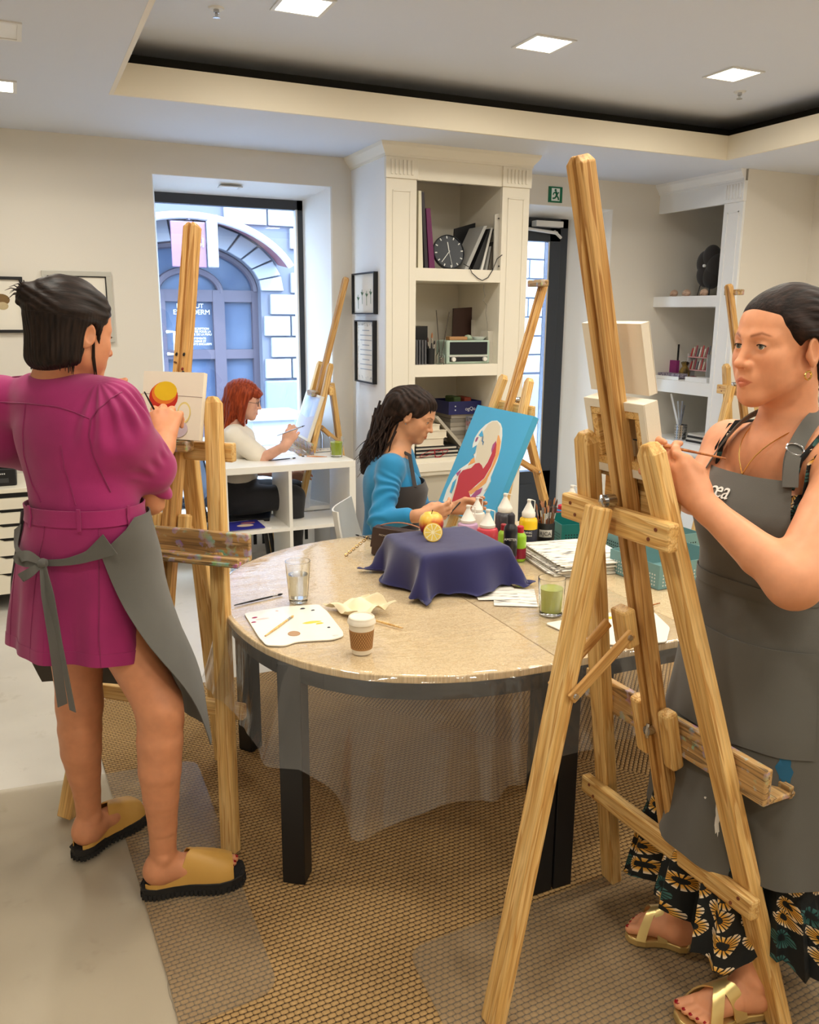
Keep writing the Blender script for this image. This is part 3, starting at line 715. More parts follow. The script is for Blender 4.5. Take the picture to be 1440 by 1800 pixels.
# ================================================================ built-in bookcase by the window
BX0, BX1, BY = 2.073, 3.07, 4.93
bk = thing('built_in_bookcase', 'cream floor-to-ceiling bookcase with three open niches, between window and door', 'bookcase', ((BX0+BX1)/2, 5.22, 0))
ox0, ox1 = 2.273, 2.87
boxo('side_panel', (BX0, BY+.02, 0), (BX0+.02, YB, ZC), white_m, bk); boxo('side_panel', (BX1-.02, BY+.02, 0), (BX1, YB, ZC), lac_m, bk)
boxo('niche_side', (ox0-.02, BY+.02, .64), (ox0, YB, 2.5), lac_m, bk); boxo('niche_side', (ox1, BY+.02, .64), (ox1+.02, YB, 2.5), lac_m, bk)
boxo('back_panel', (ox0, YB-.012, .64), (ox1, YB, 2.5), lac_m, bk)
for x0, x1 in ((BX0, ox0), (ox1, BX1)):
    st_ = boxo('stile', (x0, BY, 0), (x1, BY+.02, 2.425), lac_m, bk, bevel=.002)
    # raised panel moulding
    mb = MB(); a0, a1, z0, z1 = x0+.04, x1-.04, .75, 2.36; w = .008
    for lo, hi in (((a0,z0),(a1,z0+w)), ((a0,z1-w),(a1,z1)), ((a0,z0),(a0+w,z1)), ((a1-w,z0),(a1,z1))): mb.box((lo[0], BY-.005, lo[1]), (hi[0], BY, hi[1]))
    obj('panel_moulding', mb, lac_m, st_, bevel=.002)
    fl = boxo('capital', (x0-.006, BY-.012, 2.425), (x1+.006, BY+.02, 2.545), lac_m, bk, bevel=.003)
    for i in range(6): boxo('flute', (x0+.025+i*.0265, BY-.018, 2.445), (x0+.039+i*.0265, BY-.012, 2.53), lac_m, fl, bevel=.003)
boxo('frieze', (ox0, BY, 2.425), (ox1, BY+.03, 2.56), lac_m, bk)
mb = MB(); cpts = [(0, 2.545), (.012, 2.545), (.014, 2.56), (.03, 2.58), (.045, 2.60), (.05, 2.62), (0, 2.62)]
R_ = []
for (px_, py_, dx, dy) in ((BX0, YB, -1, 0), (BX0, BY, -1, -1), (BX1, BY, 1, -1), (BX1, YB, 1, 0)):
    R_.append([(px_ + dx*o_, py_ + dy*o_, z_) for o_, z_ in cpts])
mb.rings(R_); obj('cornice', mb, lac_m, bk)
for z0, z1 in ((1.84, 1.916), (1.249, 1.324), (.64, .72)):
    boxo('shelf', (ox0-.005, BY+.001, z0), (ox1+.005, YB-.01, z1), lac_m, bk)
boxo('ledge', (BX0-.004, BY-.035, .64), (BX1+.004, BY, .70), lac_m, bk, bevel=.004)
boxo('ledge_moulding', (BX0, BY-.02, .61), (BX1, BY, .64), lac_m, bk, bevel=.008)
boxo('base_panel', (ox0, BY+.01, .0), (ox1, BY+.02, .62), mat('base_shade_grey', (196, 188, 170), .6), bk)  # darker tone stands for the weaker light below the ledge
boxo('hatch', (2.53, BY+.003, .28), (2.78, BY+.01, .47), MT['base_shade_grey'], bk, bevel=.004)

# ================================================================ bookcase on the right wall
RX, RY0, RY1 = 4.614, 4.657, YB
b2 = thing('built_in_bookcase', 'white bookcase with open shelves beside the grey side wall', 'bookcase', (4.95, 5.1, 0))
boxo('side_panel', (RX+.02, RY0, 0), (XR, RY0+.03, ZC), wall_m, b2)
boxo('stile', (RX, RY0, 0), (RX+.02, 4.837, 2.41), white_m, b2, bevel=.002)
mb = MB(); a0, a1, z0, z1 = RY0+.035, 4.837-.035, .75, 2.35; w = .008
for lo, hi in (((a0,z0),(a1,z0+w)), ((a0,z1-w),(a1,z1)), ((a0,z0),(a0+w,z1)), ((a1-w,z0),(a1,z1))): mb.box((RX-.005, lo[0], lo[1]), (RX, hi[0], hi[1]))
obj('panel_moulding', mb, white_m, b2)
fl = boxo('capital', (RX-.012, RY0-.004, 2.41), (RX+.02, 4.843, 2.545), white_m, b2, bevel=.003)
for i in range(6): boxo('flute', (RX-.018, RY0+.014+i*.0275, 2.43), (RX-.012, RY0+.03+i*.0275, 2.53), white_m, fl, bevel=.003)
boxo('niche_side', (RX+.02, 4.81, .6), (XR, 4.837, 2.5), wall_m, b2)
boxo('frieze', (RX, 4.837, 2.41), (RX+.03, YB, 2.56), white_m, b2)
mb = MB(); R_ = []
for (px_, py_, dx, dy) in ((XR, RY0, 0, 0), (RX, RY0, -1, 0), (RX, YB, -1, 0)):
    R_.append([(px_ + dx*o_, py_ + dy*o_, z_) for o_, z_ in cpts])
mb.rings(R_[1:]); obj('cornice', mb, white_m, b2)
for z0, z1 in ((1.709, 1.788), (1.06, 1.155), (.60, .69)):
    boxo('shelf', (RX+.002, 4.837, z0), (XR-.002, YB-.002, z1), white_m, b2)
boxo('base_panel', (RX+.04, 4.837, 0), (RX+.06, YB, .60), white_m, b2)

# ================================================================ white cube shelf under the window
ks_m = mat('white_laminate', (240, 236, 226), .35)
KX0, KX1, KY0, KY1, KZ = .983, 1.806, 4.77, 5.14, .77
kx = thing('cube_shelf', 'low white cube shelf with two by two open cubbies in front of the window', 'shelf', ((KX0+KX1)/2, (KY0+KY1)/2, 0))
boxo('top_board', (KX0, KY0, KZ-.04), (KX1, KY1, KZ), ks_m, kx, bevel=.002); boxo('bottom_board', (KX0, KY0, 0), (KX1, KY1, .04), ks_m, kx, bevel=.002)
boxo('side_board', (KX0, KY0, .04), (KX0+.04, KY1, KZ-.04), ks_m, kx); boxo('side_board', (KX1-.04, KY0, .04), (KX1, KY1, KZ-.04), ks_m, kx)
xm = (KX0+KX1)/2
boxo('divider', (xm-.01, KY0, .04), (xm+.01, KY1, KZ-.04), ks_m, kx)
boxo('shelf_board', (KX0+.04, KY0, .37), (xm-.01, KY1, .39), ks_m, kx); boxo('shelf_board', (xm+.01, KY0, .37), (KX1-.04, KY1, .39), ks_m, kx)

# ================================================================ drawer cabinet against the back wall
dr_m = mat('cabinet_cream', (236, 228, 208), .4)
cb = thing('drawer_cabinet', 'white flat-file cabinet with shallow drawers under the framed pictures', 'cabinet', (-.45, 5.26, 0))
CX0, CX1, CYF, CZ0, CZ1 = -1.05, .12, 5.02, .10, .695
boxo('carcass', (CX0, CYF+.02, CZ0), (CX1, YB-.02, CZ1-.02), MT['black_satin'], cb)
boxo('cabinet_top', (CX0-.005, CYF-.005, CZ1-.025), (CX1+.005, YB-.02, CZ1), dr_m, cb, bevel=.003)
boxo('side_board', (CX0-.004, CYF, CZ0), (CX0+.014, YB-.02, CZ1-.025), dr_m, cb); boxo('side_board', (CX1-.014, CYF, CZ0), (CX1+.004, YB-.02, CZ1-.025), dr_m, cb)
zs = [.6586, .578, .4976, .418, .318, .218, .10]
for i in range(6):
    z1, z0 = zs[i]-.004, zs[i+1]+.002
    mb = MB(); n0, n1, d = -.19, -.02, .014          # finger notch in the upper edge
    pts = [(CX0+.016, z0), (CX1-.016, z0), (CX1-.016, z1), (n1+.12, z1), (n1+.09, z1-d), (n0+.03, z1-d), (n0, z1), (CX0+.016, z1)]
    obj('drawer', mb.prism([(x, CYF, z) for x, z in pts], (0,0,0), (0,.018,0)), dr_m, cb)
for x in (CX0+.05, CX1-.05):
    for y in (CYF+.06, YB-.1): boxo('leg', (x-.02, y-.02, 0), (x+.02, y+.02, CZ0), black_m, cb)
pr = thing('printer', 'black printer on the drawer cabinet', 'printer', (-.3, 5.28, CZ1))
boxo('body', (-.52, 5.10, CZ1), (-.07, 5.46, CZ1+.10), black_m, pr, bevel=.01); boxo('lid', (-.51, 5.12, CZ1+.101), (-.08, 5.45, CZ1+.135), blackm_m, pr, bevel=.008)
boxo('paper_slot', (-.48, 5.096, CZ1+.02), (-.11, 5.10, CZ1+.045), mat('slot_grey', (60, 60, 62), .4), pr)
text_mesh('••••', .03, mat('print_white', (230, 230, 230), .5), Matrix.Translation((-.145, 5.098, CZ1+.068)) @ Matrix.Rotation(math.pi/2, 4, 'X'), 'badge', pr)

# ================================================================ framed pictures
paper_m = mat('paper_white', (240, 234, 220), .8, var=.03, vs=5); mount_m = mat('picture_mount', (238, 232, 216), .85)
silver_m = mat('silver_frame', (196, 194, 184), .4, metal=.35)
def frame_y(label, x0, x1, z0, z1, fm, w=.02, Y=YB):
    P = thing('framed_picture', label, 'picture', ((x0+x1)/2, Y, z0))
    for lo, hi in (((x0,z0),(x1,z0+w)), ((x0,z1-w),(x1,z1)), ((x0,z0+w),(x0+w,z1-w)), ((x1-w,z0+w),(x1,z1-w))):
        boxo('frame_bar', (lo[0], Y-.025, lo[1]), (hi[0], Y, hi[1]), fm, P, bevel=.002)
    boxo('print', (x0+w, Y-.012, z0+w), (x1-w, Y-.002, z1-w), paper_m, P); return P
p1 = frame_y('black-framed picture of a brown mushroom-like shape', -.24, .055, 1.515, 1.828, black_m, .017)
brn = mat('ink_brown', (128, 100, 62), .8, var=.4, vs=60); tanm = mat('ink_tan', (200, 180, 140), .8, var=.3, vs=60)
obj('drawing', MB().prism([(-.065 + .045*math.cos(a_), YB-.0135, 1.70 + .032*math.sin(a_)) for a_ in np.linspace(0, 2*math.pi, 20)[:-1]], (0,0,0), (0,.001,0)), brn, p1)
obj('drawing', MB().prism([(-.06 + .03*math.cos(a_), YB-.0136, 1.665 + .022*math.sin(a_)) for a_ in np.linspace(0, 2*math.pi, 20)[:-1]], (0,0,0), (0,.001,0)), tanm, p1)
p2 = frame_y('silver-framed picture behind the head of the woman in magenta', .158, .538, 1.458, 1.868, silver_m, .028)
mb = MB(); 
for lo, hi in (((.186,1.486),(.51,1.492)), ((.186,1.834),(.51,1.84)), ((.186,1.486),(.192,1.84)), ((.504,1.486),(.51,1.84))): mb.box((lo[0], YB-.018, lo[1]), (hi[0], YB-.012, hi[1]))
obj('inner_frame', mb, black_m, p2)
for r_ in (.05, .075, .1): obj('drawing', MB().tube([(.36 + r_*math.cos(a_), YB-.013, 1.72 + r_*math.sin(a_)) for a_ in np.linspace(0, 2*math.pi, 40)], .001, 4), mat('ink_line', (190, 180, 160), .8), p2)
def frame_x(label, y0, y1, z0, z1, X, w=.009):
    P = thing('framed_picture', label, 'picture', (X, (y0+y1)/2, z0))
    for lo, hi in (((y0,z0),(y1,z0+w)), ((y0,z1-w),(y1,z1)), ((y0,z0+w),(y0+w,z1-w)), ((y1-w,z0+w),(y1,z1-w))):
        boxo('frame_bar', (X-.03, lo[0], lo[1]), (X, hi[0], hi[1]), black_m, P)
    boxo('print', (X-.012, y0+w, z0+w), (X-.002, y1-w, z1-w), paper_m, P); return P
ink_m = mat('ink_grey', (120, 128, 118), .8); inkg = mat('ink_green', (90, 124, 96), .8)
p3 = frame_x('black-framed print of green plant sprigs on the bookcase side', 5.06, 5.45, 1.635, 1.894, BX0)
for i, (y, z) in enumerate(((5.37, 1.73), (5.30, 1.76), (5.22, 1.75), (5.15, 1.76))):
    obj('sprig', MB().tube([(BX0-.0125, y, z-.06), (BX0-.0125, y+.004, z+.03)], .0018, 4).tube([(BX0-.0125, y-.016, z+.012), (BX0-.0125, y, z-.004), (BX0-.0125, y+.016, z+.014)], .004, 5), inkg, p3)
p4 = frame_x('black-framed ornate lettered print below the plant print', 5.078, 5.404, 1.198, 1.597, BX0)
bd = obj('border', MB(), ink_m, p4) if False else None
mb = MB(); rr_ = random.Random(3)
for i in range(70):
    side = i % 4; u = rr_.random()
    y, z = (5.10 + .28*u, 1.57) if side == 0 else (5.10 + .28*u, 1.23) if side == 1 else (5.105, 1.22 + .36*u) if side == 2 else (5.375, 1.22 + .36*u)
    mb.tube([(BX0-.0125, y + rr_.uniform(-.01, .01), z + rr_.uniform(-.008, .008)), (BX0-.0125, y + rr_.uniform(-.012, .012), z + rr_.uniform(-.012, .012))], .0022, 4)
o_ = obj('ornament', mb, mat('ink_pale', (196, 196, 194), .8), p4); o_['kind'] = 'stuff'
for i in range(9):
    h = .10 if i % 3 else .06
    boxo('text_line', (BX0-.0135, 5.24-h, 1.53 - i*.031), (BX0-.012, 5.24+h, 1.536 - i*.031), mat('ink_soft', (176, 176, 176), .8) if 'ink_soft' not in MT else MT['ink_soft'], p4)

# ================================================================ table
TCX, TCY, TRX, TRY, TZ = 1.272, 2.52, .755, .74, .715
leafw = .50
oak_m = wood_mat('table_wood', (238, 212, 166), (232, 203, 154), (220, 188, 138))
def rim(t, s=1.0, nf=2.45):
    """outline of the round-ended table, t from 0 to 1, starting at the far seam and passing the left end"""
    c, s_ = math.cos(t), math.sin(t); n = nf if s_ < 0 else 2.2
    r = 1.0/((abs(c)/1)**n + (abs(s_)/1)**n)**(1/n); return r*c, r*s_
def half(sx, s=1.0, n=36):
    P = []
    for i in range(n+1):
        t = math.pi/2 + math.pi*i/n if sx < 0 else -math.pi/2 + math.pi*i/n
        x, y = rim(t); P.append((x*TRX*s, y*TRY*s))
    return P
tbl = thing('round_table', 'large round table on black legs under a clear plastic cover', 'table', (TCX + leafw/2, TCY, 0))
def slab(pts, z0, z1): return MB().prism([(x, y, z0) for x, y in pts], (0,0,0), (0,0,z1-z0))
Lh = [(TCX + x, TCY + y) for x, y in half(-1)]; Rh = [(TCX + leafw + x, TCY + y) for x, y in half(1)]
obj('table_top', slab(Lh, TZ-.022, TZ), oak_m, tbl, bevel=.004); obj('table_top', slab(Rh, TZ-.022, TZ), oak_m, tbl, bevel=.004)
ym, yM = Lh[-1][1], Lh[0][1]
boxo('table_leaf', (TCX+.002, ym, TZ-.022), (TCX+leafw-.002, yM, TZ), oak_m, tbl, bevel=.002)
out = Lh + Rh; s0 = .975
def apron(pts, c):
    mb = MB(); o = [((x-c[0])*s0 + c[0], (y-c[1])*s0 + c[1]) for x, y in pts]; i_ = [((x-c[0])*(s0-.035) + c[0], (y-c[1])*(s0-.035) + c[1]) for x, y in pts]
    R = [[(a[0], a[1], TZ-.075), (a[0], a[1], TZ-.022), (b[0], b[1], TZ-.022), (b[0], b[1], TZ-.075)] for a, b in zip(o, i_)]
    return mb.rings(R)
obj('apron', apron(Lh, (TCX, TCY)), black_m, tbl); obj('apron', apron(Rh, (TCX+leafw, TCY)), black_m, tbl)
for y0, y1 in ((TCY - TRY*s0, TCY - TRY*s0 + .025), (TCY + TRY*s0 - .025, TCY + TRY*s0)): boxo('apron', (TCX, y0, TZ-.075), (TCX+leafw, y1, TZ-.022), black_m, tbl)
def tleg(px, py, ang, w=.062):
    c, s_ = math.cos(ang), math.sin(ang); P = [(px + c*a_*w/2 - s_*b_*w/2, py + s_*a_*w/2 + c*b_*w/2) for a_, b_ in ((-1,-1),(1,-1),(1,1),(-1,1))]
    return obj('leg', slab(P, .0092, TZ-.022), black_m, tbl, bevel=.003)
g0 = PZ(520, 1555, 0); tleg(g0[0]+.012, g0[1]+.02, -.62, .068)
tleg(.68, 2.95, .6); tleg(TCX-.034, TCY-TRY*.955, 0, .062); tleg(TCX+.034, TCY-TRY*.955, 0, .062)
tleg(TCX, TCY+TRY*.94, 0); tleg(TCX+leafw+.55, TCY-.38, .6); tleg(TCX+leafw+.55, TCY+.40, -.6)

# clear plastic cover --------------------------------------------------------------
plast_m = bpy.data.materials.new('clear_vinyl'); plast_m.use_nodes = True
nt = plast_m.node_tree; n = nt.nodes; l = nt.links; n.clear()
o_ = n.new('ShaderNodeOutputMaterial'); tr_ = n.new('ShaderNodeBsdfTransparent'); tr_.inputs[0].default_value = (.93, .93, .92, 1)
df = n.new('ShaderNodeBsdfDiffuse'); df.inputs[0].default_value = (.75, .74, .72, 1); gl = n.new('ShaderNodeBsdfGlossy'); gl.inputs['Roughness'].default_value = .06
m1 = n.new('ShaderNodeMixShader'); m1.inputs[0].default_value = .075; m2 = n.new('ShaderNodeMixShader')
fr = n.new('ShaderNodeFresnel'); fr.inputs[0].default_value = 1.62
tc = n.new('ShaderNodeTexCoord'); mp = n.new('ShaderNodeMapping'); mp.inputs['Scale'].default_value = (3.0, 9.0, 3.0); l.new(tc.outputs['Object'], mp.inputs[0])
nz = n.new('ShaderNodeTexNoise'); nz.inputs['Scale'].default_value = 2.6; nz.inputs['Detail'].default_value = 4; nz.inputs['Distortion'].default_value = 1.2; l.new(mp.outputs[0], nz.inputs['Vector'])
bp = n.new('ShaderNodeBump'); bp.inputs['Strength'].default_value = .35; bp.inputs['Distance'].default_value = .005; l.new(nz.outputs['Fac'], bp.inputs['Height'])
l.new(bp.outputs[0], gl.inputs['Normal']); l.new(bp.outputs[0], fr.inputs['Normal'])
l.new(tr_.outputs[0], m1.inputs[1]); l.new(df.outputs[0], m1.inputs[2]); ge = n.new('ShaderNodeNewGeometry'); iv = n.new('ShaderNodeMath'); iv.operation = 'SUBTRACT'; iv.inputs[0].default_value = 1.0; l.new(ge.outputs['Backfacing'], iv.inputs[1]); mu = n.new('ShaderNodeMath'); mu.operation = 'MULTIPLY'; l.new(fr.outputs[0], mu.inputs[0]); l.new(iv.outputs[0], mu.inputs[1]); l.new(mu.outputs[0], m2.inputs[0]); l.new(m1.outputs[0], m2.inputs[1]); l.new(gl.outputs[0], m2.inputs[2]); l.new(m2.outputs[0], o_.inputs[0])
MT['clear_vinyl'] = plast_m
# closed outline of the table (left end, near side, right end, far side)
outl = Lh + [(TCX + leafw*k/8, ym) for k in range(1, 8)] + Rh + [(TCX + leafw - leafw*k/8, yM) for k in range(1, 8)]
# hanging drop for stations along the near/left side, measured in the photograph: (outline angle deg about the left centre, drop)
dst = [(90, .22), (120, .22), (150, .22), (172, .24), (190, .26), (205, .24), (216, .28), (224, .36), (229, .44), (236, .38), (252, .31), (262, .27), (275, .24), (290, .22), (320, .21), (360, .21), (450, .22)]
def drop(a):
    for (a0, d0), (a1, d1) in zip(dst, dst[1:]):
        if a0 <= a <= a1: k = (a-a0)/(a1-a0); return d0 + (d1-d0)*k
    return .22
# resample the outline finely
OP = np.array(outl); seg = np.linalg.norm(np.roll(OP, -1, 0) - OP, axis=1); cum = np.r_[0, np.cumsum(seg)]; NS = 520
ss = np.linspace(0, cum[-1], NS, endpoint=False)
OPx = np.interp(ss, cum, np.r_[OP[:, 0], OP[0, 0]]); OPy = np.interp(ss, cum, np.r_[OP[:, 1], OP[0, 1]])
tx = np.roll(OPx, -1) - np.roll(OPx, 1); ty_ = np.roll(OPy, -1) - np.roll(OPy, 1); L_ = np.hypot(tx, ty_); nx, ny = ty_/L_, -tx/L_
cc_ = np.array([TCX + leafw/2, TCY]); flip = np.sign((OPx-cc_[0])*nx + (OPy-cc_[1])*ny); nx *= flip; ny *= flip
rows = []; zt0 = TZ + .0025
for k, sc in enumerate((.002, .25, .6, .9, .985)):
    rows.append([(cc_[0] + (x-cc_[0])*sc, cc_[1] + (y-cc_[1])*sc, zt0) for x, y in zip(OPx, OPy)])
rows.append([(x + a_*.004, y + b_*.004, TZ - .002) for x, y, a_, b_ in zip(OPx, OPy, nx, ny)])
NV = 12
for k in range(1, NV+1):
    u = k/NV; row = []
    for i in range(NS):
        a_ = math.degrees(math.atan2(OPy[i]-TCY, OPx[i]-TCX)) % 360
        if a_ < 90: a_ += 360
        s_ = ss[i]; d = drop(a_)*(1 + .05*math.sin(s_*9) + .03*math.sin(s_*23+1))
        fold = .5 + .5*math.sin(s_*13 + 1.1*math.sin(s_*4.1)); sharp = .35*max(0, math.sin(s_*31 + 2*math.sin(s_*5)))**3
        cr = .045*math.exp(-((a_-229)/3.2)**2) + .04*math.exp(-((a_-253)/2.2)**2) + .035*math.exp(-((a_-259)/1.6)**2) + .03*math.exp(-((a_-212)/2.5)**2) + .025*math.exp(-((a_-283)/2.0)**2); out_ = .008 + u*(.016 + .045*fold*u**.7 + .03*sharp*(u**.5)) + cr*u**.45
        row.append((OPx[i] + nx[i]*out_, OPy[i] + ny[i]*out_, TZ - .004 - u*d))
    rows.append(row)
mb = MB().grid(rows, closeu=True); mb.add(rows[0], [tuple(range(NS))[::-1]]) if False else None
tag(obj('plastic_cover', mb, plast_m, smooth=True, ang=180), 'clear crinkled plastic sheet draped over the round table', 'tablecloth')

# ================================================================ carpet and mats
car_m = mat('sisal_weave', (150, 122, 84), .9); t = NT(car_m); co = t.coord(); s = t.sep(co)
RWD = .0155
# rows run one way left of the mitre and the other way right of it
dm = t.math('ADD', t.math('MULTIPLY', s[0], .79), t.math('MULTIPLY', s[1], .61))     # mitre plane
side = t.math('GREATER_THAN', dm, .52)
def weave(ang):
    c_, s_ = math.cos(ang), math.sin(ang)
    u = t.math('ADD', t.math('MULTIPLY', s[0], c_/RWD), t.math('MULTIPLY', s[1], s_/RWD)); v = t.math('ADD', t.math('MULTIPLY', s[0], -s_/RWD), t.math('MULTIPLY', s[1], c_/RWD))
    row = t.math('FLOOR', v); fv = t.math('SUBTRACT', t.math('FRACT', v), .5); fu = t.math('SUBTRACT', t.math('FRACT', t.math('ADD', t.math('MULTIPLY', u, .8), t.math('MULTIPLY', row, .5))), .5)
    h = t.math('SUBTRACT', 1.0, t.math('ADD', t.math('POWER', t.math('ABSOLUTE', t.math('MULTIPLY', fv, 2.0)), 3.0), t.math('MULTIPLY', t.math('POWER', t.math('ABSOLUTE', t.math('MULTIPLY', fu, 2.0)), 4.0), .75)))
    return h
ha = weave(.06); hb = weave(.80)
hmix = t.math('ADD', t.math('MULTIPLY', ha, t.math('SUBTRACT', 1.0, side)), t.math('MULTIPLY', hb, side))
nz1 = t.noise(co, 300, 3); nz2 = t.noise(co, 2.5, 3)
col = t.ramp(hmix, [(.0, (62, 44, 26)), (.22, (136, 106, 64)), (.5, (196, 160, 106))])
col = t.mix(.4, col, t.ramp(nz1, [(.3, (150, 130, 105)), (.7, (255, 250, 240))]), 'MULTIPLY'); col = t.mix(.35, col, t.ramp(nz2, [(.3, (190, 180, 165)), (.7, (255, 255, 255))]), 'MULTIPLY')
t.color(col); t.bump(t.math('MAXIMUM', hmix, 0), .9, .006)
ca = [PZ(262, 1800, 0), PZ(243, 1590, 0), PZ(178, 1375, 0), PZ(172, 1212, 0), PZ(340, 1203, 0)]
cpoly = [(ca[0][0]+.0, -.9), (ca[0][0], ca[0][1]), (ca[1][0], ca[1][1]), (.22, 2.95), (.20, ca[4][1]), (3.6, ca[4][1]), (3.6, -.9)]
cpoly = [(.235, -.9), (.205, 1.9), (.16, 2.9), (.13, 3.62), (3.7, 3.62), (3.7, -.9)]
tag(obj('sisal_rug', MB().prism([(x, y, .0005) for x, y in cpoly], (0,0,0), (0,0,.0085)), car_m), 'brown woven sisal carpet with ribbed rows under the table', 'rug')
matm = bpy.data.materials.new('clear_mat'); matm.use_nodes = True; thin_glass(matm, tint=(.95, .93, .89), refl=.02, rough=.25); [setattr(q_.inputs[0], 'default_value', 1.35) for q_ in matm.node_tree.nodes if q_.type == 'FRESNEL']
nt = matm.node_tree; n = nt.nodes; mx = [q_ for q_ in n if q_.type == 'MIX_SHADER'][0]; out_n = [q_ for q_ in n if q_.type == 'OUTPUT_MATERIAL'][0]
df = n.new('ShaderNodeBsdfDiffuse'); df.inputs[0].default_value = (.50, .44, .34, 1); m3 = n.new('ShaderNodeMixShader'); m3.inputs[0].default_value = .14
nt.links.new(mx.outputs[0], m3.inputs[1]); nt.links.new(df.outputs[0], m3.inputs[2]); nt.links.new(m3.outputs[0], out_n.inputs[0])
def rounded(poly, r=.05, n=6):
    out = []
    m = len(poly)
    for i in range(m):
        p = nm(poly[i]); a = nm(poly[i-1]); b = nm(poly[(i+1) % m])
        ua = (a-p)/np.linalg.norm(a-p); ub = (b-p)/np.linalg.norm(b-p); A = p + ua*r; B = p + ub*r
        for k in range(n+1): w_ = k/n; out.append(tuple((1-w_)**2*A + 2*w_*(1-w_)*p + w_**2*B))
    return out
mq = [PZ(345, 1340, 0)[:2], PZ(-160, 1420, 0)[:2], PZ(-250, 1800, 0)[:2], PZ(330, 1815, 0)[:2], PZ(492, 1745, 0)[:2]]
tag(obj('floor_mat', MB().prism([(x, y, .0095) for x, y in rounded(mq, .06)][::-1], (0,0,0), (0,0,.003)), matm), 'clear plastic floor mat under the woman in mustard mules', 'floor mat', group='clear floor mats')
mq = [PZ(715, 1675, 0)[:2], PZ(800, 1850, 0)[:2], PZ(1700, 1850, 0)[:2], PZ(1500, 1480, 0)[:2], PZ(1080, 1540, 0)[:2]]
tag(obj('floor_mat', MB().prism([(x, y, .0095) for x, y in rounded(mq, .06)][::-1], (0,0,0), (0,0,.003)), matm), 'clear plastic floor mat under the woman in gold sandals', 'floor mat', group='clear floor mats')
# ================================================================ soft-body modelling (smooth distance fields turned into meshes)
class Field:
    def __init__(s): s.ops = []
    def cone(s, a, b, ra, rb=None, k=.02, sub=False):
        rb = ra if rb is None else rb; a = nm(a); b = nm(b)
        s.ops.append(('c', a, b, ra, rb, k, sub, np.minimum(a-ra, b-rb), np.maximum(a+ra, b+rb))); return s
    def chain(s, pts, rad, k=.02):
        for i in range(len(pts)-1): s.cone(pts[i], pts[i+1], rad[i]*1.03, rad[i+1]*1.03, k if i == 0 else .005)
        return s
    def ell(s, c, r, R=None, k=.02, sub=False):
        c = nm(c); r = nm(r) if hasattr(r, '__len__') else nm((r, r, r)); R = np.eye(3) if R is None else nm(R)
        m = r.max() if R is not None else r
        e = np.abs(R) @ r
        s.ops.append(('e', c, r, R, None, k, sub, c - e, c + e)); return s
    def bounds(s):
        L = [o for o in s.ops if not o[6]]
        return np.min([o[7] for o in L], 0), np.max([o[8] for o in L], 0)
    def mesh(s, vox, lo=None, hi=None):
        l, h = s.bounds(); lo = l - .03 if lo is None else np.maximum(nm(lo), l - .03); hi = h + .03 if hi is None else np.minimum(nm(hi), h + .03)
        n = np.maximum(np.ceil((hi - lo)/vox).astype(int) + 1, 2)
        D = np.full(n, .08, np.float32)
        ax_ = [lo[i] + vox*np.arange(n[i]) for i in range(3)]
        for kind, a, b, c, d, k, sub, bl, bh in s.ops:
            m = k + 3*vox
            i0 = np.maximum(np.floor((bl - m - lo)/vox).astype(int), 0); i1 = np.minimum(np.ceil((bh + m - lo)/vox).astype(int) + 1, n)
            if np.any(i1 <= i0): continue
            X = ax_[0][i0[0]:i1[0], None, None]; Y = ax_[1][None, i0[1]:i1[1], None]; Z = ax_[2][None, None, i0[2]:i1[2]]
            if kind == 'c':
                ba = b - a; L2 = float(ba.dot(ba)) + 1e-12
                t = np.clip(((X-a[0])*ba[0] + (Y-a[1])*ba[1] + (Z-a[2])*ba[2])/L2, 0, 1)
                q = np.sqrt((X-a[0]-ba[0]*t)**2 + (Y-a[1]-ba[1]*t)**2 + (Z-a[2]-ba[2]*t)**2) - (c + (d-c)*t)
            else:
                px, py, pz = X-a[0], Y-a[1], Z-a[2]
                u = (c[0,0]*px + c[1,0]*py + c[2,0]*pz); v = (c[0,1]*px + c[1,1]*py + c[2,1]*pz); w = (c[0,2]*px + c[1,2]*py + c[2,2]*pz)
                k0 = np.sqrt((u/b[0])**2 + (v/b[1])**2 + (w/b[2])**2); k1 = np.sqrt((u/b[0]**2)**2 + (v/b[1]**2)**2 + (w/b[2]**2)**2)
                q = k0*(k0-1)/np.maximum(k1, 1e-6)
            S = D[i0[0]:i1[0], i0[1]:i1[1], i0[2]:i1[2]]; q = q.astype(np.float32)
            if sub:
                q = -q; hh = np.maximum(k - np.abs(S-q), 0)/k; S[...] = np.maximum(S, q) + hh*hh*k*.25
            else:
                hh = np.maximum(k - np.abs(S-q), 0)/k; S[...] = np.minimum(S, q) - hh*hh*k*.25
        return nets(D, lo, vox)
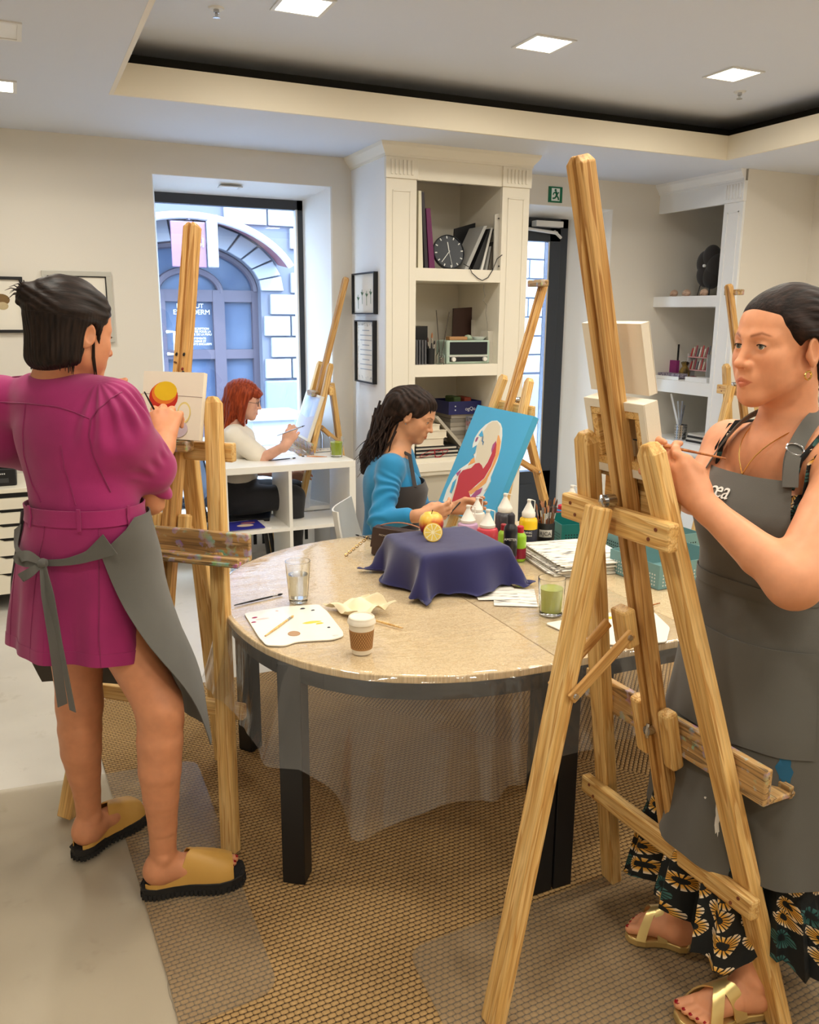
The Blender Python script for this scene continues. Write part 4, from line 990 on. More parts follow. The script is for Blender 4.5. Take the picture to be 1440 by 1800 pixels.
def nets(D, lo, vox):
    """naive surface nets"""
    I = D < 0; nx_, ny_, nz_ = D.shape
    c = np.zeros((nx_-1, ny_-1, nz_-1), np.int8)
    for dx in (0, 1):
        for dy in (0, 1):
            for dz in (0, 1): c += I[dx:nx_-1+dx, dy:ny_-1+dy, dz:nz_-1+dz]
    act = (c > 0) & (c < 8); idx = np.argwhere(act)
    if len(idx) == 0: return np.zeros((0, 3)), np.zeros((0, 4), int)
    ids = np.full(act.shape, -1, np.int32); ids[act] = np.arange(len(idx))
    P = np.zeros((len(idx), 3)); W_ = np.zeros(len(idx))
    cor = [(a, b, d) for a in (0, 1) for b in (0, 1) for d in (0, 1)]
    for p in cor:
        for ax2 in range(3):
            if p[ax2] == 1: continue
            q = list(p); q[ax2] = 1
            A = D[idx[:,0]+p[0], idx[:,1]+p[1], idx[:,2]+p[2]]; B = D[idx[:,0]+q[0], idx[:,1]+q[1], idx[:,2]+q[2]]
            m = (A < 0) != (B < 0); t = np.where(m, A/np.where(m, A-B, 1), 0)
            pt = np.repeat(nm(p)[None], len(idx), 0); pt[:, ax2] += t
            P += pt*m[:, None]; W_ += m
    P = (P/W_[:, None] + idx)*vox + lo
    F_ = []
    for ax2 in range(3):
        u, v = (ax2+1) % 3, (ax2+2) % 3
        sl = [slice(1, -1)]*3; sl[ax2] = slice(0, D.shape[ax2]-1)
        sl2 = list(sl); sl2[ax2] = slice(1, D.shape[ax2])
        A = I[tuple(sl)]; B = I[tuple(sl2)]; e = np.argwhere(A != B)
        if len(e) == 0: continue
        e0 = e.copy(); e0[:, u] += 1; e0[:, v] += 1
        sgn = A[tuple(e.T)]
        def g(du, dv): w = e0.copy(); w[:, u] -= du; w[:, v] -= dv; return ids[tuple(w.T)]
        q = np.stack([g(0,0), g(1,0), g(1,1), g(0,1)], 1)
        q = np.where(sgn[:, None], q, q[:, ::-1]); F_.append(q[(q >= 0).all(1)])
    return P, np.concatenate(F_) if F_ else np.zeros((0, 4), int)
def smooth_v(V, Fc, it=2, lam=.5):
    e = np.concatenate([Fc[:, [0,1]], Fc[:, [1,2]], Fc[:, [2,3]], Fc[:, [3,0]]]); e = np.concatenate([e, e[:, ::-1]])
    cnt = np.bincount(e[:, 0], minlength=len(V)).astype(float); cnt[cnt == 0] = 1
    for _ in range(it):
        S = np.stack([np.bincount(e[:, 0], V[e[:, 1], i], minlength=len(V)) for i in range(3)], 1)/cnt[:, None]
        V = V + (S - V)*lam
    return V
def normals_v(V, Fc):
    a, b, c, d = (V[Fc[:, i]] for i in range(4)); n = np.cross(c-a, d-b); N = np.zeros_like(V)
    for i in range(4):
        for j in range(3): N[:, j] += np.bincount(Fc[:, i], n[:, j], minlength=len(V))
    return N/(np.linalg.norm(N, axis=1, keepdims=True) + 1e-12)
def body(name, parts, mats, parent, color=None, it=2, disp=None):
    """parts: list of (V,F); joined into one mesh object. color: function of verts -> rgb"""
    VV, FF, b = [], [], 0
    for V, Fc in parts:
        if len(V) == 0: continue
        V = smooth_v(V, Fc, it)
        if disp is not None: V = V + normals_v(V, Fc)*disp(V)[:, None]
        VV.append(V); FF.append(Fc + b); b += len(V)
    V = np.concatenate(VV); Fc = np.concatenate(FF)
    me = bpy.data.meshes.new(name); c = (V.min(0) + V.max(0))/2; c[2] = V[:, 2].min(); Vl = V - c
    me.vertices.add(len(V)); me.vertices.foreach_set('co', Vl.astype(np.float32).ravel())
    me.loops.add(len(Fc)*4); me.loops.foreach_set('vertex_index', Fc.astype(np.int32).ravel())
    me.polygons.add(len(Fc)); me.polygons.foreach_set('loop_start', np.arange(0, len(Fc)*4, 4, dtype=np.int32))
    me.update(calc_edges=True); me.validate()
    me.polygons.foreach_set('use_smooth', [True]*len(me.polygons))
    for m in (mats if isinstance(mats, (list, tuple)) else [mats]): me.materials.append(m)
    if color is not None:
        at = me.color_attributes.new('tone', 'FLOAT_COLOR', 'POINT'); C_ = np.ones((len(V), 4), np.float32); C_[:, :3] = color(V)
        at.data.foreach_set('color', C_.ravel())
    o = bpy.data.objects.new(name, me); link(o, parent, Matrix.Translation(Vector(c))); return o
def vnoise(P, f, seed=0):
    """cheap smooth pseudo noise in [-1,1]"""
    P = nm(P)*f + seed*7.31
    return (np.sin(P[:,0]*1.7 + 1.3*np.sin(P[:,1]*1.1+.4)) + np.sin(P[:,1]*1.9 + 1.2*np.sin(P[:,2]*1.3+1.7)) + np.sin(P[:,2]*1.6 + 1.1*np.sin(P[:,0]*1.5+2.9)))/3
def ramp01(x, a, b): t = np.clip((x-a)/(b-a), 0, 1); return t*t*(3-2*t)

def skin_mat(name, rgb, rough=.45):
    m = mat(name, rgb, rough, sss=.12, spec=.35); t = NT(m)
    a = t.n.new('ShaderNodeAttribute'); a.attribute_name = 'tone'
    n_ = t.noise(t.coord(), 35, 4); base = t.ramp(n_, [(.3, tuple(int(x*.95) for x in rgb)), (.7, rgb)])
    t.color(t.mix(1.0, base, a.outputs['Color'], 'MULTIPLY')); t.bump(t.noise(t.coord(), 420, 2), .05, .001); return m
def hair_mat(name, a, b, stretch=(90, 90, 6), rough=.38):
    m = mat(name, a, rough, spec=.18); t = NT(m); co = t.coord()
    u = t.n.new('ShaderNodeAttribute'); u.attribute_name = 'flow'
    n_ = t.noise(t.mapping(u.outputs['Vector'], stretch), 1.0, 3); t.color(t.ramp(n_, [(.3, a), (.75, b)])); t.bump(n_, .6, .003); return m
def set_flow(o, V): 
    at = o.data.attributes.new('flow', 'FLOAT_VECTOR', 'POINT'); at.data.foreach_set('vector', np.asarray(V, np.float32).ravel())

# head in its own frame: x to its right, y forward (face), z up, origin between the ears at eye level
EYE = ((-.031, .071, 0), (.031, .071, 0))
def head_field(Fd, T, sc=1.0, neck=None, fem=1.0, lips=1.0, ear=True):
    """T: 4x4 numpy frame. adds the head shapes to a field"""
    R = T[:3, :3]; o = T[:3, 3]
    p = lambda x, y, z: o + R @ (nm((x, y, z))*sc)
    E_ = lambda c, r, k=.02, sub=False, A=None: Fd.ell(p(*c), nm(r)*sc, R if A is None else R @ A, k*sc, sub)
    C_ = lambda a, b, ra, rb, k=.02, sub=False: Fd.cone(p(*a), p(*b), ra*sc, rb*sc, k*sc, sub)
    E_((0, -.016, .034), (.074, .094, .080), .01)
    E_((0, .030, .036), (.060, .054, .052), .03)                      # forehead
    E_((0, .030, -.030), (.056, .056, .068), .035)                    # face mass
    for s in (-1, 1):
        C_((s*.052, -.004, -.050), (s*.016, .066, -.098), .017, .015, .03)   # jaw line
        E_((s*.040, .054, -.028), (.022, .022, .023), .03)            # cheek
        E_((s*.034, .042, -.062), (.022, .026, .026), .03)            # lower cheek
        C_((s*.014, .083, .017), (s*.046, .064, .016), .0085, .007, .018)    # brow
    E_((0, .068, -.100), (.020, .018, .017), .025)                    # chin
    C_((0, -.005, -.070), (0, .045, -.090), .030, .018, .03)
    for s in (-1, 1): E_((s*.031, .094, .001), (.019, .013, .0125), .016, True)   # eye sockets
    C_((0, .082, .014), (0, .1025, -.030), .0066, .0088, .014)        # nose
    E_((0, .1060, -.035), (.0092, .0095, .0082), .008)
    for s in (-1, 1): E_((s*.0125, .0925, -.037), (.0075, .0095, .0070), .008)
    for s in (-1, 1): E_((s*.006, .099, -.0425), (.003, .0045, .003), .003, True)
    E_((0, .080, -.064), (.026, .014, .020), .02)                     # mouth mound
    for s in (-1, 1):
        C_((s*.004, .0925, -.0645), (s*.0250, .076, -.0695), .0050*lips, .0026, .005)
        C_((0, .0915, -.0755), (s*.0225, .0775, -.0715), .0064*lips, .0026, .006)
    for s in (-1, 1): C_((0, .0985, -.0698), (s*.0245, .0815, -.0702), .0013, .0009, .002, True)
    for s in (-1, 1):                                                   # lids round the eyeball, with the opening cut in
        E_((s*.031, .071, 0), (.0150, .0142, .0138), .005)
        E_((s*.031, .0865, -.0008), (.0128, .0085, .0046), .0018, True)
    if ear:
        for s in (-1, 1):
            A = np.array(Matrix.Rotation(s*-.35, 3, 'Z') @ Matrix.Rotation(-.15, 3, 'X'))
            E_((s*.079, -.006, -.012), (.0085, .0185, .031), .006, A=A)
            E_((s*.0865, -.002, -.008), (.006, .0105, .019), .004, True, A=A)
            E_((s*.080, .006, -.018), (.006, .006, .009), .006)
    return p
def head_tone(T, sc, lips=(.86, .52, .5), brow=(.42, .34, .30), blush=1.0, browk=1.0):
    R = T[:3, :3]; o = T[:3, 3]
    def fn(V):
        L = (V - o) @ R/sc; x, y, z = L[:, 0], L[:, 1], L[:, 2]; C_ = np.ones((len(V), 3)); ax_ = np.abs(x)
        def blend(w, c): 
            nonlocal C_; C_ = C_*(1-w[:, None]) + nm(c)*w[:, None]
        zu = -.0645 - .005*np.clip(ax_/.025, 0, 1); zl = -.0770 + .0055*np.clip(ax_/.021, 0, 1)**2
        w = ramp01(.0265-ax_, 0, .003)*ramp01(y, .07, .074)*ramp01(zu + .0052*(1-ax_/.024) - z, 0, .0018)*ramp01(z - zl + .0052*(1-ax_/.024), 0, .0018)
        blend(w*.85, lips)
        bz = .0200 + .006*np.clip((ax_-.014)/.02, 0, 1) - .006*np.clip((ax_-.034)/.016, 0, 1.5)
        w = np.exp(-((z-bz)/(.0030 - .0012*np.clip((ax_-.03)/.02, 0, 1)))**2)*ramp01(ax_, .011, .016)*ramp01(.054-ax_, 0, .008)*ramp01(y, .04, .05); blend(w*.8*browk, brow)
        w = np.exp(-(((ax_-.044)/.018)**2 + ((z+.034)/.018)**2))*ramp01(y, .02, .05); blend(w*.35*blush, (1.0, .78, .72))
        w = np.exp(-((x/.012)**2 + ((z+.034)/.012)**2))*ramp01(y, .085, .095); blend(w*.3*blush, (1.0, .78, .72))
        return C_
    return fn
def eyes(T, sc, parent, iris=(70, 80, 70), look=(0, 0), lash=True):
    R = T[:3, :3]; o = T[:3, 3]; nmx = 'iris%d_%d_%d' % iris
    im = MT.get(nmx) or mat(nmx, iris, .2); wm = MT.get('eye_white') or mat('eye_white', (225, 218, 210), .15, coat=.5); pm = MT.get('pupil') or mat('pupil', (12, 10, 10), .1, coat=.6)
    lm_ = MT.get('lash') or mat('lash', (38, 28, 24), .7)
    for s in (-1, 1):
        c = o + R @ (nm((s*.031, .0715, 0))*sc); r = .0128*sc
        d = R @ nm((look[0], 1.0, look[1])); d /= np.linalg.norm(d)
        M = frame_m(c, d, R @ nm((0, 0, 1)))
        mb = MB().lathe([(r*math.sin(a_), r*math.cos(a_)) for a_ in np.linspace(1e-3, math.pi-1e-3, 14)], 20)
        for i, fc in enumerate(mb.f):
            zz_ = np.mean([mb.v[j][2] for j in fc])/r; mb.m[i] = 2 if zz_ > .955 else (1 if zz_ > .82 else 0)
        obj('eye', mb, [wm, im, pm], parent, M=M, smooth=True, ang=180)
        if lash:
            pts = [o + R @ (nm((s*.031 + .0125*math.cos(a_), .0815 + .0035*math.sin(a_) - (.002 if abs(math.cos(a_)) > .8 else 0), -.0008 + .0052*math.sin(a_)))*sc) for a_ in np.linspace(.15, math.pi-.15, 9)]
            obj('eyelashes', MB().tube(pts, .0011*sc, 5), lm_, parent)
def hframe(o, face, up=(0, 0, 1), pitch=0, roll=0):
    """head frame at o facing a horizontal direction, tipped down by pitch"""
    f_ = nm((face[0], face[1], 0)); f_ /= np.linalg.norm(f_); r_ = np.cross(f_, (0, 0, 1)); u_ = nm((0, 0, 1.0))
    f2_ = f_*math.cos(pitch) - u_*math.sin(pitch); u2_ = u_*math.cos(pitch) + f_*math.sin(pitch)
    r3 = r_*math.cos(roll) + u2_*math.sin(roll); u3 = u2_*math.cos(roll) - r_*math.sin(roll)
    T = np.eye(4); T[:3, 0], T[:3, 1], T[:3, 2], T[:3, 3] = r3, f2_, u3, o; return T
def ring_loft(mb, rings, **k): return mb.rings(rings, **k)
# ================================================================ people: shared helpers
def unit(v): v = nm(v); return v/(np.linalg.norm(v) + 1e-12)
def hand(Fd, W_, u, v, curls, size=1.0, thumb=None, spread=.10, k=.008, right=False):
    """W_: wrist; u: towards the fingers; v: from index to little finger; curls: per finger three bend angles"""
    u = unit(u); v = nm(v); v = unit(v - u*v.dot(u)); n = np.cross(u, v)*(-1 if right else 1); S = size
    # the back of the hand looks along +n; fingers bend towards -n
    Fd.cone(W_ - u*.02*S, W_ + u*.015*S, .0245*S, .024*S, .02)
    tips = []; nails = []
    for i in range(4):
        t = (i - 1.5)/1.5; kn = W_ + u*(.088 - .006*abs(t+.2) - (.006 if i == 3 else 0))*S + v*t*.031*S - n*(.004*t*t)*S
        Fd.cone(W_ + u*.018*S + v*t*.014*S, kn, .0165*S, .0125*S, .014)
        d = unit(u + v*t*spread); p = kn; L = ((.040, .025, .020), (.044, .028, .021), (.041, .026, .020), (.033, .020, .018))[i]; r = (.0098, .0098, .0093, .0083)[i]*S
        a = 0
        for j in range(3):
            a += curls[i][j]; dd = d*math.cos(a) - n*math.sin(a); q = p + dd*L[j]*S
            Fd.cone(p, q, r*(1 - .09*j), r*(1 - .09*(j+1)), k if j else .010); p = q
        tips.append(p); nails.append((p, dd, unit(d*math.sin(a) + n*math.cos(a)), r))
    if thumb is not None:
        P = [W_ + (u*a_ + v*b_ + n*c_)*S for a_, b_, c_ in thumb]
        Fd.chain(P, [.0165*S, .0125*S, .0108*S, .009*S][:len(P)], .010)
        tips.append(P[-1])
    return tips, nails
class Foot:
    """foot frame: heel point on the ground, forward direction, length"""
    def __init__(s, heel, toe, z=0.0, left=False):
        s.o = nm((heel[0], heel[1], z)); d = nm((toe[0]-heel[0], toe[1]-heel[1], 0)); s.L = float(np.linalg.norm(d)); s.f = d/s.L
        s.r = np.cross(s.f, (0, 0, 1.0)); s.sg = -1 if left else 1        # sg: +1 right foot (big toe on the left side)
    def p(s, t, x, z): return s.o + s.f*t*s.L + s.r*x*s.sg + nm((0, 0, z))
    def flesh(s, Fd, ankle, h=.0):
        p = s.p; L = s.L
        Fd.ell(p(.13, 0, h+.032), (.034, .034, .032), k=.02)
        Fd.cone(p(.16, 0, h+.04), ankle, .034, .034, .03)
        Fd.cone(p(.2, 0, h+.045), p(.52, -.006, h+.035), .036, .028, .03); Fd.cone(p(.22, .0, h+.035), p(.66, .012, h+.02), .030, .020, .03)
        Fd.cone(p(.52, -.008, h+.035), p(.72, -.018, h+.02), .026, .019, .025)
        for sx in (-1, 1): Fd.ell(ankle + s.r*sx*.026 + nm((0, 0, -.004)), (.014, .016, .016), k=.015)
        toes = []
        for i, (x, t1, r) in enumerate(((-.030, .97, .0125), (-.009, .955, .0092), (.008, .925, .0086), (.023, .89, .008), (.036, .845, .0075))):
            a = p(.72 - .012*i, x*.95, h+.017); b = p(t1 - .03, x, h + .0125); Fd.cone(a, b, r*1.1, r, .007); toes.append((b, r))
        return toes
    def outline(s, n=16, grow=0.0):
        """sole outline points"""
        q = [(0, 0), (.03, .022), (.12, .030), (.30, .027), (.45, .030), (.62, .040), (.76, .046), (.88, .042), (.96, .028), (1.0, .002)]
        q2 = [(.985, -.026), (.92, -.040), (.80, -.045), (.66, -.042), (.5, -.030), (.35, -.024), (.12, -.028), (.03, -.021)]
        ctr = nm((.5, 0)); out = []
        for t, x in q + q2: out.append(s.p(t + grow*np.sign(t-.5)/s.L*(abs(t-.5) > .4), x*(1 + grow/.04), 0))
        return out
    def halfw(s, t, side):
        ts = [0, .03, .12, .30, .45, .62, .76, .88, .96, 1.0]
        w = [.004, .022, .030, .027, .030, .040, .046, .042, .028, .004] if side > 0 else [.004, .021, .028, .024, .030, .041, .0455, .042, .032, .006]
        return float(np.interp(t, ts, w))
def sheet_obj(name, P, th, m, parent, flow=None, **k):
    mb = MB().sheet(P, th); o = obj(name, mb, m, parent, smooth=True, ang=60, **k)
    if flow is not None:
        fl = nm(flow).reshape(-1, 3); h, w = nm(P).shape[:2]; fb = nm(flow)[:, ::-1].reshape(-1, 3); set_flow(o, np.concatenate([fl, fb]))
    return o
class Sections:
    """stack of elliptical cross-sections: stations (z, cx, cy, a front/back, b sideways)"""
    def __init__(s, st, f): s.st = nm(sorted(st)); s.f = unit((*f, 0)); s.r = np.cross(s.f, (0, 0, 1.0))
    def at(s, z): return [float(np.interp(z, s.st[:, 0], s.st[:, i])) for i in range(1, 5)]
    def pt(s, phi, z, off=0.0, zz=None):
        cx, cy, a, b = s.at(z); c, q = math.cos(phi), math.sin(phi); n = 2.25
        m = (abs(c)**n + abs(q)**n)**(-1/n)
        return nm((cx, cy, z if zz is None else zz)) + s.f*c*m*(a+off) + s.r*q*m*(b+off)
fab_seam = {}
def fabric(name, rgb, rough=.85, fold=0.0, fs=6, weave=.15, sheen=.2, var=.08):
    m = mat(name, rgb, rough, sheen=sheen); t = NT(m); co = t.coord()
    n1 = t.noise(co, 5, 3); t.color(t.ramp(n1, [(.3, tuple(int(x*(1-var)) for x in rgb)), (.7, rgb)]))
    h = t.math('MULTIPLY', t.noise(co, 900, 1), weave)
    if fold: h = t.math('ADD', h, t.math('MULTIPLY', t.noise(co, fs, 2), fold*6))
    t.bump(h, .5, .004); return m
nail_m = mat('nail_red', (150, 22, 30), .15, coat=.6)
gold_m = mat('gold_jewellery', (224, 186, 110), .25, metal=1)
apron_m = fabric('apron_grey', (96, 94, 88), .85, fold=.25, fs=9)
# ================================================================ woman in the floral dress at the near easel
def right_lady():
    Hh = PD(1374, 606, 1.82); sc = 1.05
    T = hframe(Hh, (-.985, .06), pitch=.03)
    P = thing('person', 'woman in grey apron and dark floral dress painting at the near easel', 'person', (1.50, 1.36, .0125))
    skin = skin_mat('skin_tanned', (224, 156, 116)); B = Field()
    hp = head_field(B, T, sc)
    cx, cy = Hh[0] + .045, Hh[1] + .005
    nb = nm((cx + .005, cy, 1.375)); shN = nm((cx + .01, cy - .165, 1.325)); shF = nm((cx + .01, cy + .165, 1.325))
    B.cone(hp(0, -.028, -.055), nb, .057, .060, .03); B.cone(nb, nb + nm((0, 0, -.06)), .065, .075, .03)
    for sh in (shN, shF):
        B.cone(nb + nm((0, 0, -.025)), sh, .050, .052, .04)             # trapezius / shoulder
        B.cone(nm((cx - .045, cy, 1.325)), sh + nm((-.02, 0, 0)), .030, .038, .04)    # collar bone
    B.ell((cx, cy, 1.23), (.095, .145, .13), k=.05); B.ell((cx + .01, cy, 1.05), (.10, .13, .14), k=.05); B.ell((cx + .01, cy, .9), (.11, .16, .14), k=.05)
    for s in (-1, 1): B.ell((cx - .075, cy + s*.065, 1.20), (.055, .06, .062), k=.03)
    elN = PD(1396, 1018, 1.60); wrN = PD(1242, 893, 1.715)
    B.chain([shN, (shN*.5 + elN*.5) + nm((.0, -.012, .01)), elN], [.058, .057, .047], .03)
    B.ell(elN + nm((-.004, -.004, -.012)), .041, k=.03)
    B.chain([elN, elN*.62 + wrN*.38 + nm((0, -.004, -.008)), wrN], [.044, .041, .0265], .025)
    kn = PD(1194, 845, 1.74); u = unit(kn - wrN); v = unit(nm((-.02, .10, -.55)))
    tips, nails = hand(B, wrN + u*.012, u, v, [(.35, .75, .5), (.5, .8, .5), (.65, .85, .5), (.8, .9, .5)], .97, thumb=[(.02, -.022, -.012), (.055, -.040, -.018), (.088, -.040, -.012), (.112, -.034, -.006)])
    # far arm reaching behind the canvas
    elF = PD(1222, 868, 1.98); wrF = PD(1180, 830, 1.84)
    B.chain([shF, elF], [.052, .043], .03); B.chain([elF, wrF], [.043, .027], .025)
    u2 = unit((-.7, -.1, .35)); hand(B, wrF, u2, (0, .1, -1), [(.4, .7, .4)]*4, .95, thumb=[(.02, -.02, -.01), (.055, -.035, -.018), (.085, -.035, -.02), (.105, -.03, -.02)], right=True)
    # legs and feet
    z0 = .0125 + .022
    hN = PZ(1345, 1760, z0); tN = PZ(1196, 1792, z0); hF = PZ(1212, 1655, z0); tF = PZ(1104, 1625, z0)
    ftN = Foot(hN, tN, z0, left=True); ftF = Foot(hF, tF, z0)
    ank = []
    toes = []
    for ft, kx_, ky in ((ftN, -.01, -.06), (ftF, -.02, .06)):
        an = ft.p(.20, 0, .085); ank.append(an); toes += ft.flesh(B, an)
        kne = nm((cx - .03, cy + ky*1.3, .48)); B.chain([nm((cx + .01, cy + ky*1.5, .85)), kne, kne*.6 + an*.4 + nm((.015, 0, 0)), an], [.085, .058, .052, .034], .03)
    zcut = 1.385
    lo, hi = B.bounds(); lo = lo - .03; hi = hi + .03
    hb = [(.0017, hp(0,0,0) - nm((.16, .14, .155)), hp(0,0,0) + nm((.16, .14, .2))), (.0022, nm((1.02, 1.12, 1.16)), nm((1.27, 1.42, 1.385)))]
    zc1 = hb[0][1][2]
    parts = [B.mesh(.0017, lo=nm((lo[0], lo[1], zc1 - .008)), hi=hi), B.mesh(.0035, lo=nm((lo[0], lo[1], .26)), hi=nm((hi[0], hi[1], zc1 + .008))), B.mesh(.0022, lo=lo, hi=nm((hi[0], hi[1], .272)))]
    tone = head_tone(T, sc, lips=(.74, .43, .42), brow=(.36, .25, .20))
    bo = body('body', parts, skin, P, tone)
    eyes(T, sc, P, iris=(104, 110, 100), look=(-.10, .02))
    for b_, r_ in toes:
        f_ = ftN.f if np.linalg.norm(b_ - ftN.o) < .4 and abs((b_ - ftN.o).dot(ftN.r)) < .08 else ftF.f
        obj('toenail', MB().lathe([(0, r_*.25), (r_*.62, .0), (r_*.62, -r_*.2)], 10).xf(frame_m(b_ + f_*r_*.35 + nm((0, 0, r_*.72)), (0, 0, 1.0) + f_*.35, f_)), nail_m, bo, smooth=True)
    p_, d_, n_, r_ = nails[2]
    rg = wrN + u*.012 + u*.108 + v*.011
    obj('ring', MB().tube([rg + (unit(np.cross(u, v))*math.cos(a_) + v*math.sin(a_))*.0108 for a_ in np.linspace(0, 2*math.pi, 17)], .0017, 6), chrome_m, P, smooth=True)
    # hair: combed back into a low knot
    hm = hair_mat('hair_dark_brown', (20, 13, 10), (48, 31, 23), (14, 120, 120), .55); Hf = Field(); q = lambda x, y, z: T[:3, 3] + T[:3, :3] @ (nm((x, y, z))*sc)
    R = T[:3, :3]
    Hf.ell(q(0, -.020, .040), nm((.080, .099, .083))*sc, R, .01); Hf.ell(q(0, .028, .058), nm((.058, .048, .040))*sc, R, .02)
    Hf.ell(q(0, -.07, -.02), nm((.070, .050, .07))*sc, R, .03); Hf.cone(q(0, -.10, -.03), q(0, -.118, -.055), .038*sc, .034*sc, .02)
    for s in (-1, 1):
        Hf.cone(q(s*.058, .034, .045), q(s*.070, .002, .012), .013*sc, .013*sc, .02); Hf.cone(q(s*.066, .018, .03), q(s*.072, -.03, .006), .014*sc, .014*sc, .02); Hf.cone(q(s*.072, -.03, .02), q(s*.05, -.085, -.03), .02*sc, .02*sc, .02)
        Hf.ell(q(s*.080, .001, -.016), nm((.018, .022, .033))*sc, R, .006, True)
    Hf.ell(q(0, .108, -.010), nm((.064, .050, .074))*sc, R, .022, True); Hf.ell(q(0, .062, -.088), nm((.085, .083, .075))*sc, R, .022, True)
    V, Fc = Hf.mesh(.0019); Ln = (V - T[:3, 3]) @ R/sc
    disp = lambda V_: .0007*np.sin(((V_ - T[:3, 3]) @ R/sc)[:, 2]*420 + 60*((V_ - T[:3, 3]) @ R/sc)[:, 0] + 6*vnoise(V_, 22))
    ho = body('hair', [(V, Fc)], hm, P, it=4, disp=lambda V_: disp(V_)*ramp01(-((V_ - T[:3, 3]) @ R/sc)[:, 1], -.02, .02)); set_flow(ho, np.stack([Ln[:, 1], Ln[:, 0], Ln[:, 2]], 1))
    rr = random.Random(5); mb = MB()
    for i in range(16):
        a0 = q(.02*rr.uniform(-1, 1), -.115 - .02*rr.random(), -.07 - .02*rr.random()); mb.tube([a0, a0 + nm((.02*rr.random() + .01, rr.uniform(-.03, .02), -.02*rr.random() - .01)), a0 + nm((.035*rr.random() + .02, rr.uniform(-.05, .02), -.05*rr.random() - .01))], [.0016, .0012, .0004], 4)
    for i in range(10):
        x = rr.uniform(-.05, .05); a0 = q(x, .070 - abs(x)*.3, .068); mb.tube([a0, q(x*1.02, .05, .088), q(x, .02, .108)], [.0005, .0011, .0012], 4)
    o_ = obj('loose_hair', mb, hm, ho); o_['kind'] = 'stuff'
    e_ = q(-.082, .006, -.05)
    obj('earring', MB().tube([e_ + nm((.0, 0, 0)) + (R @ nm((0, math.cos(a_), math.sin(a_) - .8)))*.0085 for a_ in np.linspace(0, 2*math.pi, 15)], .0022, 6), gold_m, P, smooth=True)
    # floral dress
    dm = mat('floral_cotton', (14, 20, 22), .75); t = NT(dm); at_ = t.n.new('ShaderNodeAttribute'); at_.attribute_name = 'flow'; fv = at_.outputs['Vector']
    vo = t.n.new('ShaderNodeTexVoronoi'); vo.voronoi_dimensions = '2D'; vo.inputs['Scale'].default_value = 18; vo.inputs['Randomness'].default_value = .55; t.l.new(fv, vo.inputs['Vector'])
    df = t.n.new('ShaderNodeVectorMath'); df.operation = 'SUBTRACT'; t.l.new(fv, df.inputs[0]); t.l.new(vo.outputs['Position'], df.inputs[1])
    s_ = t.sep(df.outputs[0]); an_ = t.math('ARCTAN2', s_[1], s_[0]); rd = t.math('SQRT', t.math('ADD', t.math('POWER', s_[0], 2.0), t.math('POWER', s_[1], 2.0)))
    pet = t.math('GREATER_THAN', t.math('SINE', t.math('MULTIPLY', an_, 17.0)), -.45)
    ring_ = t.math('MULTIPLY', t.math('GREATER_THAN', rd, .0088), t.math('LESS_THAN', rd, t.math('ADD', .0225, t.math('MULTIPLY', t.math('SINE', t.math('MULTIPLY', an_, 3.0)), .003))))
    sc_ = t.sep(vo.outputs['Color']); pc = t.ramp(t.math('DIVIDE', rd, .024), [(.4, (214, 150, 40)), (.7, (226, 178, 90)), (.95, (238, 222, 196))]); pc2 = t.ramp(t.math('DIVIDE', rd, .024), [(.4, (18, 70, 66)), (.9, (60, 104, 100))])
    flower = t.mix(t.math('GREATER_THAN', sc_[0], .58), pc, pc2)
    col = t.mix(t.math('MULTIPLY', pet, ring_), (12, 18, 20), flower); col = t.mix(t.math('MULTIPLY', t.math('LESS_THAN', rd, .0045), 1.0), col, (10, 14, 16))
    t.color(col); t.bump(t.noise(t.coord(), 40, 2), .3, .004)
    S = Sections([(1.30, cx, cy, .085, .135), (1.20, cx - .018, cy, .125, .158), (1.10, cx, cy, .112, .142), (1.02, cx + .008, cy, .116, .142), (.92, cx + .015, cy, .135, .175), (.75, cx + .02, cy, .150, .195), (.5, cx + .02, cy, .165, .215), (.32, cx + .02, cy, .19, .245), (.15, cx + .03, cy, .225, .285)], (-1, .0))
    rows, fl = [], []
    zs_ = [1.275, 1.25, 1.22, 1.18, 1.14, 1.10, 1.06, 1.02, .97, .9, .82, .74, .66, .58, .5, .44, .38, .34, .30, .27, .24, .215, .19]
    NP = 96
    for i, z in enumerate(zs_):
        row, fr_ = [], []
        for j in range(NP+1):
            ph = -math.pi + 2*math.pi*j/NP; w = ramp01(nm([1.0 - z]), .0, .8)[0]
            fold = w*(.030*math.sin(9*ph + 1.2*math.sin(3*ph)) + .012*math.sin(21*ph + .7)); ruff = (.016*math.sin(34*ph + 2*math.sin(5*ph)) if z < .36 else 0)
            dz = (.030*math.sin(5*ph + .5) + .012*math.sin(13*ph))*ramp01(nm([.42 - z]), 0, .2)[0]
            zt_ = z + (max(0, abs(ph) - 1.3)*-.12 - .03*max(0, math.cos(ph*1.3)) if z > 1.2 else 0)
            pnt = S.pt(ph, z, .006 + fold + ruff, zt_ + dz); row.append(pnt); fr_.append((ph*.21, z*1.0, 0))
        rows.append(row); fl.append(fr_)
    sheet_obj('dress', rows, .003, dm, P, fl)
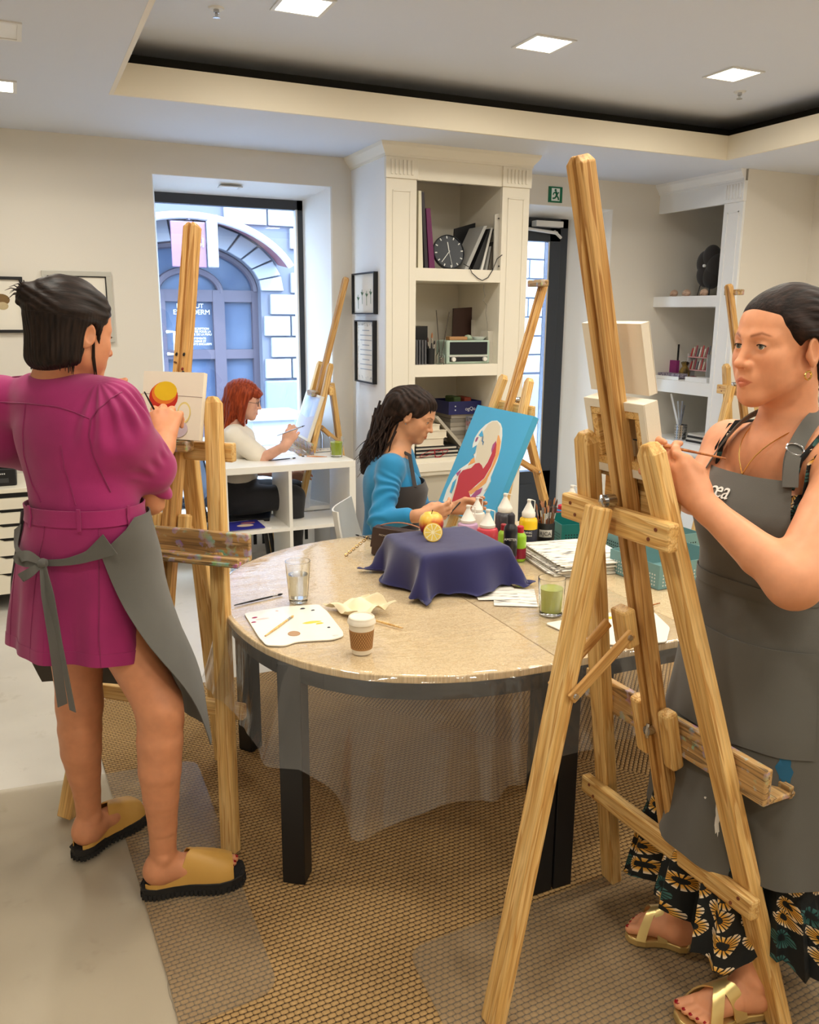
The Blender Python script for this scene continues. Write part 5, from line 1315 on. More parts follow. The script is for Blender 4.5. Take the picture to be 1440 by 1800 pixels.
    for s in (-1, 1):
        path = [S.pt(s*.75, 1.272, .010), nm((cx - .075, cy + s*.112, 1.335)), nm((cx - .03, cy + s*.118, 1.384)), nm((cx + .03, cy + s*.115, 1.385)), nm((cx + .09, cy + s*.09, 1.30))]
        mb = MB().tube(path, .009, 8, flat=.4, up=(0, 1, .2)); o_ = obj('dress_strap', mb, dm, P, smooth=True); set_flow(o_, nm(mb.v)[:, [1, 2, 0]]); path2 = [S.pt(s*.95, 1.262, .010), nm((cx - .07, cy + s*.130, 1.328)), nm((cx - .025, cy + s*.142, 1.377)), nm((cx + .03, cy + s*.135, 1.375)), nm((cx + .09, cy + s*.11, 1.29))]
        mb = MB().tube(path2, .006, 8, flat=.4, up=(0, 1, .2)); o_ = obj('dress_strap', mb, dm, P, smooth=True); set_flow(o_, nm(mb.v)[:, [1, 2, 0]])
    # apron
    rows = []; zs_ = list(np.linspace(1.292, 1.03, 16)) + list(np.linspace(1.0, .43, 26)); NA = 56
    def alim(z): return float(np.interp(z, [.43, .6, .9, 1.0, 1.04, 1.12, 1.2, 1.292], [1.75, 1.85, 1.95, 2.0, 1.98, 1.15, .86, .72]))
    def ap(ph, z, off=0.0):
        w = float(ramp01(nm([.95 - z]), 0, .5)[0]); fold = w*(.010*math.sin(5*ph + 1.0 + 2*z) + .006*math.sin(11*ph - 3*z)) + .003*math.sin(17*z + 5*ph)
        hem = -.05*math.cos(ph*.9)*(1 - float(ramp01(nm([z]), .43, .75)[0]))
        flat = .028*float(ramp01(nm([z]), 1.06, 1.16)[0])*max(0, math.cos(ph*1.6))     # the bib spans the bust
        return S.pt(ph, z, .026 + .012*w + fold + flat*.4 + off, z + hem + (.0))
    for z in zs_:
        lm_ = alim(z); rows.append([ap(-lm_ + 2*lm_*j/NA, z) for j in range(NA+1)])
    A_ = sheet_obj('apron', rows, .0025, apron_m, P)
    def strip(z0, z1, ph0, ph1, off, n=20, m=3): return [[ap(ph0 + (ph1-ph0)*j/n, z0 + (z1-z0)*i/m, off) for j in range(n+1)] for i in range(m+1)]
    sheet_obj('waist_tie', strip(1.055, 1.025, -2.0, 2.0, .004, 40, 3), .002, apron_m, P)
    sheet_obj('pocket', strip(.93, .70, -1.15, .55, .004, 24, 8), .002, apron_m, A_)
    pth = [ap(-.70, 1.287, .004), nm((cx - .085, cy - .095, 1.345)), nm((cx - .03, cy - .082, 1.405)), nm((cx + .05, cy - .05, 1.425)), nm((cx + .075, cy, 1.42)), nm((cx + .05, cy + .05, 1.425)), nm((cx - .03, cy + .078, 1.405)), nm((cx - .085, cy + .09, 1.345)), ap(.70, 1.287, .004)]
    # neck strap as a flat ribbon standing off the skin
    sm = []
    for i in range(len(pth)-1):
        for k_ in range(6): sm.append(pth[i]*(1-k_/6) + pth[i+1]*k_/6)
    sm.append(pth[-1]); sm = nm(sm)
    for _ in range(6): sm[1:-1] = .5*sm[1:-1] + .25*(sm[:-2] + sm[2:])
    tg = np.gradient(sm, axis=0); outw = sm - nm((cx + .0, cy, 1.33)); outw /= np.linalg.norm(outw, axis=1, keepdims=True)
    lat = np.cross(tg, outw); lat /= np.linalg.norm(lat, axis=1, keepdims=True)
    sheet_obj('neck_strap', [[p0_ + outw[i]*.006 + lat[i]*.016*s for s in (-1, -.3, .3, 1)] for i, p0_ in enumerate(sm)], .0022, apron_m, P)
    c_ = sm[7] + outw[7]*.010
    obj('buckle', MB().tube([c_ + lat[7]*.019*math.cos(a_)*1.0 + unit(tg[7])*.012*math.sin(a_) for a_ in np.linspace(0, 2*math.pi, 13)], .002, 6), chrome_m, P, smooth=True)
    sheet_obj('strap_end', [[sm[7-i] + outw[7-i]*(.011 + .002*i) + lat[7-i]*.015*s - nm((0, .0, .004*i)) for s in (-1, 0, 1)] for i in range(0, 6)], .002, apron_m, P)
    # printed letters on the bib and paint marks, laid on the cloth
    cast = surf(A_)
    c_ = cast(1266, 862, .0025); rx = unit(cast(1282, 868, .0025) - cast(1246, 860, .0025)); up_ = cast(1266, 850, .0025) - cast(1262, 878, .0025); up_ = unit(up_ - rx*up_.dot(rx)); nx_ = np.cross(rx, up_)
    text_mesh('\u0153a', .058, mat('print_letters', (236, 234, 226), .7), Matrix(((rx[0],up_[0],nx_[0],c_[0]),(rx[1],up_[1],nx_[1],c_[1]),(rx[2],up_[2],nx_[2],c_[2]),(0,0,0,1))), 'lettering', A_)
    def smear(px, py, w, h, m, seed):
        r2 = random.Random(seed); Pm = [cast(px + w*math.cos(a_)*(1 + .35*r2.uniform(-1, 1)), py + h*math.sin(a_)*(1 + .35*r2.uniform(-1, 1)), .0012) for a_ in np.linspace(0, 2*math.pi, 19)[:-1]]; c0 = cast(px, py, .0016)
        if c0 is None or any(q_ is None for q_ in Pm): return
        obj('paint_smear', MB().add([c0] + Pm, [(0, 1 + i, 1 + (i+1) % len(Pm)) for i in range(len(Pm))]), m, A_, smooth=True)
    wm_ = mat('smear_white', (225, 222, 214), .7)
    smear(1380, 1348, 14, 34, mat('smear_blue', (30, 92, 124), .7), 1); smear(1261, 1440, 4, 30, wm_, 2); smear(1238, 1335, 3, 4, wm_, 3); smear(1325, 1365, 3, 3, wm_, 4); smear(1265, 1133, 4, 2, wm_, 5); smear(1240, 1402, 2, 2, wm_, 6)
    # apron ties hanging at the hip
    t0 = ap(1.72, 1.04, .008)
    for dx in (-.012, .02):
        sheet_obj('apron_tie', [[t0 + nm((dx + .003*math.sin(i), .008*i/6, -.05*i)) + nm((.011*s, .006*s, 0)) for s in (-1, 0, 1)] for i in range(9)], .0018, apron_m, P)
    # necklace
    a0 = nm((cx - .025, cy - .062, 1.398)); a1 = nm((cx - .025, cy + .062, 1.398)); bt = nm((cx - .112, cy + .004, 1.288))
    mk = lambda a_: [a_ + (bt - a_)*k_ + nm((-.028*math.sin(k_*math.pi), 0, .004*math.sin(k_*math.pi))) for k_ in np.linspace(0, 1, 9)]
    obj('necklace', MB().tube(mk(a0), .0013, 5).tube(mk(a1), .0013, 5).tube([bt, bt + nm((-.004, 0, -.045))], [.0028, .0022], 6), gold_m, P, smooth=True)
    # gold crossed sandals
    gs = mat('gold_leather', (222, 196, 132), .32, metal=.75)
    for ft in (ftN, ftF):
        ol = ft.outline(grow=.004); b0 = nm((0, 0, -.020))
        sd = thing('x', 'x', 'x'); bpy.data.objects.remove(sd)
        so_ = obj('sandal', MB().prism([p + nm((0, 0, -.0215)) for p in ol], (0,0,0), (0,0,.0215)), gs, P, bevel=.004)
        for a_, b_ in (((.40, -1), (.74, 1)), ((.40, 1), (.74, -1))):
            G = []
            for wv in np.linspace(-.075, .075, 5):
                row = []
                for k_ in np.linspace(0, 1, 13):
                    tt = a_[0] + (b_[0] - a_[0])*k_ + wv; sx = a_[1] + (b_[1] - a_[1])*k_
                    hw_ = ft.halfw(tt, sx) + .009; hh = .094 - .075*(tt - .30)
                    row.append(ft.p(tt, hw_*sx, max(0, hh*(1 - abs(sx)**2.6)) + .002))
                G.append(row)
            sheet_obj('strap', G, .004, gs, so_)
    # brush in the hand
    bm = wood_mat('brush_handle', (190, 120, 60), (170, 100, 48), (150, 84, 40)) if 'brush_handle' not in MT else MT['brush_handle']
    br = thing('paint_brush', 'thin brush held by the woman in the floral dress', 'brush', tuple(tips[0]))
    d = unit(nm((-.55, .30, .12))); c_ = tips[0]*.5 + tips[-1]*.5
    obj('handle', MB().tube([c_ - d*.10, c_ + d*.05], [.002, .0036], 8), MT.get('brush_handle') or bm, br, smooth=True)
    obj('ferrule', MB().tube([c_ + d*.05, c_ + d*.075], .0035, 8), chrome_m, br, smooth=True); obj('bristles', MB().tube([c_ + d*.075, c_ + d*.095], [.0034, .001], 8), blackm_m, br, smooth=True)

from mathutils.bvhtree import BVHTree
def surf(o):
    """caster onto a built mesh: photo pixel -> surface point, pushed out a little"""
    me = o.data; c = nm(WM[o.name].translation); n = len(me.vertices); V = np.zeros(n*3, np.float32); me.vertices.foreach_get('co', V); V = V.reshape(-1, 3) + c
    bv = BVHTree.FromPolygons([tuple(map(float, q)) for q in V], [tuple(p.vertices) for p in me.polygons])
    def cast(px, py, out=.0012):
        d = unit(ray(px, py)); h = bv.ray_cast(Vector(CP), Vector(d))
        return None if h[0] is None else nm(h[0]) - d*out
    return cast
def seamline(cast, pts, r, m, parent, name='seam', n=10):
    q = []
    for (a, b) in zip(pts, pts[1:]):
        for k in range(n): q.append(cast(a[0] + (b[0]-a[0])*k/n, a[1] + (b[1]-a[1])*k/n, r*.3))
    q = [x for x in q if x is not None]
    if len(q) > 2:
        q = nm(q); 
        for _ in range(2): q[1:-1] = .5*q[1:-1] + .25*(q[:-2] + q[2:])
        return obj(name, MB().tube(q, r, 5), m, parent)
right_lady()
# ================================================================ woman in the magenta dress, seen from behind
def left_lady():
    Hh = PD(127, 582, 2.12); sc = 1.02; T = hframe(Hh, (.887, .461), pitch=.22); R = T[:3, :3]
    P = thing('person', 'woman in magenta dress and mustard mules painting, seen from behind', 'person', (.13, 2.38, .0125))
    skin = skin_mat('skin_warm', (214, 146, 106)); B = Field(); hp = head_field(B, T, sc)
    f = unit((.62, .78, 0)); r = np.cross(f, (0, 0, 1.0)); up = nm((0, 0, 1.0))
    nb = PD(96, 668, 2.15); sR = nb + r*.165 - up*.062; sL = nb - r*.165 - up*.062
    B.cone(hp(0, -.028, -.055), nb - up*.01, .054, .056, .03)
    for sh in (sR, sL): B.cone(nb - up*.04, sh, .046, .048, .04)
    tc_ = PD(140, 800, 2.18); wc = PD(150, 895, 2.20); hc = PD(148, 1010, 2.30)
    B.ell(tc_, (.10, .10, .16), k=.05); B.ell(wc, (.10, .10, .14), k=.05); B.ell(hc, (.12, .12, .13), k=.05)
    elR = PD(264, 878, 2.30); wrR = PD(290, 778, 2.47)
    B.chain([sR, elR], [.046, .037], .03); B.chain([elR, elR*.6 + wrR*.4, wrR], [.038, .037, .025], .02)
    kn = PD(291, 722, 2.525); u = unit(kn - wrR); v = unit(CR*1.0 - up*.05)
    tipsR, nailsR = hand(B, wrR + u*.01, u, v, [(.5, 1.0, .7), (.6, 1.1, .8), (.7, 1.1, .8), (.75, 1.1, .8)], 1.12, thumb=[(.02, -.02, -.015), (.055, -.036, -.026), (.085, -.034, -.034), (.105, -.022, -.040)], right=True)
    # left forearm folded up, hand against the mouth
    elL = nb - r*.06 + f*.24 - up*.26; wrL = hp(.03, .040, -.228); B.chain([sL, elL], [.046, .036], .03); B.chain([elL, wrL], [.036, .024], .02)
    hu = unit(hp(.034, .090, -.11) - wrL)
    hand(B, wrL, hu, unit(R @ nm((-.9, .35, 0))), [(.15, .25, .2), (.2, .3, .2), (.25, .4, .3), (.3, .5, .3)], .93, thumb=[(.02, -.02, -.01), (.05, -.034, -.014), (.08, -.036, -.014), (.1, -.03, -.012)])
    # legs
    z0 = .0125 + .030
    hN = PZ(254, 1556, z0); tN = PZ(424, 1528, z0); hF = PZ(136, 1494, z0); tF = PZ(246, 1420, z0)
    ftN = Foot(hN, tN, z0); ftF = Foot(hF, tF, z0, left=True)
    hipN = PD(190, 1012, 2.27); hipF = PD(128, 1012, 2.41)
    kN = PD(283, 1246, 2.31); kF = PD(140, 1236, 2.47)
    aN = ftN.p(.21, 0, .095); aF = ftF.p(.21, 0, .095)
    toes = ftN.flesh(B, aN, .006) + ftF.flesh(B, aF, .006)
    for hip, th, k_, a_ in ((hipN, PD(222, 1125, 2.31), kN, aN), (hipF, hipF*.45 + kF*.55, kF, aF)):
        B.chain([hip, th, k_], [.080, .073, .059], .04)
        ax_ = unit(a_ - k_); back = unit(-f + ax_*f.dot(ax_))
        B.chain([k_, k_*.8 + a_*.2 + back*.008, k_*.6 + a_*.4 + back*.011, k_*.4 + a_*.6 + back*.007, k_*.2 + a_*.8 + back*.001, a_], [.057, .0600, .0560, .0470, .0385, .035], .03)
    lo, hi = B.bounds(); lo = lo - .03; hi = hi + .03; zc1 = hp(0, 0, -.13)[2]
    parts = [B.mesh(.002, lo=nm((lo[0], lo[1], zc1 - .008)), hi=hi), B.mesh(.0036, lo=nm((lo[0], lo[1], .20)), hi=nm((.325, hi[1], zc1 + .008))), B.mesh(.0022, lo=nm((.310, lo[1], 1.15)), hi=nm((hi[0], hi[1], zc1 + .008))), B.mesh(.0025, lo=lo, hi=nm((hi[0], hi[1], .212)))]
    bo = body('body', parts, skin, P, head_tone(T, sc), it=3)
    eyes(T, sc, P, iris=(60, 45, 35))
    for (b_, r_), ft in zip(toes, [ftN]*5 + [ftF]*5):
        obj('toenail', MB().lathe([(0, r_*.25), (r_*.62, .0), (r_*.62, -r_*.2)], 10).xf(frame_m(b_ + ft.f*r_*.35 + up*r_*.72, up + ft.f*.35, ft.f)), nail_m, bo, smooth=True)
    # hair: half-up with a small knot, the rest hanging to the neck
    hm = hair_mat('hair_near_black', (18, 13, 11), (48, 35, 28), (110, 110, 9), .5); Hf = Field(); q = lambda x, y, z: T[:3, 3] + R @ (nm((x, y, z))*sc)
    Hf.ell(q(0, -.020, .044), nm((.083, .102, .086))*sc, R, .01); Hf.ell(q(0, .03, .062), nm((.062, .05, .042))*sc, R, .02)
    for x, y, x1, y1, z1, r0, r1 in ((-.052, -.045, -.050, -.050, -.066, .034, .026), (.052, -.045, .054, -.046, -.066, .033, .025), (0, -.072, 0, -.066, -.074, .042, .032), (-.03, -.062, -.03, -.062, -.074, .038, .030), (.03, -.062, .032, -.062, -.072, .038, .030), (.064, -.022, .064, -.024, -.068, .024, .016), (-.064, -.022, -.064, -.024, -.068, .024, .016)):
        Hf.cone(q(x, y, .03), q(x1, y1, z1), r0*sc, r1*sc, .025)
    for s in (-1, 1):
        Hf.cone(q(s*.058, .034, .042), q(s*.071, .0, .014), .014*sc, .013*sc, .02); Hf.ell(q(s*.084, .004, -.014), nm((.022, .020, .033))*sc, R, .006, True)
        Hf.cone(q(s*.070, .028, .012), q(s*.064, .034, -.022), .007*sc, .003*sc, .012)
    Hf.ell(q(0, .108, -.012), nm((.066, .052, .074))*sc, R, .012, True); Hf.ell(q(0, .070, -.10), nm((.09, .080, .085))*sc, R, .012, True)
    kb = q(-.018, -.112, .066)
    Hf.ell(kb, nm((.026, .020, .024))*sc, R, .012); Hf.cone(q(-.01, -.088, .07), kb, .022*sc, .018*sc, .02); Hf.cone(kb, kb + R @ nm((-.022, -.008, -.022)), .016, .009, .012)
    V, Fc = Hf.mesh(.0028); Ln = (V - T[:3, 3]) @ R/sc
    up_part = ramp01(Ln[:, 2], .005, .04)
    dsp = lambda V_: (lambda L_: .0009*np.sin(np.arctan2(L_[:, 0], -L_[:, 1])*60 + 5*vnoise(V_, 18))*(1 - ramp01(L_[:, 2], .0, .05)) + .0010*np.sin(L_[:, 2]*330 + L_[:, 0]*150 + 4*vnoise(V_, 20))*ramp01(L_[:, 2], .0, .05))((V_ - T[:3, 3]) @ R/sc)
    ho = body('hair', [(V, Fc)], hm, P, it=1, disp=dsp)
    fl = np.where(up_part[:, None] > .5, np.stack([Ln[:, 2], Ln[:, 0]*.6, Ln[:, 1]], 1), Ln); set_flow(ho, fl)
    rr = random.Random(8); mb = MB()
    for i in range(90):
        a_ = rr.uniform(-2.5, 2.5); x, y = .072*math.sin(a_), -.05 - .055*math.cos(a_)*.8
        if y > .0: continue
        zt_ = -.075 - .022*rr.random(); p0 = q(x*.95, y*.9, -.03); mb.tube([p0, q(x*.98, y*.92, -.06), q(x*rr.uniform(.9, 1.0), y*.86 + .004, zt_ - .012)], [.0022, .0026, .0006], 4)
    for i in range(22):
        d = nm((rr.uniform(-1, .3), -rr.random(), rr.uniform(-.4, .9))); p0 = kb + R @ (d*.012); mb.tube([p0, p0 + R @ (d*.018), p0 + R @ (d*.028 + nm((0, 0, -.010)))], [.0018, .0012, .0003], 4)
    for i in range(8): mb.tube([q(.072, .012 + .006*rr.random(), -.02), q(.068, .02 + .01*rr.random(), -.06), q(.06, .035 + .012*rr.random(), -.105)], [.0016, .0014, .0004], 4)
    o_ = obj('loose_hair', mb, hm, ho); o_['kind'] = 'stuff'; set_flow(o_, nm(mb.v)*nm((1, 1, .1)))
    d_ = unit(kb - q(-.012, -.08, .072)); e1 = unit(np.cross(d_, (0, 0, 1.0))); e2 = np.cross(d_, e1)
    for w_ in (-.004, .005): obj('hair_tie', MB().tube([kb - d_*(.014 + w_) + (e1*math.cos(a_) + e2*math.sin(a_))*.021 for a_ in np.linspace(0, 2*math.pi, 19)], .003, 6), mat('hair_tie_pink', (226, 96, 110), .6) if 'hair_tie_pink' not in MT else MT['hair_tie_pink'], P, smooth=True)
    # dress ------------------------------------------------------------
    dm = fabric('magenta_denim', (166, 34, 104), .8, fold=.22, fs=10, var=.14); D = Field()
    D.ell(tc_ + up*.06, (.125, .125, .13), k=.05)
    ch = tc_ + up*.02
    Rt = np.stack([r, f, up], 1)
    D = Field(); D.ell(tc_ + up*.085 - f*.0, (.170, .108, .120), Rt, .05); D.ell(tc_ - up*.02, (.155, .108, .15), Rt, .06); D.ell(wc, (.140, .105, .10), Rt, .05)
    for sh in (sR, sL): D.cone(nb - up*.036, sh + up*.004, .046, .056, .045)
    D.ell(nb - up*.040, (.092, .078, .052), Rt, .04)
    # puffed sleeves
    m1_ = PD(208, 764, 2.14); m2_ = PD(264, 822, 2.24)
    D.cone(sR, m1_, .058, .082, .03); D.cone(m1_, m2_, .080, .068, .04); D.ell(PD(284, 868, 2.30), (.030, .034, .026), k=.03)
    mL = sL - r*.06 - up*.08 + f*.06; D.cone(sL, mL, .066, .092, .03); D.cone(mL, mL + f*.09 - up*.06, .092, .07, .04)
    D.ell(nb + up*.048, (.066, .064, .055), Rt, .010, True)
    D.ell(PD(272, 884, 2.30), (.040, .040, .030), k=.01, sub=True)
    def dd(V_):
        L_ = V_ - sR; dist = np.linalg.norm(V_ - m1_, axis=1); w = ramp01(.15 - dist, 0, .06)
        ax_ = unit(m2_ - sR); rad = L_ - np.outer(L_ @ ax_, ax_); ang = np.arctan2(rad @ unit(np.cross(ax_, f)), rad @ unit(np.cross(ax_, np.cross(ax_, f)))); s_ = L_ @ ax_
        pl = .0055*np.sin(ang*14 + 2*np.sin(s_*20))*np.maximum(ramp01(.07 - s_, 0, .06), ramp01(s_, .12, .17))
        return w*(pl + .006*vnoise(V_, 32, 1)) + .0025*vnoise(V_, 26, 2)
    parts = [D.mesh(.0034, lo=nm((-.3, 1.9, wc[2] - .04)), hi=nm((.6, 2.9, 1.6)))]
    bod = body('dress', parts, dm, P, it=3, disp=dd)
    S = Sections([(wc[2] + .05, wc[0], wc[1], .112, .148), (wc[2], wc[0], wc[1], .108, .143), (wc[2] - .05, wc[0], wc[1] + .01, .118, .152), (1.0, .122, 2.355, .145, .168), (.9, .118, 2.375, .160, .178), (.8, .112, 2.39, .170, .186), (.70, .112, 2.40, .182, .198)], (f[0], f[1]))
    rows = []; NP = 90; zz = list(np.linspace(wc[2] - .005, .725, 18))
    def sk(ph, z, off=0.0):
        w = float(ramp01(nm([wc[2] - z]), .02, .4)[0]); fold = w*(.012*math.sin(6*ph + .8) + .006*math.sin(11*ph + 2 + z*4)); dz = -.03*w*math.cos(ph - .6)*.6
        return S.pt(ph, z, .004 + fold + off, z + dz)
    for z in zz: rows.append([sk(-math.pi + 2*math.pi*j/NP, z) for j in range(NP+1)])
    so_ = sheet_obj('skirt', rows, .003, dm, bod)
    dseam = fabric('magenta_seam', (140, 24, 86), .8)
    for k_ in (-2.9, 2.45, 1.85, -2.2): obj('seam', MB().tube([sk(k_, z, .0018) for z in zz], .0016, 5), dseam, bod)
    sheet_obj('hem_band', [[sk(-math.pi + 2*math.pi*j/NP, .76 - .035*i, .0022) for j in range(NP+1)] for i in range(2)], .0012, dm, bod)
    # belt with loops
    def bl(ph, z, off): return S.pt(ph, z, off)
    bz = wc[2] + .0
    sheet_obj('belt', [[bl(-math.pi + 2*math.pi*j/80, bz - .021 + .042*i/3, .008) for j in range(81)] for i in range(4)], .003, dm, P)
    for ph in (2.75, -2.6, 1.9): sheet_obj('belt_loop', [[bl(ph + .03*s, bz - .028 + .056*i/4, .0125) for s in (-1, 0, 1)] for i in range(5)], .003, dm, P)
    cast = surf(bod)
    for pl in ([(1, 707), (45, 709), (100, 715), (130, 724), (160, 737)], [(160, 737), (172, 720), (195, 700), (216, 688)], [(45, 709), (40, 760), (42, 800), (56, 850), (74, 886)], [(107, 782), (112, 820), (124, 856), (134, 892)], [(160, 737), (156, 765), (163, 800), (182, 840), (196, 868)], [(22, 663), (60, 650), (100, 648), (140, 655)]):
        seamline(cast, pl, .0022, dseam, bod)
    # apron --------------------------------------------------------------
    rows = []; NA = 60; zA = list(np.linspace(wc[2] - .005, .50, 24))
    def lim(z): return (float(np.interp(z, [.50, .70, .9, wc[2] - .01], [-1.15, -1.45, -1.8, -1.95])), float(np.interp(z, [.50, .60, .75, .9, wc[2] - .08, wc[2] - .005], [1.45, 1.62, 1.92, 2.20, 2.45, 1.80])))
    def apn(ph, z, off=0.0):
        w = float(ramp01(nm([wc[2] - z]), .05, .5)[0]); edge = max(0, abs(ph) - 1.0)
        hemd = -.05*w*math.cos((ph-.9)*1.1) + (-.02*w*ramp01(nm([ph]), .9, 1.5)[0]*ramp01(nm([.75 - z]), 0, .25)[0]); zz_ = max(z, .70)
        ex_ = ((.70 - z)*.10 if z < .70 else 0) + .045*float(ramp01(nm([ph]), .7, 1.2)[0])*float(ramp01(nm([.95 - z]), 0, .3)[0])
        return S.pt(ph, zz_, .020 + .028*w + .016*w*math.sin(4*ph + 1) + .04*w*edge*(1 if ph > 0 else .2) + ex_ + off, z + hemd)
    for z in zA:
        a0, a1 = lim(z); rows.append([apn(a0 + (a1-a0)*j/NA, z) for j in range(NA+1)])
    A_ = sheet_obj('apron', rows, .0025, apron_m, P)
    # apron band round the back and the bow
    bw = PD(103, 952, 2.07)
    pr_ = [apn(2.35, wc[2] - .06, .006), S.pt(2.45, 1.03, .012), S.pt(2.85, 1.02, .014)]
    kpt = S.pt(-3.05, 1.015, .020)
    def ribbon(name, pts, w, out, parent=P, th=.002):
        pts = nm(pts); sm = []
        for i in range(len(pts)-1):
            for k_ in range(5): sm.append(pts[i]*(1-k_/5) + pts[i+1]*k_/5)
        sm.append(pts[-1]); sm = nm(sm)
        for _ in range(3): sm[1:-1] = .5*sm[1:-1] + .25*(sm[:-2] + sm[2:])
        tg = np.gradient(sm, axis=0); o2 = nm(out); lat = np.cross(tg, o2); lat /= np.linalg.norm(lat, axis=1, keepdims=True)
        ww = np.interp(np.linspace(0, 1, len(sm)), np.linspace(0, 1, len(w)), w) if hasattr(w, '__len__') else np.full(len(sm), w)
        return sheet_obj(name, [[sm[i] + lat[i]*ww[i]*s for s in (-1, -.3, .3, 1)] for i in range(len(sm))], th, apron_m, parent)
    bk_ = -f*.62 + r*.3
    ribbon('apron_band', [apn(2.32, wc[2] - .06, .008), S.pt(2.6, 1.035, .018), S.pt(2.9, 1.02, .018), kpt], [.030, .014, .009, .008], unit(-f + r*.4))
    ribbon('apron_band', [apn(-1.9, wc[2] - .05, .006), S.pt(-2.3, 1.03, .016), S.pt(-2.7, 1.02, .018), kpt], [.02, .012, .009, .008], unit(-f - r*.4))
    sight = -unit(ray(100, 950))
    K = kpt + sight*.012
    obj('bow_knot', MB().lathe([(0, -.014), (.010, -.010), (.013, 0), (.010, .010), (0, .014)], 10).xf(frame_m(K, CR)), apron_m, P, smooth=True)
    rt = CR; 
    ribbon('bow_loop', [K, K - rt*.035 + up*.022 + sight*.02, K - rt*.062 + up*.014 + sight*.016, K - rt*.04 - up*.002 + sight*.004, K], [.006, .013, .014, .010, .006], sight + up*.2)
    ribbon('bow_loop', [K, K - rt*.03 - up*.022 + sight*.016, K - rt*.062 - up*.040 + sight*.012, K - rt*.035 - up*.030, K], [.006, .011, .012, .009, .006], sight + up*.2)
    t1 = PD(110, 1240, 2.22); t2 = PD(128, 1250, 2.20)
    ribbon('bow_tail', [K, K*.8 + t1*.2 + sight*.02, K*.5 + t1*.5 + sight*.03, t1], [.008, .014, .012, .013], sight + rt*.5)
    ribbon('bow_tail', [K, K*.8 + t2*.2 + sight*.022 + rt*.004, K*.5 + t2*.5 + sight*.034 + rt*.004, t2], [.008, .013, .008, .012], sight - rt*.9)
    # neck loop of the apron under the hair
    na = hp(0, -.028, -.055); nc = nb + (na - nb)*min(1, .040/(na[2] - nb[2]))
    obj('neck_loop', MB().tube([nc + (r*math.cos(a_)*.061 + f*math.sin(a_)*.059) + up*(.012*math.sin(a_)*-1 + .004) for a_ in np.linspace(0, 2*math.pi, 33)], 0.006, 8, flat=2.6, up=(0, 0, 1)), apron_m, P, smooth=True)
    obj('bracelet', MB().tube([wrR - u*.018 + (v*math.cos(a_) + np.cross(u, v)*math.sin(a_))*.0285 for a_ in np.linspace(0, 2*math.pi, 21)], .0016, 6), blackm_m, P, smooth=True)
    # mules ------------------------------------------------------------------
    mus = mat('mustard_leather', (206, 158, 78), .5, var=.1, vs=12, bump=.06, bs=300); solem = mat('black_lug_sole', (30, 28, 26), .7)
    for ft in (ftN, ftF):
        sm_ = [ft.p(t_, x_, 0) for t_, x_ in ()]
        ol = ft.outline(grow=.010)
        so2 = obj('shoe_sole', MB().prism([p - up*.030 for p in ol], (0,0,0), up*.034), solem, P, bevel=.003)
        n_ = len(ol); mb = MB()
        for i in range(n_):
            a_ = ol[i]; b_ = ol[(i+1) % n_]; m_ = max(1, int(np.linalg.norm(b_ - a_)/.011))
            for j in range(m_):
                c_ = a_ + (b_ - a_)*(j + .5)/m_; o_d = unit(c_ - ft.p(.5, 0, 0)); mb.box(c_ - nm((.0035, .0035, .030)) + o_d*.0005, c_ + nm((.0035, .0035, -.014)) + o_d*.0005)
        o_ = obj('tread', mb, solem, so2); o_['kind'] = 'stuff'
        obj('welt', MB().tube([p + up*.003 for p in ol] + [ol[0] + up*.003], .003, 6), solem, so2)
        ht = lambda t_: float(np.interp(t_, [0, .15, .28, .40, .47, .55, .7, .85, .92], [.014, .018, .030, .058, .086, .084, .071, .056, .046]))
        for side in (-1, 1):
            G = []
            for t_ in np.linspace(.015, .91, 26):
                full = float(ramp01(nm([t_]), .38, .50)[0]); row = []
                H_ = .089 if t_ < .5 else ht(t_)
                for k_ in np.linspace(0, 1, 9):
                    w0 = ft.halfw(t_, side) + .007
                    if full < 1:
                        s_top = math.asin(min(1, ht(t_)/.095)); s_top = s_top + (math.pi/2 - s_top)*full
                    else: s_top = math.pi/2
                    a_ = k_*s_top; row.append(ft.p(t_, side*w0*math.cos(a_)**.75, .003 + H_*math.sin(a_)))
                G.append(row)
            sheet_obj('shoe_upper', G, .003, mus, so2)
        obj('insole', MB().prism([p + up*.003 for p in ft.outline(grow=.002)], (0,0,0), up*.004), blackm_m, so2)
    # the brush
    br = thing('paint_brush', 'brush in the raised hand of the woman in magenta', 'brush', tuple(tipsR[0]))
    c_ = tipsR[-1]*.5 + tipsR[0]*.5; e_ = PD(254, 689, 2.46); d = unit(e_ - c_)
    bm = MT.get('brush_handle')
    obj('handle', MB().tube([c_ - d*.03, c_ + d*.02, e_], [.003, .0036, .002], 8), blackm_m, br, smooth=True)
    obj('ferrule', MB().tube([c_ - d*.05, c_ - d*.03], .0034, 8), chrome_m, br, smooth=True); obj('bristles', MB().tube([c_ - d*.065, c_ - d*.05], [.001, .0033], 8), MT['paint_red'], br, smooth=True)
left_lady()
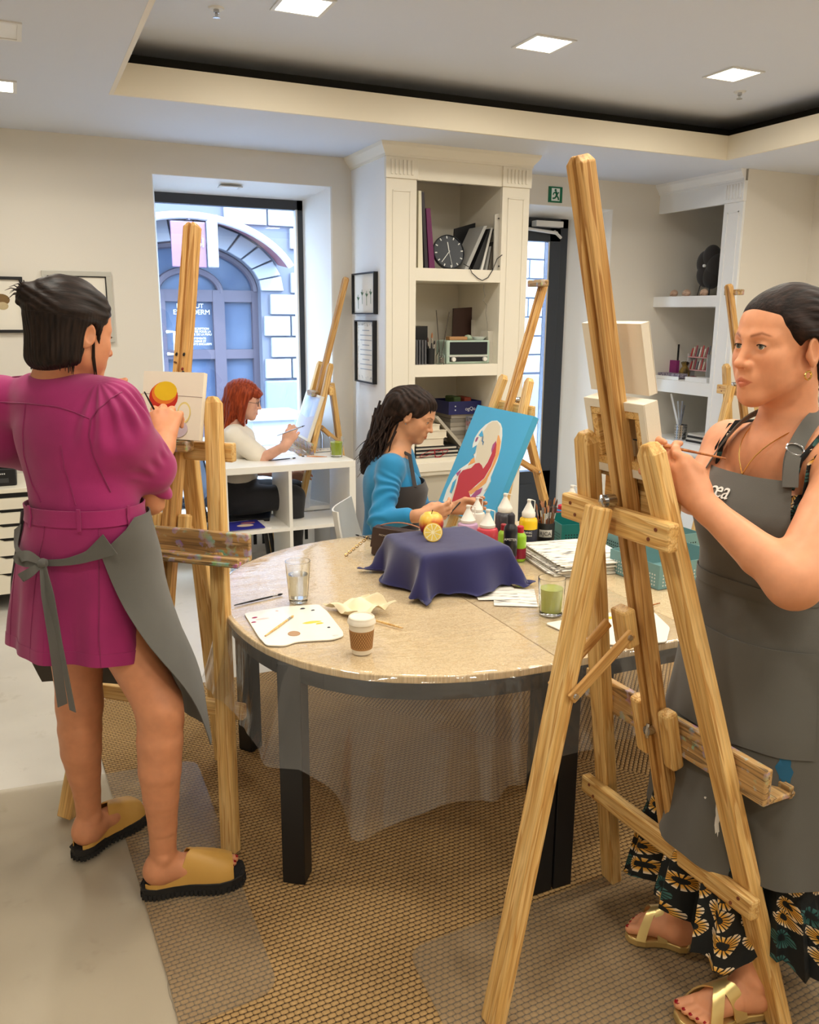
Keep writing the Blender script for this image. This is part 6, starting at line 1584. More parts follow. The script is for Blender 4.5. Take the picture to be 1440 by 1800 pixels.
# ================================================================ dark-haired woman in the blue top
def dark_lady():
    D0 = 3.75; sc = .93; Hh = PD(729, 729, D0)
    T = hframe(Hh, (.74, -.67), pitch=.42, roll=.05); R = T[:3, :3]; up = nm((0, 0, 1.0))
    P = thing('person', 'dark-haired woman in a bright blue top seated behind the table', 'person', (1.52, 3.5, 0))
    skin = skin_mat('skin_olive', (206, 150, 112)); B = Field(); hp = head_field(B, T, sc, lips=1.15)
    f = unit((.86, -.5, 0)); r = np.cross(f, up)
    nb = PD(699, 790, 3.78); sR = nb + r*.150 - up*.055 - f*.01; sL = nb - r*.150 - up*.055
    B.cone(hp(0, -.028, -.055), nb, .048, .052, .03)
    for sh in (sR, sL): B.cone(nb - up*.02, sh, .044, .046, .04)
    tc_ = PD(684, 862, 3.80); wc = PD(682, 930, 3.86)
    B.ell(tc_, (.10, .10, .15), k=.05); B.ell(wc, (.11, .11, .14), k=.05)
    elR = PD(668, 915, 3.58); wrR = PD(742, 906, 3.50)
    B.chain([sR, elR], [.044, .036], .03); B.chain([elR, wrR], [.036, .024], .02); hu = unit(PD(790, 900, 3.52) - wrR)
    hand(B, wrR, hu, unit((-.3, .2, -.6)), [(.4, .6, .4)]*4, .95, thumb=[(.02, -.02, -.015), (.05, -.035, -.02), (.08, -.03, -.03), (.1, -.02, -.035)], right=True)
    elL = sL + f*.10 - up*.26; wrL = PD(800, 893, 3.72); B.chain([sL, elL], [.044, .036], .03); B.chain([elL, wrL], [.036, .024], .02)
    hand(B, wrL, unit(f + up*.1), unit((.2, -.3, -.6)), [(.4, .6, .4)]*4, .95, thumb=[(.02, -.02, -.015), (.05, -.035, -.02), (.08, -.03, -.03), (.1, -.02, -.035)])
    hip = nm((wc[0], wc[1], .53)); kR = hip + f*.40 + r*.09; kL = hip + f*.40 - r*.09
    for s, k_ in ((1, kR), (-1, kL)): B.chain([hip + r*.08*s, k_, nm((k_[0] - f[0]*.05, k_[1] - f[1]*.05, .10))], [.085, .06, .04], .03); B.cone(nm((k_[0] - f[0]*.05, k_[1] - f[1]*.05, .05)), nm((k_[0] + f[0]*.12, k_[1] + f[1]*.12, .03)), .035, .025, .03)
    lo, hi = B.bounds(); lo = lo - .03; hi = hi + .03; zc = hp(0, 0, -.14)[2]
    bo = body('body', [B.mesh(.0022, lo=nm((lo[0], lo[1], zc - .010)), hi=hi), B.mesh(.0045, lo=nm((lo[0], lo[1], .0)), hi=nm((hi[0], hi[1], zc + .010)))], skin, P, head_tone(T, sc, lips=(.80, .50, .46), brow=(.22, .15, .12), browk=1.15))
    eyes(T, sc, P, iris=(50, 34, 26), look=(0, -.25))
    obj('earring', MB().lathe([(0, -.005), (.005, 0), (0, .005)], 8).xf(Matrix.Translation(Vector(hp(.088, .0, -.042)))), chrome_m, P, smooth=True)
    # long wavy hair
    hm = hair_mat('hair_wavy_dark', (20, 14, 12), (58, 42, 34), (110, 110, 10), .5); Hf = Field(); q = lambda x, y, z: T[:3, 3] + R @ (nm((x, y, z))*sc)
    Hf.ell(q(0, -.020, .044), nm((.086, .106, .086))*sc, R, .01); Hf.ell(q(0, .03, .064), nm((.064, .050, .042))*sc, R, .02)
    for s in (-1, 1): Hf.cone(q(s*.062, .030, .040), q(s*.076, -.03, .0), .016*sc, .02*sc, .02); Hf.ell(q(s*.090, .006, -.014), nm((.020, .022, .034))*sc, R, .006, True)
    pts = [q(.02, -.08, .02), PD(683, 742, 3.80), PD(668, 772, 3.83), PD(650, 800, 3.86), PD(642, 826, 3.86)]
    Hf.chain(pts, [.070, .062, .058, .045, .022], .03); Hf.chain([q(-.04, -.06, .0), PD(694, 770, 3.86), PD(680, 796, 3.9)], [.05, .05, .03], .03)
    Hf.ell(q(0, .108, -.012), nm((.066, .052, .076))*sc, R, .012, True); Hf.ell(q(0, .075, -.10), nm((.085, .078, .08))*sc, R, .012, True)
    V, Fc = Hf.mesh(.0032); Ln = (V - T[:3, 3]) @ R/sc
    ho = body('hair', [(V, Fc)], hm, P, it=1, disp=lambda V_: .004*vnoise(V_, 55, 3) + .0016*np.sin(V_[:, 0]*300 + V_[:, 1]*200 + 5*vnoise(V_, 25))); set_flow(ho, np.stack([Ln[:, 0], Ln[:, 1]*.5, Ln[:, 2]], 1))
    rr = random.Random(2); mb = MB()
    for i in range(70):
        px0 = rr.uniform(655, 712); py0 = rr.uniform(705, 760); px1 = rr.uniform(628, 672); py1 = rr.uniform(790, 845); ph = rr.uniform(0, 6); am = rr.uniform(3, 8)
        D1 = rr.uniform(3.70, 3.82)
        mb.tube([PD(px0 + (px1-px0)*k_ + am*math.sin(ph + k_*9)*k_, py0 + (py1-py0)*k_ + 2*math.cos(ph + k_*9), D1) for k_ in np.linspace(0, 1, 14)], [.0055*(1 - .85*k_) for k_ in np.linspace(0, 1, 14)], 5)
    for i in range(8):
        x0 = rr.uniform(668, 690); y0 = rr.uniform(728, 760); mb.tube([PD(x0 - 26*math.sin(k_*2.4), y0 + 34*k_ + 3*math.sin(k_*9), 3.76) for k_ in np.linspace(0, 1, 10)], .0012, 4)
    o_ = obj('loose_hair', mb, hm, ho, smooth=True); o_['kind'] = 'stuff'; set_flow(o_, nm(mb.v))
    # blue top
    dm = fabric('blue_jersey', (18, 128, 178), .75, fold=.2, fs=12, var=.1); Dr = Field(); Rt = np.stack([r, f, up], 1)
    Dr.ell(tc_ + up*.05, (.150, .108, .12), Rt, .05); Dr.ell(tc_ - up*.04, (.14, .11, .16), Rt, .05); Dr.ell(wc - up*.03, (.145, .115, .16), Rt, .05)
    for s in (-1, 1): Dr.ell(tc_ + f*.085 + r*s*.06 + up*.012, (.058, .056, .060), Rt, .03)
    for sh in (sR, sL): Dr.cone(nb - up*.040, sh, .040, .052, .04)
    Dr.chain([sR, sR*.5 + elR*.5, elR], [.054, .053, .047], .03); Dr.chain([elR, elR*.35 + wrR*.65 + up*.002], [.047, .036], .02); Dr.chain([sL, elL, elL*.4 + wrL*.6], [.054, .047, .036], .03)
    Dr.ell(nb + up*.012 + f*.02, (.062, .066, .046), Rt, .012, True)
    def dd(V_):
        L_ = V_ - sR; ax_ = unit(elR - sR); s_ = L_ @ ax_; dist = np.linalg.norm(L_ - np.outer(s_, ax_), axis=1)
        return ramp01(.075 - dist, 0, .02)*.0035*np.sin(s_*150 + 8*vnoise(V_, 14))*ramp01(s_, .02, .08) + .002*vnoise(V_, 30)
    body('blue_top', [Dr.mesh(.004)], dm, P, it=2, disp=dd)
    # apron bib and lap
    S = Sections([(wc[2] - .2, wc[0], wc[1], .15, .17), (wc[2], wc[0], wc[1], .125, .15), (tc_[2], tc_[0] + f[0]*.02, tc_[1] + f[1]*.02, .145, .145), (tc_[2] + .10, tc_[0], tc_[1], .125, .14)], (f[0], f[1]))
    sheet_obj('apron', [[S.pt(-1.5 + 3.0*j/24, z, .012) for j in range(25)] for z in np.linspace(tc_[2] + .045, wc[2] - .2, 12)], .003, apron_m if False else fabric('apron_dark', (52, 46, 44), .85), P)
    obj('apron_strap', MB().tube([S.pt(.75, tc_[2] + .04, .014), nb + r*.062 + f*.06 - up*.015, nb + r*.05 + up*.012, nb - f*.05 + up*.02], .010, 6, flat=.4), MT['apron_dark'], P, smooth=True)
    tr = fabric('dark_trousers', (44, 44, 52), .85); L = Field()
    for s, k_ in ((1, kR), (-1, kL)): L.chain([hip + r*.08*s, k_, nm((k_[0] - f[0]*.05, k_[1] - f[1]*.05, .12))], [.10, .072, .055], .03)
    body('trousers', [L.mesh(.008)], tr, P)
    for s, k_ in ((1, kR), (-1, kL)):
        a_ = nm((k_[0] - f[0]*.07, k_[1] - f[1]*.07, 0)); ft = Foot(a_, a_ + f*.25, .012, left=(s < 0)); Fs = Field(); Fs.cone(ft.p(.12, 0, .04), ft.p(.75, 0, .035), .042, .040, .03); Fs.ell(ft.p(.2, 0, .07), .045, k=.03); body('shoe', [Fs.mesh(.006)], MT['black_matt'], P)
    # white shell chair
    ch = thing('chair', 'white moulded shell chair of the woman in blue', 'chair', (hip[0], hip[1], 0))
    wp = mat('white_shell', (232, 228, 218), .4); c0 = nm((hip[0], hip[1], 0))
    G = []
    for i in range(13):
        u = i/12
        if u < .5: fw, z, hw = .20 - .36*(u/.5), .415 - .01*math.sin(u*6), .215
        else: k_ = (u - .5)/.5; fw, z, hw = -.16 - .07*k_ - .02*math.sin(k_*2), .415 + .36*k_, .215 - .045*k_*k_
        G.append([c0 + f*(fw + .05*abs(s)**2*(1 if u > .45 else 0)) + r*hw*s + up*(z + .035*abs(s)**2.5*(1 - .5*u)) for s in np.linspace(-1, 1, 13)])
    sheet_obj('seat_shell', G, .008, wp, ch)
    for s in (-1, 1):
        for q_ in (-1, 1): obj('leg', MB().tube([c0 + f*.12*q_ + r*.13*s + up*.41, c0 + f*.20*q_ + r*.2*s], .011, 8), chrome_m if False else wp, ch, smooth=True)
    c_ = PD(800, 893, 3.66); d = unit((.5, .3, .25)); br = thing('paint_brush', 'brush in the hand of the woman in blue', 'brush', tuple(c_)); obj('handle', MB().tube([c_ - d*.08, c_ + d*.06], [.0022, .0035], 6), MT['black_matt'], br); obj('bristles', MB().tube([c_ + d*.06, c_ + d*.085], [.004, .001], 6), MT['paint_crimson'], br)
dark_lady()

# ================================================================ red-haired woman by the window
def red_lady():
    sc = .98; Hh = PD(430, 702, 5.28); T = hframe(Hh, (.93, -.36), pitch=.22); R = T[:3, :3]; up = nm((0, 0, 1.0))
    P = thing('person', 'red-haired woman with glasses and cream T-shirt seated by the window', 'person', (Hh[0] - .05, Hh[1], 0))
    skin = skin_mat('skin_fair', (226, 172, 146)); B = Field(); hp = head_field(B, T, sc)
    f = unit((.95, -.31, 0)); r = np.cross(f, up)
    nb = PD(415, 748, 5.32); sR = nb + r*.155 - up*.06; sL = nb - r*.155 - up*.06
    B.cone(hp(0, -.028, -.055), nb, .048, .052, .03)
    for sh in (sR, sL): B.cone(nb - up*.02, sh, .044, .046, .04)
    tc_ = PD(418, 792, 5.32); wc = PD(418, 838, 5.34); hip = nm((wc[0], wc[1] + .0, .50))
    B.ell(tc_, (.10, .12, .14), k=.05); B.ell(wc, (.11, .12, .14), k=.05)
    elR = PD(462, 806, 5.14); wrR = PD(502, 783, 5.06)
    B.chain([sR, elR], [.044, .036], .03); B.chain([elR, wrR], [.036, .024], .02); hu = unit(PD(514, 760, 5.06) - wrR)
    tips, _ = hand(B, wrR, hu, unit(f), [(.5, .9, .6)]*4, .98, thumb=[(.02, -.02, -.015), (.05, -.035, -.02), (.08, -.03, -.03), (.1, -.02, -.035)], right=True)
    elL = sL + f*.12 - up*.25; wrL = elL + f*.2 + r*.06 - up*.03; B.chain([sL, elL], [.044, .036], .03); B.chain([elL, wrL], [.036, .024], .02); hand(B, wrL, f, (0, .2, -1), [(.3, .5, .4)]*4, .95, thumb=[(.02, -.02, -.015), (.05, -.035, -.02), (.08, -.03, -.03), (.1, -.02, -.035)])
    kR = hip + f*.34 + r*.09 + up*.02; kL = hip + f*.34 - r*.09 + up*.02
    for s, k_ in ((1, kR), (-1, kL)): B.chain([hip + r*.08*s, k_, nm((k_[0], k_[1], .10))], [.08, .055, .035], .03); B.cone(nm((k_[0] - f[0]*.03, k_[1] - f[1]*.03, .04)), nm((k_[0] + f[0]*.13, k_[1] + f[1]*.13, .03)), .03, .024, .03)
    lo, hi = B.bounds(); lo = lo - .03; hi = hi + .03; zc = hp(0, 0, -.14)[2]
    body('body', [B.mesh(.0026, lo=nm((lo[0], lo[1], zc - .010)), hi=hi), B.mesh(.005, lo=nm((lo[0], lo[1], 0)), hi=nm((hi[0], hi[1], zc + .010)))], skin, P, head_tone(T, sc, brow=(.5, .3, .2)))
    eyes(T, sc, P, iris=(80, 90, 100), look=(0, -.2))
    hm = hair_mat('hair_copper', (104, 36, 18), (172, 74, 38), (110, 110, 8), .45); Hf = Field(); q = lambda x, y, z: T[:3, 3] + R @ (nm((x, y, z))*sc)
    Hf.ell(q(0, -.018, .044), nm((.086, .104, .086))*sc, R, .01); Hf.ell(q(0, .045, .055), nm((.064, .052, .036))*sc, R, .02); Hf.cone(q(.03, .085, .045), q(-.02, .085, .05), .02*sc, .02*sc, .02)
    for s in (-1, 1): Hf.chain([q(s*.066, .012, .035), q(s*.074, .005, -.04), q(s*.072, .012, -.12), q(s*.064, .03, -.155)], [.022*sc, .026*sc, .022*sc, .008*sc], .02)
    Hf.chain([q(0, -.07, .03), PD(398, 728, 5.34), PD(388, 752, 5.36)], [.06, .055, .026], .03); Hf.chain([q(.04, -.05, .0), PD(410, 730, 5.28), PD(398, 752, 5.28)], [.045, .04, .016], .03)
    Hf.ell(q(0, .108, -.022), nm((.060, .050, .070))*sc, R, .012, True); Hf.ell(q(0, .078, -.10), nm((.060, .062, .08))*sc, R, .012, True)
    V, Fc = Hf.mesh(.0036); Ln = (V - T[:3, 3]) @ R/sc
    ho = body('hair', [(V, Fc)], hm, P, it=1, disp=lambda V_: .0016*np.sin(((V_ - T[:3, 3]) @ R)[:, 1]*280 + 4*vnoise(V_, 20))); set_flow(ho, Ln)
    gm = mat('spectacle_metal', (60, 52, 50), .3, metal=.6)
    for s in (-1, 1):
        c_ = nm((s*.032, .098, -.004)); obj('spectacle_rim', MB().tube([q(c_[0] + .021*math.cos(a_), c_[1] - .006*abs(math.cos(a_)), c_[2] + .019*math.sin(a_)) for a_ in np.linspace(0, 2*math.pi, 19)], .0014, 5), gm, P)
        obj('spectacle_arm', MB().tube([q(s*.053, .093, -.002), q(s*.080, .04, -.002), q(s*.082, -.005, -.004)], .0014, 5), gm, P)
    Rt = np.stack([r, f, up], 1); Dr = Field(); dm = fabric('cream_cotton', (232, 222, 204), .85, fold=.25, fs=12)
    Dr.ell(tc_ + up*.06, (.16, .112, .11), Rt, .05); Dr.ell(tc_ - up*.03, (.15, .115, .14), Rt, .05); Dr.ell(wc, (.15, .12, .10), Rt, .05)
    for sh in (sR, sL): Dr.cone(nb - up*.036, sh, .042, .056, .04)
    e1 = sR*.2 + elR*.8; Dr.chain([sR, e1], [.060, .062], .03); Dr.chain([sL, sL*.3 + elL*.7], [.058, .056], .03); Dr.ell(nb + up*.014 + f*.015, (.062, .062, .044), Rt, .012, True)
    body('t_shirt', [Dr.mesh(.0045)], dm, P, it=2, disp=lambda V_: .003*vnoise(V_, 30, 5) + .002*np.sin(V_[:, 2]*70 + 6*vnoise(V_, 12)))
    L = Field(); tr = fabric('black_trousers', (40, 40, 44), .8)
    L.ell(hip + up*.09, (.155, .125, .13), Rt, .05)
    for s, k_ in ((1, kR), (-1, kL)): L.chain([hip + r*.08*s, k_, nm((k_[0], k_[1], .12))], [.10, .075, .05], .03)
    body('trousers', [L.mesh(.008)], tr, P, disp=lambda V_: .006*vnoise(V_, 22, 4))
    for s, k_ in ((1, kR), (-1, kL)):
        a_ = nm((k_[0] - f[0]*.05, k_[1] - f[1]*.05, 0)); ft = Foot(a_, a_ + f*.24, .0, left=(s < 0)); Fs = Field(); Fs.cone(ft.p(.12, 0, .045), ft.p(.75, 0, .038), .043, .040, .03); Fs.ell(ft.p(.2, 0, .075), .045, k=.03); body('shoe', [Fs.mesh(.007)], MT['black_matt'], P)
    br = thing('paint_brush', 'brush held by the red-haired woman', 'brush', tuple(tips[0])); c_ = tips[0]*.5 + tips[-1]*.5; a_ = PD(487, 766, 5.02); b_ = PD(536, 748, 5.0); c_ = PD(512, 757, 5.02)
    obj('handle', MB().tube([a_, c_, b_*.8 + c_*.2], [.0022, .004, .004], 6), chrome_m, br, smooth=True); obj('bristles', MB().tube([b_*.8 + c_*.2, b_], [.004, .001], 6), MT['black_matt'], br)
    ch = thing('chair', 'black chair of the red-haired woman behind the cube shelf', 'chair', (hip[0], hip[1], 0)); c0 = nm((hip[0], hip[1], 0))
    sheet_obj('seat', [[c0 + f*x_ + r*y_*.2 + up*(.40) for y_ in np.linspace(-1, 1, 5)] for x_ in np.linspace(-.2, .2, 5)], .02, black_m, ch)
    sheet_obj('backrest', [[c0 - f*(.2 + .05*k_) + r*y_*.19 + up*(.52 + .25*k_) for y_ in np.linspace(-1, 1, 5)] for k_ in np.linspace(0, 1, 4)], .015, black_m, ch)
    for s in (-1, 1):
        for q_ in (-1, 1): obj('leg', MB().tube([c0 + f*.16*q_ + r*.16*s + up*.40, c0 + f*.21*q_ + r*.19*s], .014, 8), black_m, ch, smooth=True)
        obj('back_post', MB().tube([c0 - f*.18 + r*.18*s + up*.40, c0 - f*.245 + r*.185*s + up*.77], .012, 8), black_m, ch, smooth=True)
red_lady()
# ================================================================ things on the table
TZP = TZ + .0035                                     # top of the plastic cover
def on(px, py, z=TZP): return PZ(px, py, z)
clear_m = bpy.data.materials.new('drinking_glass'); clear_m.use_nodes = True
_b = clear_m.node_tree.nodes['Principled BSDF']; _b.inputs['Transmission Weight'].default_value = 1; _b.inputs['Roughness'].default_value = .02; _b.inputs['IOR'].default_value = 1.45; _b.inputs['Base Color'].default_value = (.97, .98, .97, 1)
MT['drinking_glass'] = clear_m
def liquid(name, rgb, dens=.9):
    m = mat(name, rgb, .05, trans=dens, ior=1.33); return m
water_m = liquid('water', (236, 236, 230)); juice_m = mat('green_juice', (206, 214, 120), .15, trans=.5, ior=1.33)
def tumbler(label, c, r0, r1, h, liq, lv, ribs=10):
    g = thing('drinking_glass', label, 'glass', tuple(c)); n = 40; R_ = []
    def rr_(r, a, z): return r*(1 + (.018*math.cos(ribs*a) if .012 < z < h*.72 else 0))
    prof = [(r0*.75, 0), (r0, .004), (r0 + (r1-r0)*.2, h*.2), (r0 + (r1-r0)*.5, h*.5), (r0 + (r1-r0)*.75, h*.74), (r1, h), (r1-.002, h), (r1-.0045, h*.74), (r0 + (r1-r0)*.5 - .005, h*.5), (r0 - .004, h*.12), (0.001, h*.10)]
    for r, z in prof: R_.append([(c[0] + rr_(r, 2*math.pi*j/n, z)*math.cos(2*math.pi*j/n), c[1] + rr_(r, 2*math.pi*j/n, z)*math.sin(2*math.pi*j/n), c[2] + z) for j in range(n)])
    obj('tumbler', MB().rings(R_), clear_m, g, smooth=True, ang=50)
    a = lambda z: r0 + (r1-r0)*z/h - .0052
    obj('drink', MB().lathe([(.001, h*.12), (a(h*.13), h*.12), (a(h*.5), h*.5), (a(h*lv), h*lv), (.001, h*lv)], n, tuple(c), cap=True), liq, g, smooth=True, ang=50)
    return g
tumbler('tall clear glass of water on the plastic cover', on(525, 1058), .030, .0405, .138, water_m, .68)
tumbler('glass of green juice standing on the round table', on(968, 1080), .036, .043, .12, juice_m, .72, 8)
tumbler('glass of bright green juice on the white cube shelf', nm((*PZ(592, 803, KZ)[:2], KZ)), .036, .046, .125, mat('lime_juice', (196, 216, 60), .15, trans=.3, ior=1.33), .74, 8)
# paper coffee cup
cup_m = mat('cup_white', (236, 226, 206), .55); lid_m = mat('cup_lid', (238, 228, 208), .4); slv = mat('cup_sleeve', (176, 128, 76), .8)
t = NT(slv); uv = t.coord('Object'); s3 = t.sep(uv); an = t.math('MULTIPLY', t.math('ARCTAN2', s3[1], s3[0]), 14.0/6.2832*2); zz2 = t.math('MULTIPLY', s3[2], 85.0)
pa = t.math('ABSOLUTE', t.math('SUBTRACT', t.math('FRACT', t.math('ADD', an, zz2)), .5)); pb2 = t.math('ABSOLUTE', t.math('SUBTRACT', t.math('FRACT', t.math('SUBTRACT', an, zz2)), .5))
ln = t.math('LESS_THAN', t.math('MINIMUM', pa, pb2), .11); bnd = t.math('GREATER_THAN', t.math('ABSOLUTE', t.math('SUBTRACT', s3[2], .028)), .0225)
dots = t.math('GREATER_THAN', t.math('SINE', t.math('MULTIPLY', an, 12.0)), .2)
t.color(t.mix(t.math('ADD', t.math('MULTIPLY', ln, t.math('SUBTRACT', 1.0, bnd)), t.math('MULTIPLY', bnd, t.math('MULTIPLY', dots, .6))), (180, 134, 82), (112, 70, 32)))
cc0 = on(636, 1146); cg = thing('coffee_cup', 'paper coffee cup with patterned brown sleeve and white lid', 'cup', tuple(cc0))
obj('cup', MB().lathe([(.0, 0), (.0265, 0), (.0275, .003), (.036, .088), (.0372, .089), (.0372, .091), (.001, .091)], 32, tuple(cc0)), cup_m, cg, smooth=True)
obj('sleeve', MB().lathe([(.0293, 0), (.0300, 0), (.0348, .055), (.0340, .055)], 40), slv, cg, M=Matrix.Translation(Vector(cc0 + nm((0, 0, .014)))), smooth=True)
obj('lid', MB().lathe([(.038, .086), (.0392, .087), (.0388, .094), (.0365, .097), (.0355, .104), (.033, .106), (.0315, .102), (.001, .102)], 32, tuple(cc0)), lid_m, cg, smooth=True)
# palettes
pal_m2 = mat('palette_white', (238, 232, 216), .35, coat=.2)
def blob(c, rx, ry, m, parent, name='paint_blob', seed=1, z=.001, h=.002):
    r2 = random.Random(seed); n = 14; R1 = [(c[0] + rx*math.cos(2*math.pi*j/n)*r2.uniform(.75, 1.15), c[1] + ry*math.sin(2*math.pi*j/n)*r2.uniform(.75, 1.15), c[2] + z) for j in range(n)]
    R2 = [((x - c[0])*.6 + c[0], (y - c[1])*.6 + c[1], c[2] + z + h) for x, y, _ in R1]
    return obj(name, MB().rings([R1, R2]), m, parent, smooth=True)
pg_ = thing('palette', 'white kidney-shaped palette with yellow and magenta paint near the coffee cup', 'palette', tuple(on(515, 1105)))
pp = [on(x, y)[:2] for x, y in ((429, 1080), (500, 1068), (560, 1064), (575, 1076), (603, 1112), (604, 1120), (585, 1126), (545, 1128), (520, 1130), (500, 1137), (468, 1136), (455, 1122))]
obj('board', MB().prism([(x, y, TZP) for x, y in rounded(pp, .012, 4)][::-1], (0,0,0), (0,0,.004)), pal_m2, pg_, bevel=.001)
zp = TZP + .004
def pb_(px, py, r, m, seed, ry=None): c = on(px, py, zp); blob(c, r, ry or r, m, pg_, seed=seed, z=.0002)
mg_m = mat('paint_magenta', (160, 40, 92), .3); bk2 = mat('paint_black', (34, 34, 44), .3); gy2 = mat('paint_palegrey', (206, 206, 200), .4); pk_m = mat('paint_pink_wash', (226, 190, 188), .5); yl2 = mat('paint_yellow_wash', (226, 196, 70), .45)
pb_(448, 1086, .010, mg_m, 1, .005); pb_(446, 1094, .008, mg_m, 2, .005); pb_(462, 1088, .022, pk_m, 3, .006); pb_(532, 1070, .010, bk2, 4, .006); pb_(550, 1073, .007, bk2, 5, .004); pb_(548, 1094, .030, yl2, 6, .010); pb_(562, 1096, .014, yel_m, 7, .006); pb_(578, 1103, .006, bk2, 8, .004); pb_(590, 1117, .010, gy2, 9, .006); pb_(487, 1074, .005, pk_m, 10)
obj('thumb_hole', MB().tube([on(517, 1114, zp) + nm((.017*math.cos(a_), .019*math.sin(a_), .0002)) for a_ in np.linspace(0, 2*math.pi, 25)], .0012, 5).add([on(517, 1114, zp) + nm((.0165*math.cos(a_), .0185*math.sin(a_), .0004)) for a_ in np.linspace(0, 2*math.pi, 25)[:-1]], [tuple(range(24))]), mat('hole_tan', (176, 140, 104), .6), pg_)
def brush(label, a, b, hm=None, bm=None, r=.0035, fr=.22, group=None):
    a, b = nm(a), nm(b); g = thing('paint_brush', label, 'brush', tuple(a), group=group); d = b - a; L = np.linalg.norm(d)
    obj('handle', MB().tube([a, a + d*.4, a + d*(1-fr)], [r*.55, r, r*.8], 8), hm or MT['brush_handle'], g, smooth=True)
    obj('ferrule', MB().tube([a + d*(1-fr), a + d*(1-fr*.5)], [r*.85, r], 8), chrome_m, g, smooth=True)
    obj('bristles', MB().tube([a + d*(1-fr*.5), a + d*(1-fr*.2), b], [r, r*1.05, r*.3], 8), bm or blackm_m, g, smooth=True); return g
brush('wooden brush lying across the white palette', on(466, 1118, zp + .004), on(516, 1082, zp + .004), pine_m, pine_m)
brush('black-handled brush lying beside the glass of water', on(412, 1064, TZP + .004), on(497, 1044, TZP + .004), black_m)
brush('wooden brush poking out from the crumpled napkin', on(708, 1104, TZP + .004), on(640, 1085, TZP + .006), pine_m)
brush('thin dark brush beside the brown handbag', on(690, 958, TZP + .004), on(625, 940, TZP + .004), black_m)
# crumpled napkin
nap = mat('napkin', (236, 222, 186), .9, var=.06, vs=20); c = on(632, 1075); G = []; r2 = np.random.default_rng(4)
for i in range(15):
    row = []
    for j in range(15):
        u, v = (i/14 - .5), (j/14 - .5); z = .028*abs(math.sin(u*7 + 1.1))*abs(math.cos(v*5 - .6)) + .02*max(0, u)*2 + .004*r2.random() + .002
        x, y = u*.16 - v*.05, v*.13 + .02*math.sin(u*6); row.append((c[0] + x*.91 - y*.41*-1*.2, c[1] - x*.25 + y, c[2] + z))
    G.append(row)
tag(sheet_obj('napkin', G, .0012, nap, None), 'crumpled cream paper napkin behind the coffee cup', 'napkin')
# still life: stand, cloth, apple, lemon
sc_ = on(770, 1030); wht = mat('plate_cream', (226, 216, 192), .4)
SX, SY = sc_[0] + .06, sc_[1] + .06
stg = thing('cake_stand', 'round cream stand under the navy cloth', 'stand', (SX, SY, TZP))
obj('foot', MB().lathe([(0, 0), (.105, 0), (.115, .012), (.10, .030), (.05, .040), (.05, .085), (.0, .085)], 32, (SX, SY, TZP)), wht, stg, smooth=True)
topz = .142
boxo('top_board', (SX - .155, SY - .15, TZP + topz - .012), (SX + .155, SY + .15, TZP + topz), wht, stg, bevel=.004)
boxo('stem', (SX - .05, SY - .05, TZP + .085), (SX + .05, SY + .05, TZP + topz - .012), wht, stg)
navy = fabric('navy_cloth', (27, 25, 84), .75, fold=.12, fs=14, sheen=.3)
N = 61; G = []; half_ = .325
for i in range(N):
    row = []
    for j in range(N):
        u, v = (i/(N-1)*2 - 1)*half_, (j/(N-1)*2 - 1)*half_
        # rotate the cloth a little on the board
        a_ = .16; x, y = u*math.cos(a_) - v*math.sin(a_), u*math.sin(a_) + v*math.cos(a_)
        bx, by = .158, .153; ox, oy = max(0, abs(x) - bx), max(0, abs(y) - by); o_ = math.hypot(ox, oy)
        if o_ < 1e-6: P_ = (x, y, topz + .003)
        else:
            drop_ = min(o_, .145) ; fl = .22 + .35*(ox*oy > 0); ang = math.atan2(oy, ox)
            spread = .010 + .42*o_*(.55 + .45*math.sin((x*26 if oy > ox else y*26) + 1.0))
            k_ = spread/o_
            sx_, sy_ = np.sign(x), np.sign(y)
            px_ = min(abs(x), bx) + ox*min(k_, .9); py_ = min(abs(y), by) + oy*min(k_, .9)
            P_ = (sx_*px_, sy_*py_, topz + .003 - math.sqrt(max(o_*o_ - (o_*min(k_, .9))**2, 0)))
            P_ = (P_[0], P_[1], max(P_[2], .006 + .01*abs(math.sin(x*40))))
        row.append((SX + P_[0], SY + P_[1], TZP + P_[2]))
    G.append(row)
Gs = nm(G)
for _ in range(3): Gs[1:-1, 1:-1] = .5*Gs[1:-1, 1:-1] + .125*(Gs[:-2, 1:-1] + Gs[2:, 1:-1] + Gs[1:-1, :-2] + Gs[1:-1, 2:])
tag(sheet_obj('cloth', Gs, .0022, navy, None), 'navy blue cloth draped over the still-life stand', 'cloth')
zt3 = TZP + topz + .0045
ap_m = mat('apple_skin', (178, 34, 28), .3, coat=.3); t = NT(ap_m); co = t.coord(); s3 = t.sep(co); nz3 = t.noise(t.mapping(co, (30, 30, 8)), 1.5, 3)
hh = t.math('ADD', t.math('MULTIPLY', s3[2], 14.0), t.math('ADD', t.math('MULTIPLY', s3[0], -4.0), t.math('MULTIPLY', t.math('SUBTRACT', nz3, .5), .7)))
t.color(t.ramp(hh, [(.35, (158, 24, 26)), (.62, (196, 60, 34)), (.85, (226, 160, 60)), (1.0, (232, 190, 80))]))
ac = PZ(758, 938, zt3); ag = thing('apple', 'red and yellow apple on the navy cloth', 'fruit', tuple(ac))
obj('flesh', MB().lathe([(.0, .006), (.014, .002), (.025, .0), (.037, .009), (.044, .032), (.0445, .048), (.038, .066), (.025, .076), (.012, .075), (.004, .068), (0, .066)], 28), ap_m, ag, M=Matrix.Translation(Vector(ac)), smooth=True)
obj('stem', MB().tube([ac + nm((0, 0, .066)), ac + nm((.002, 0, .078)), ac + nm((.006, .002, .086))], [.0016, .0016, .002], 6), mat('stem_brown', (70, 46, 24), .8), ag)
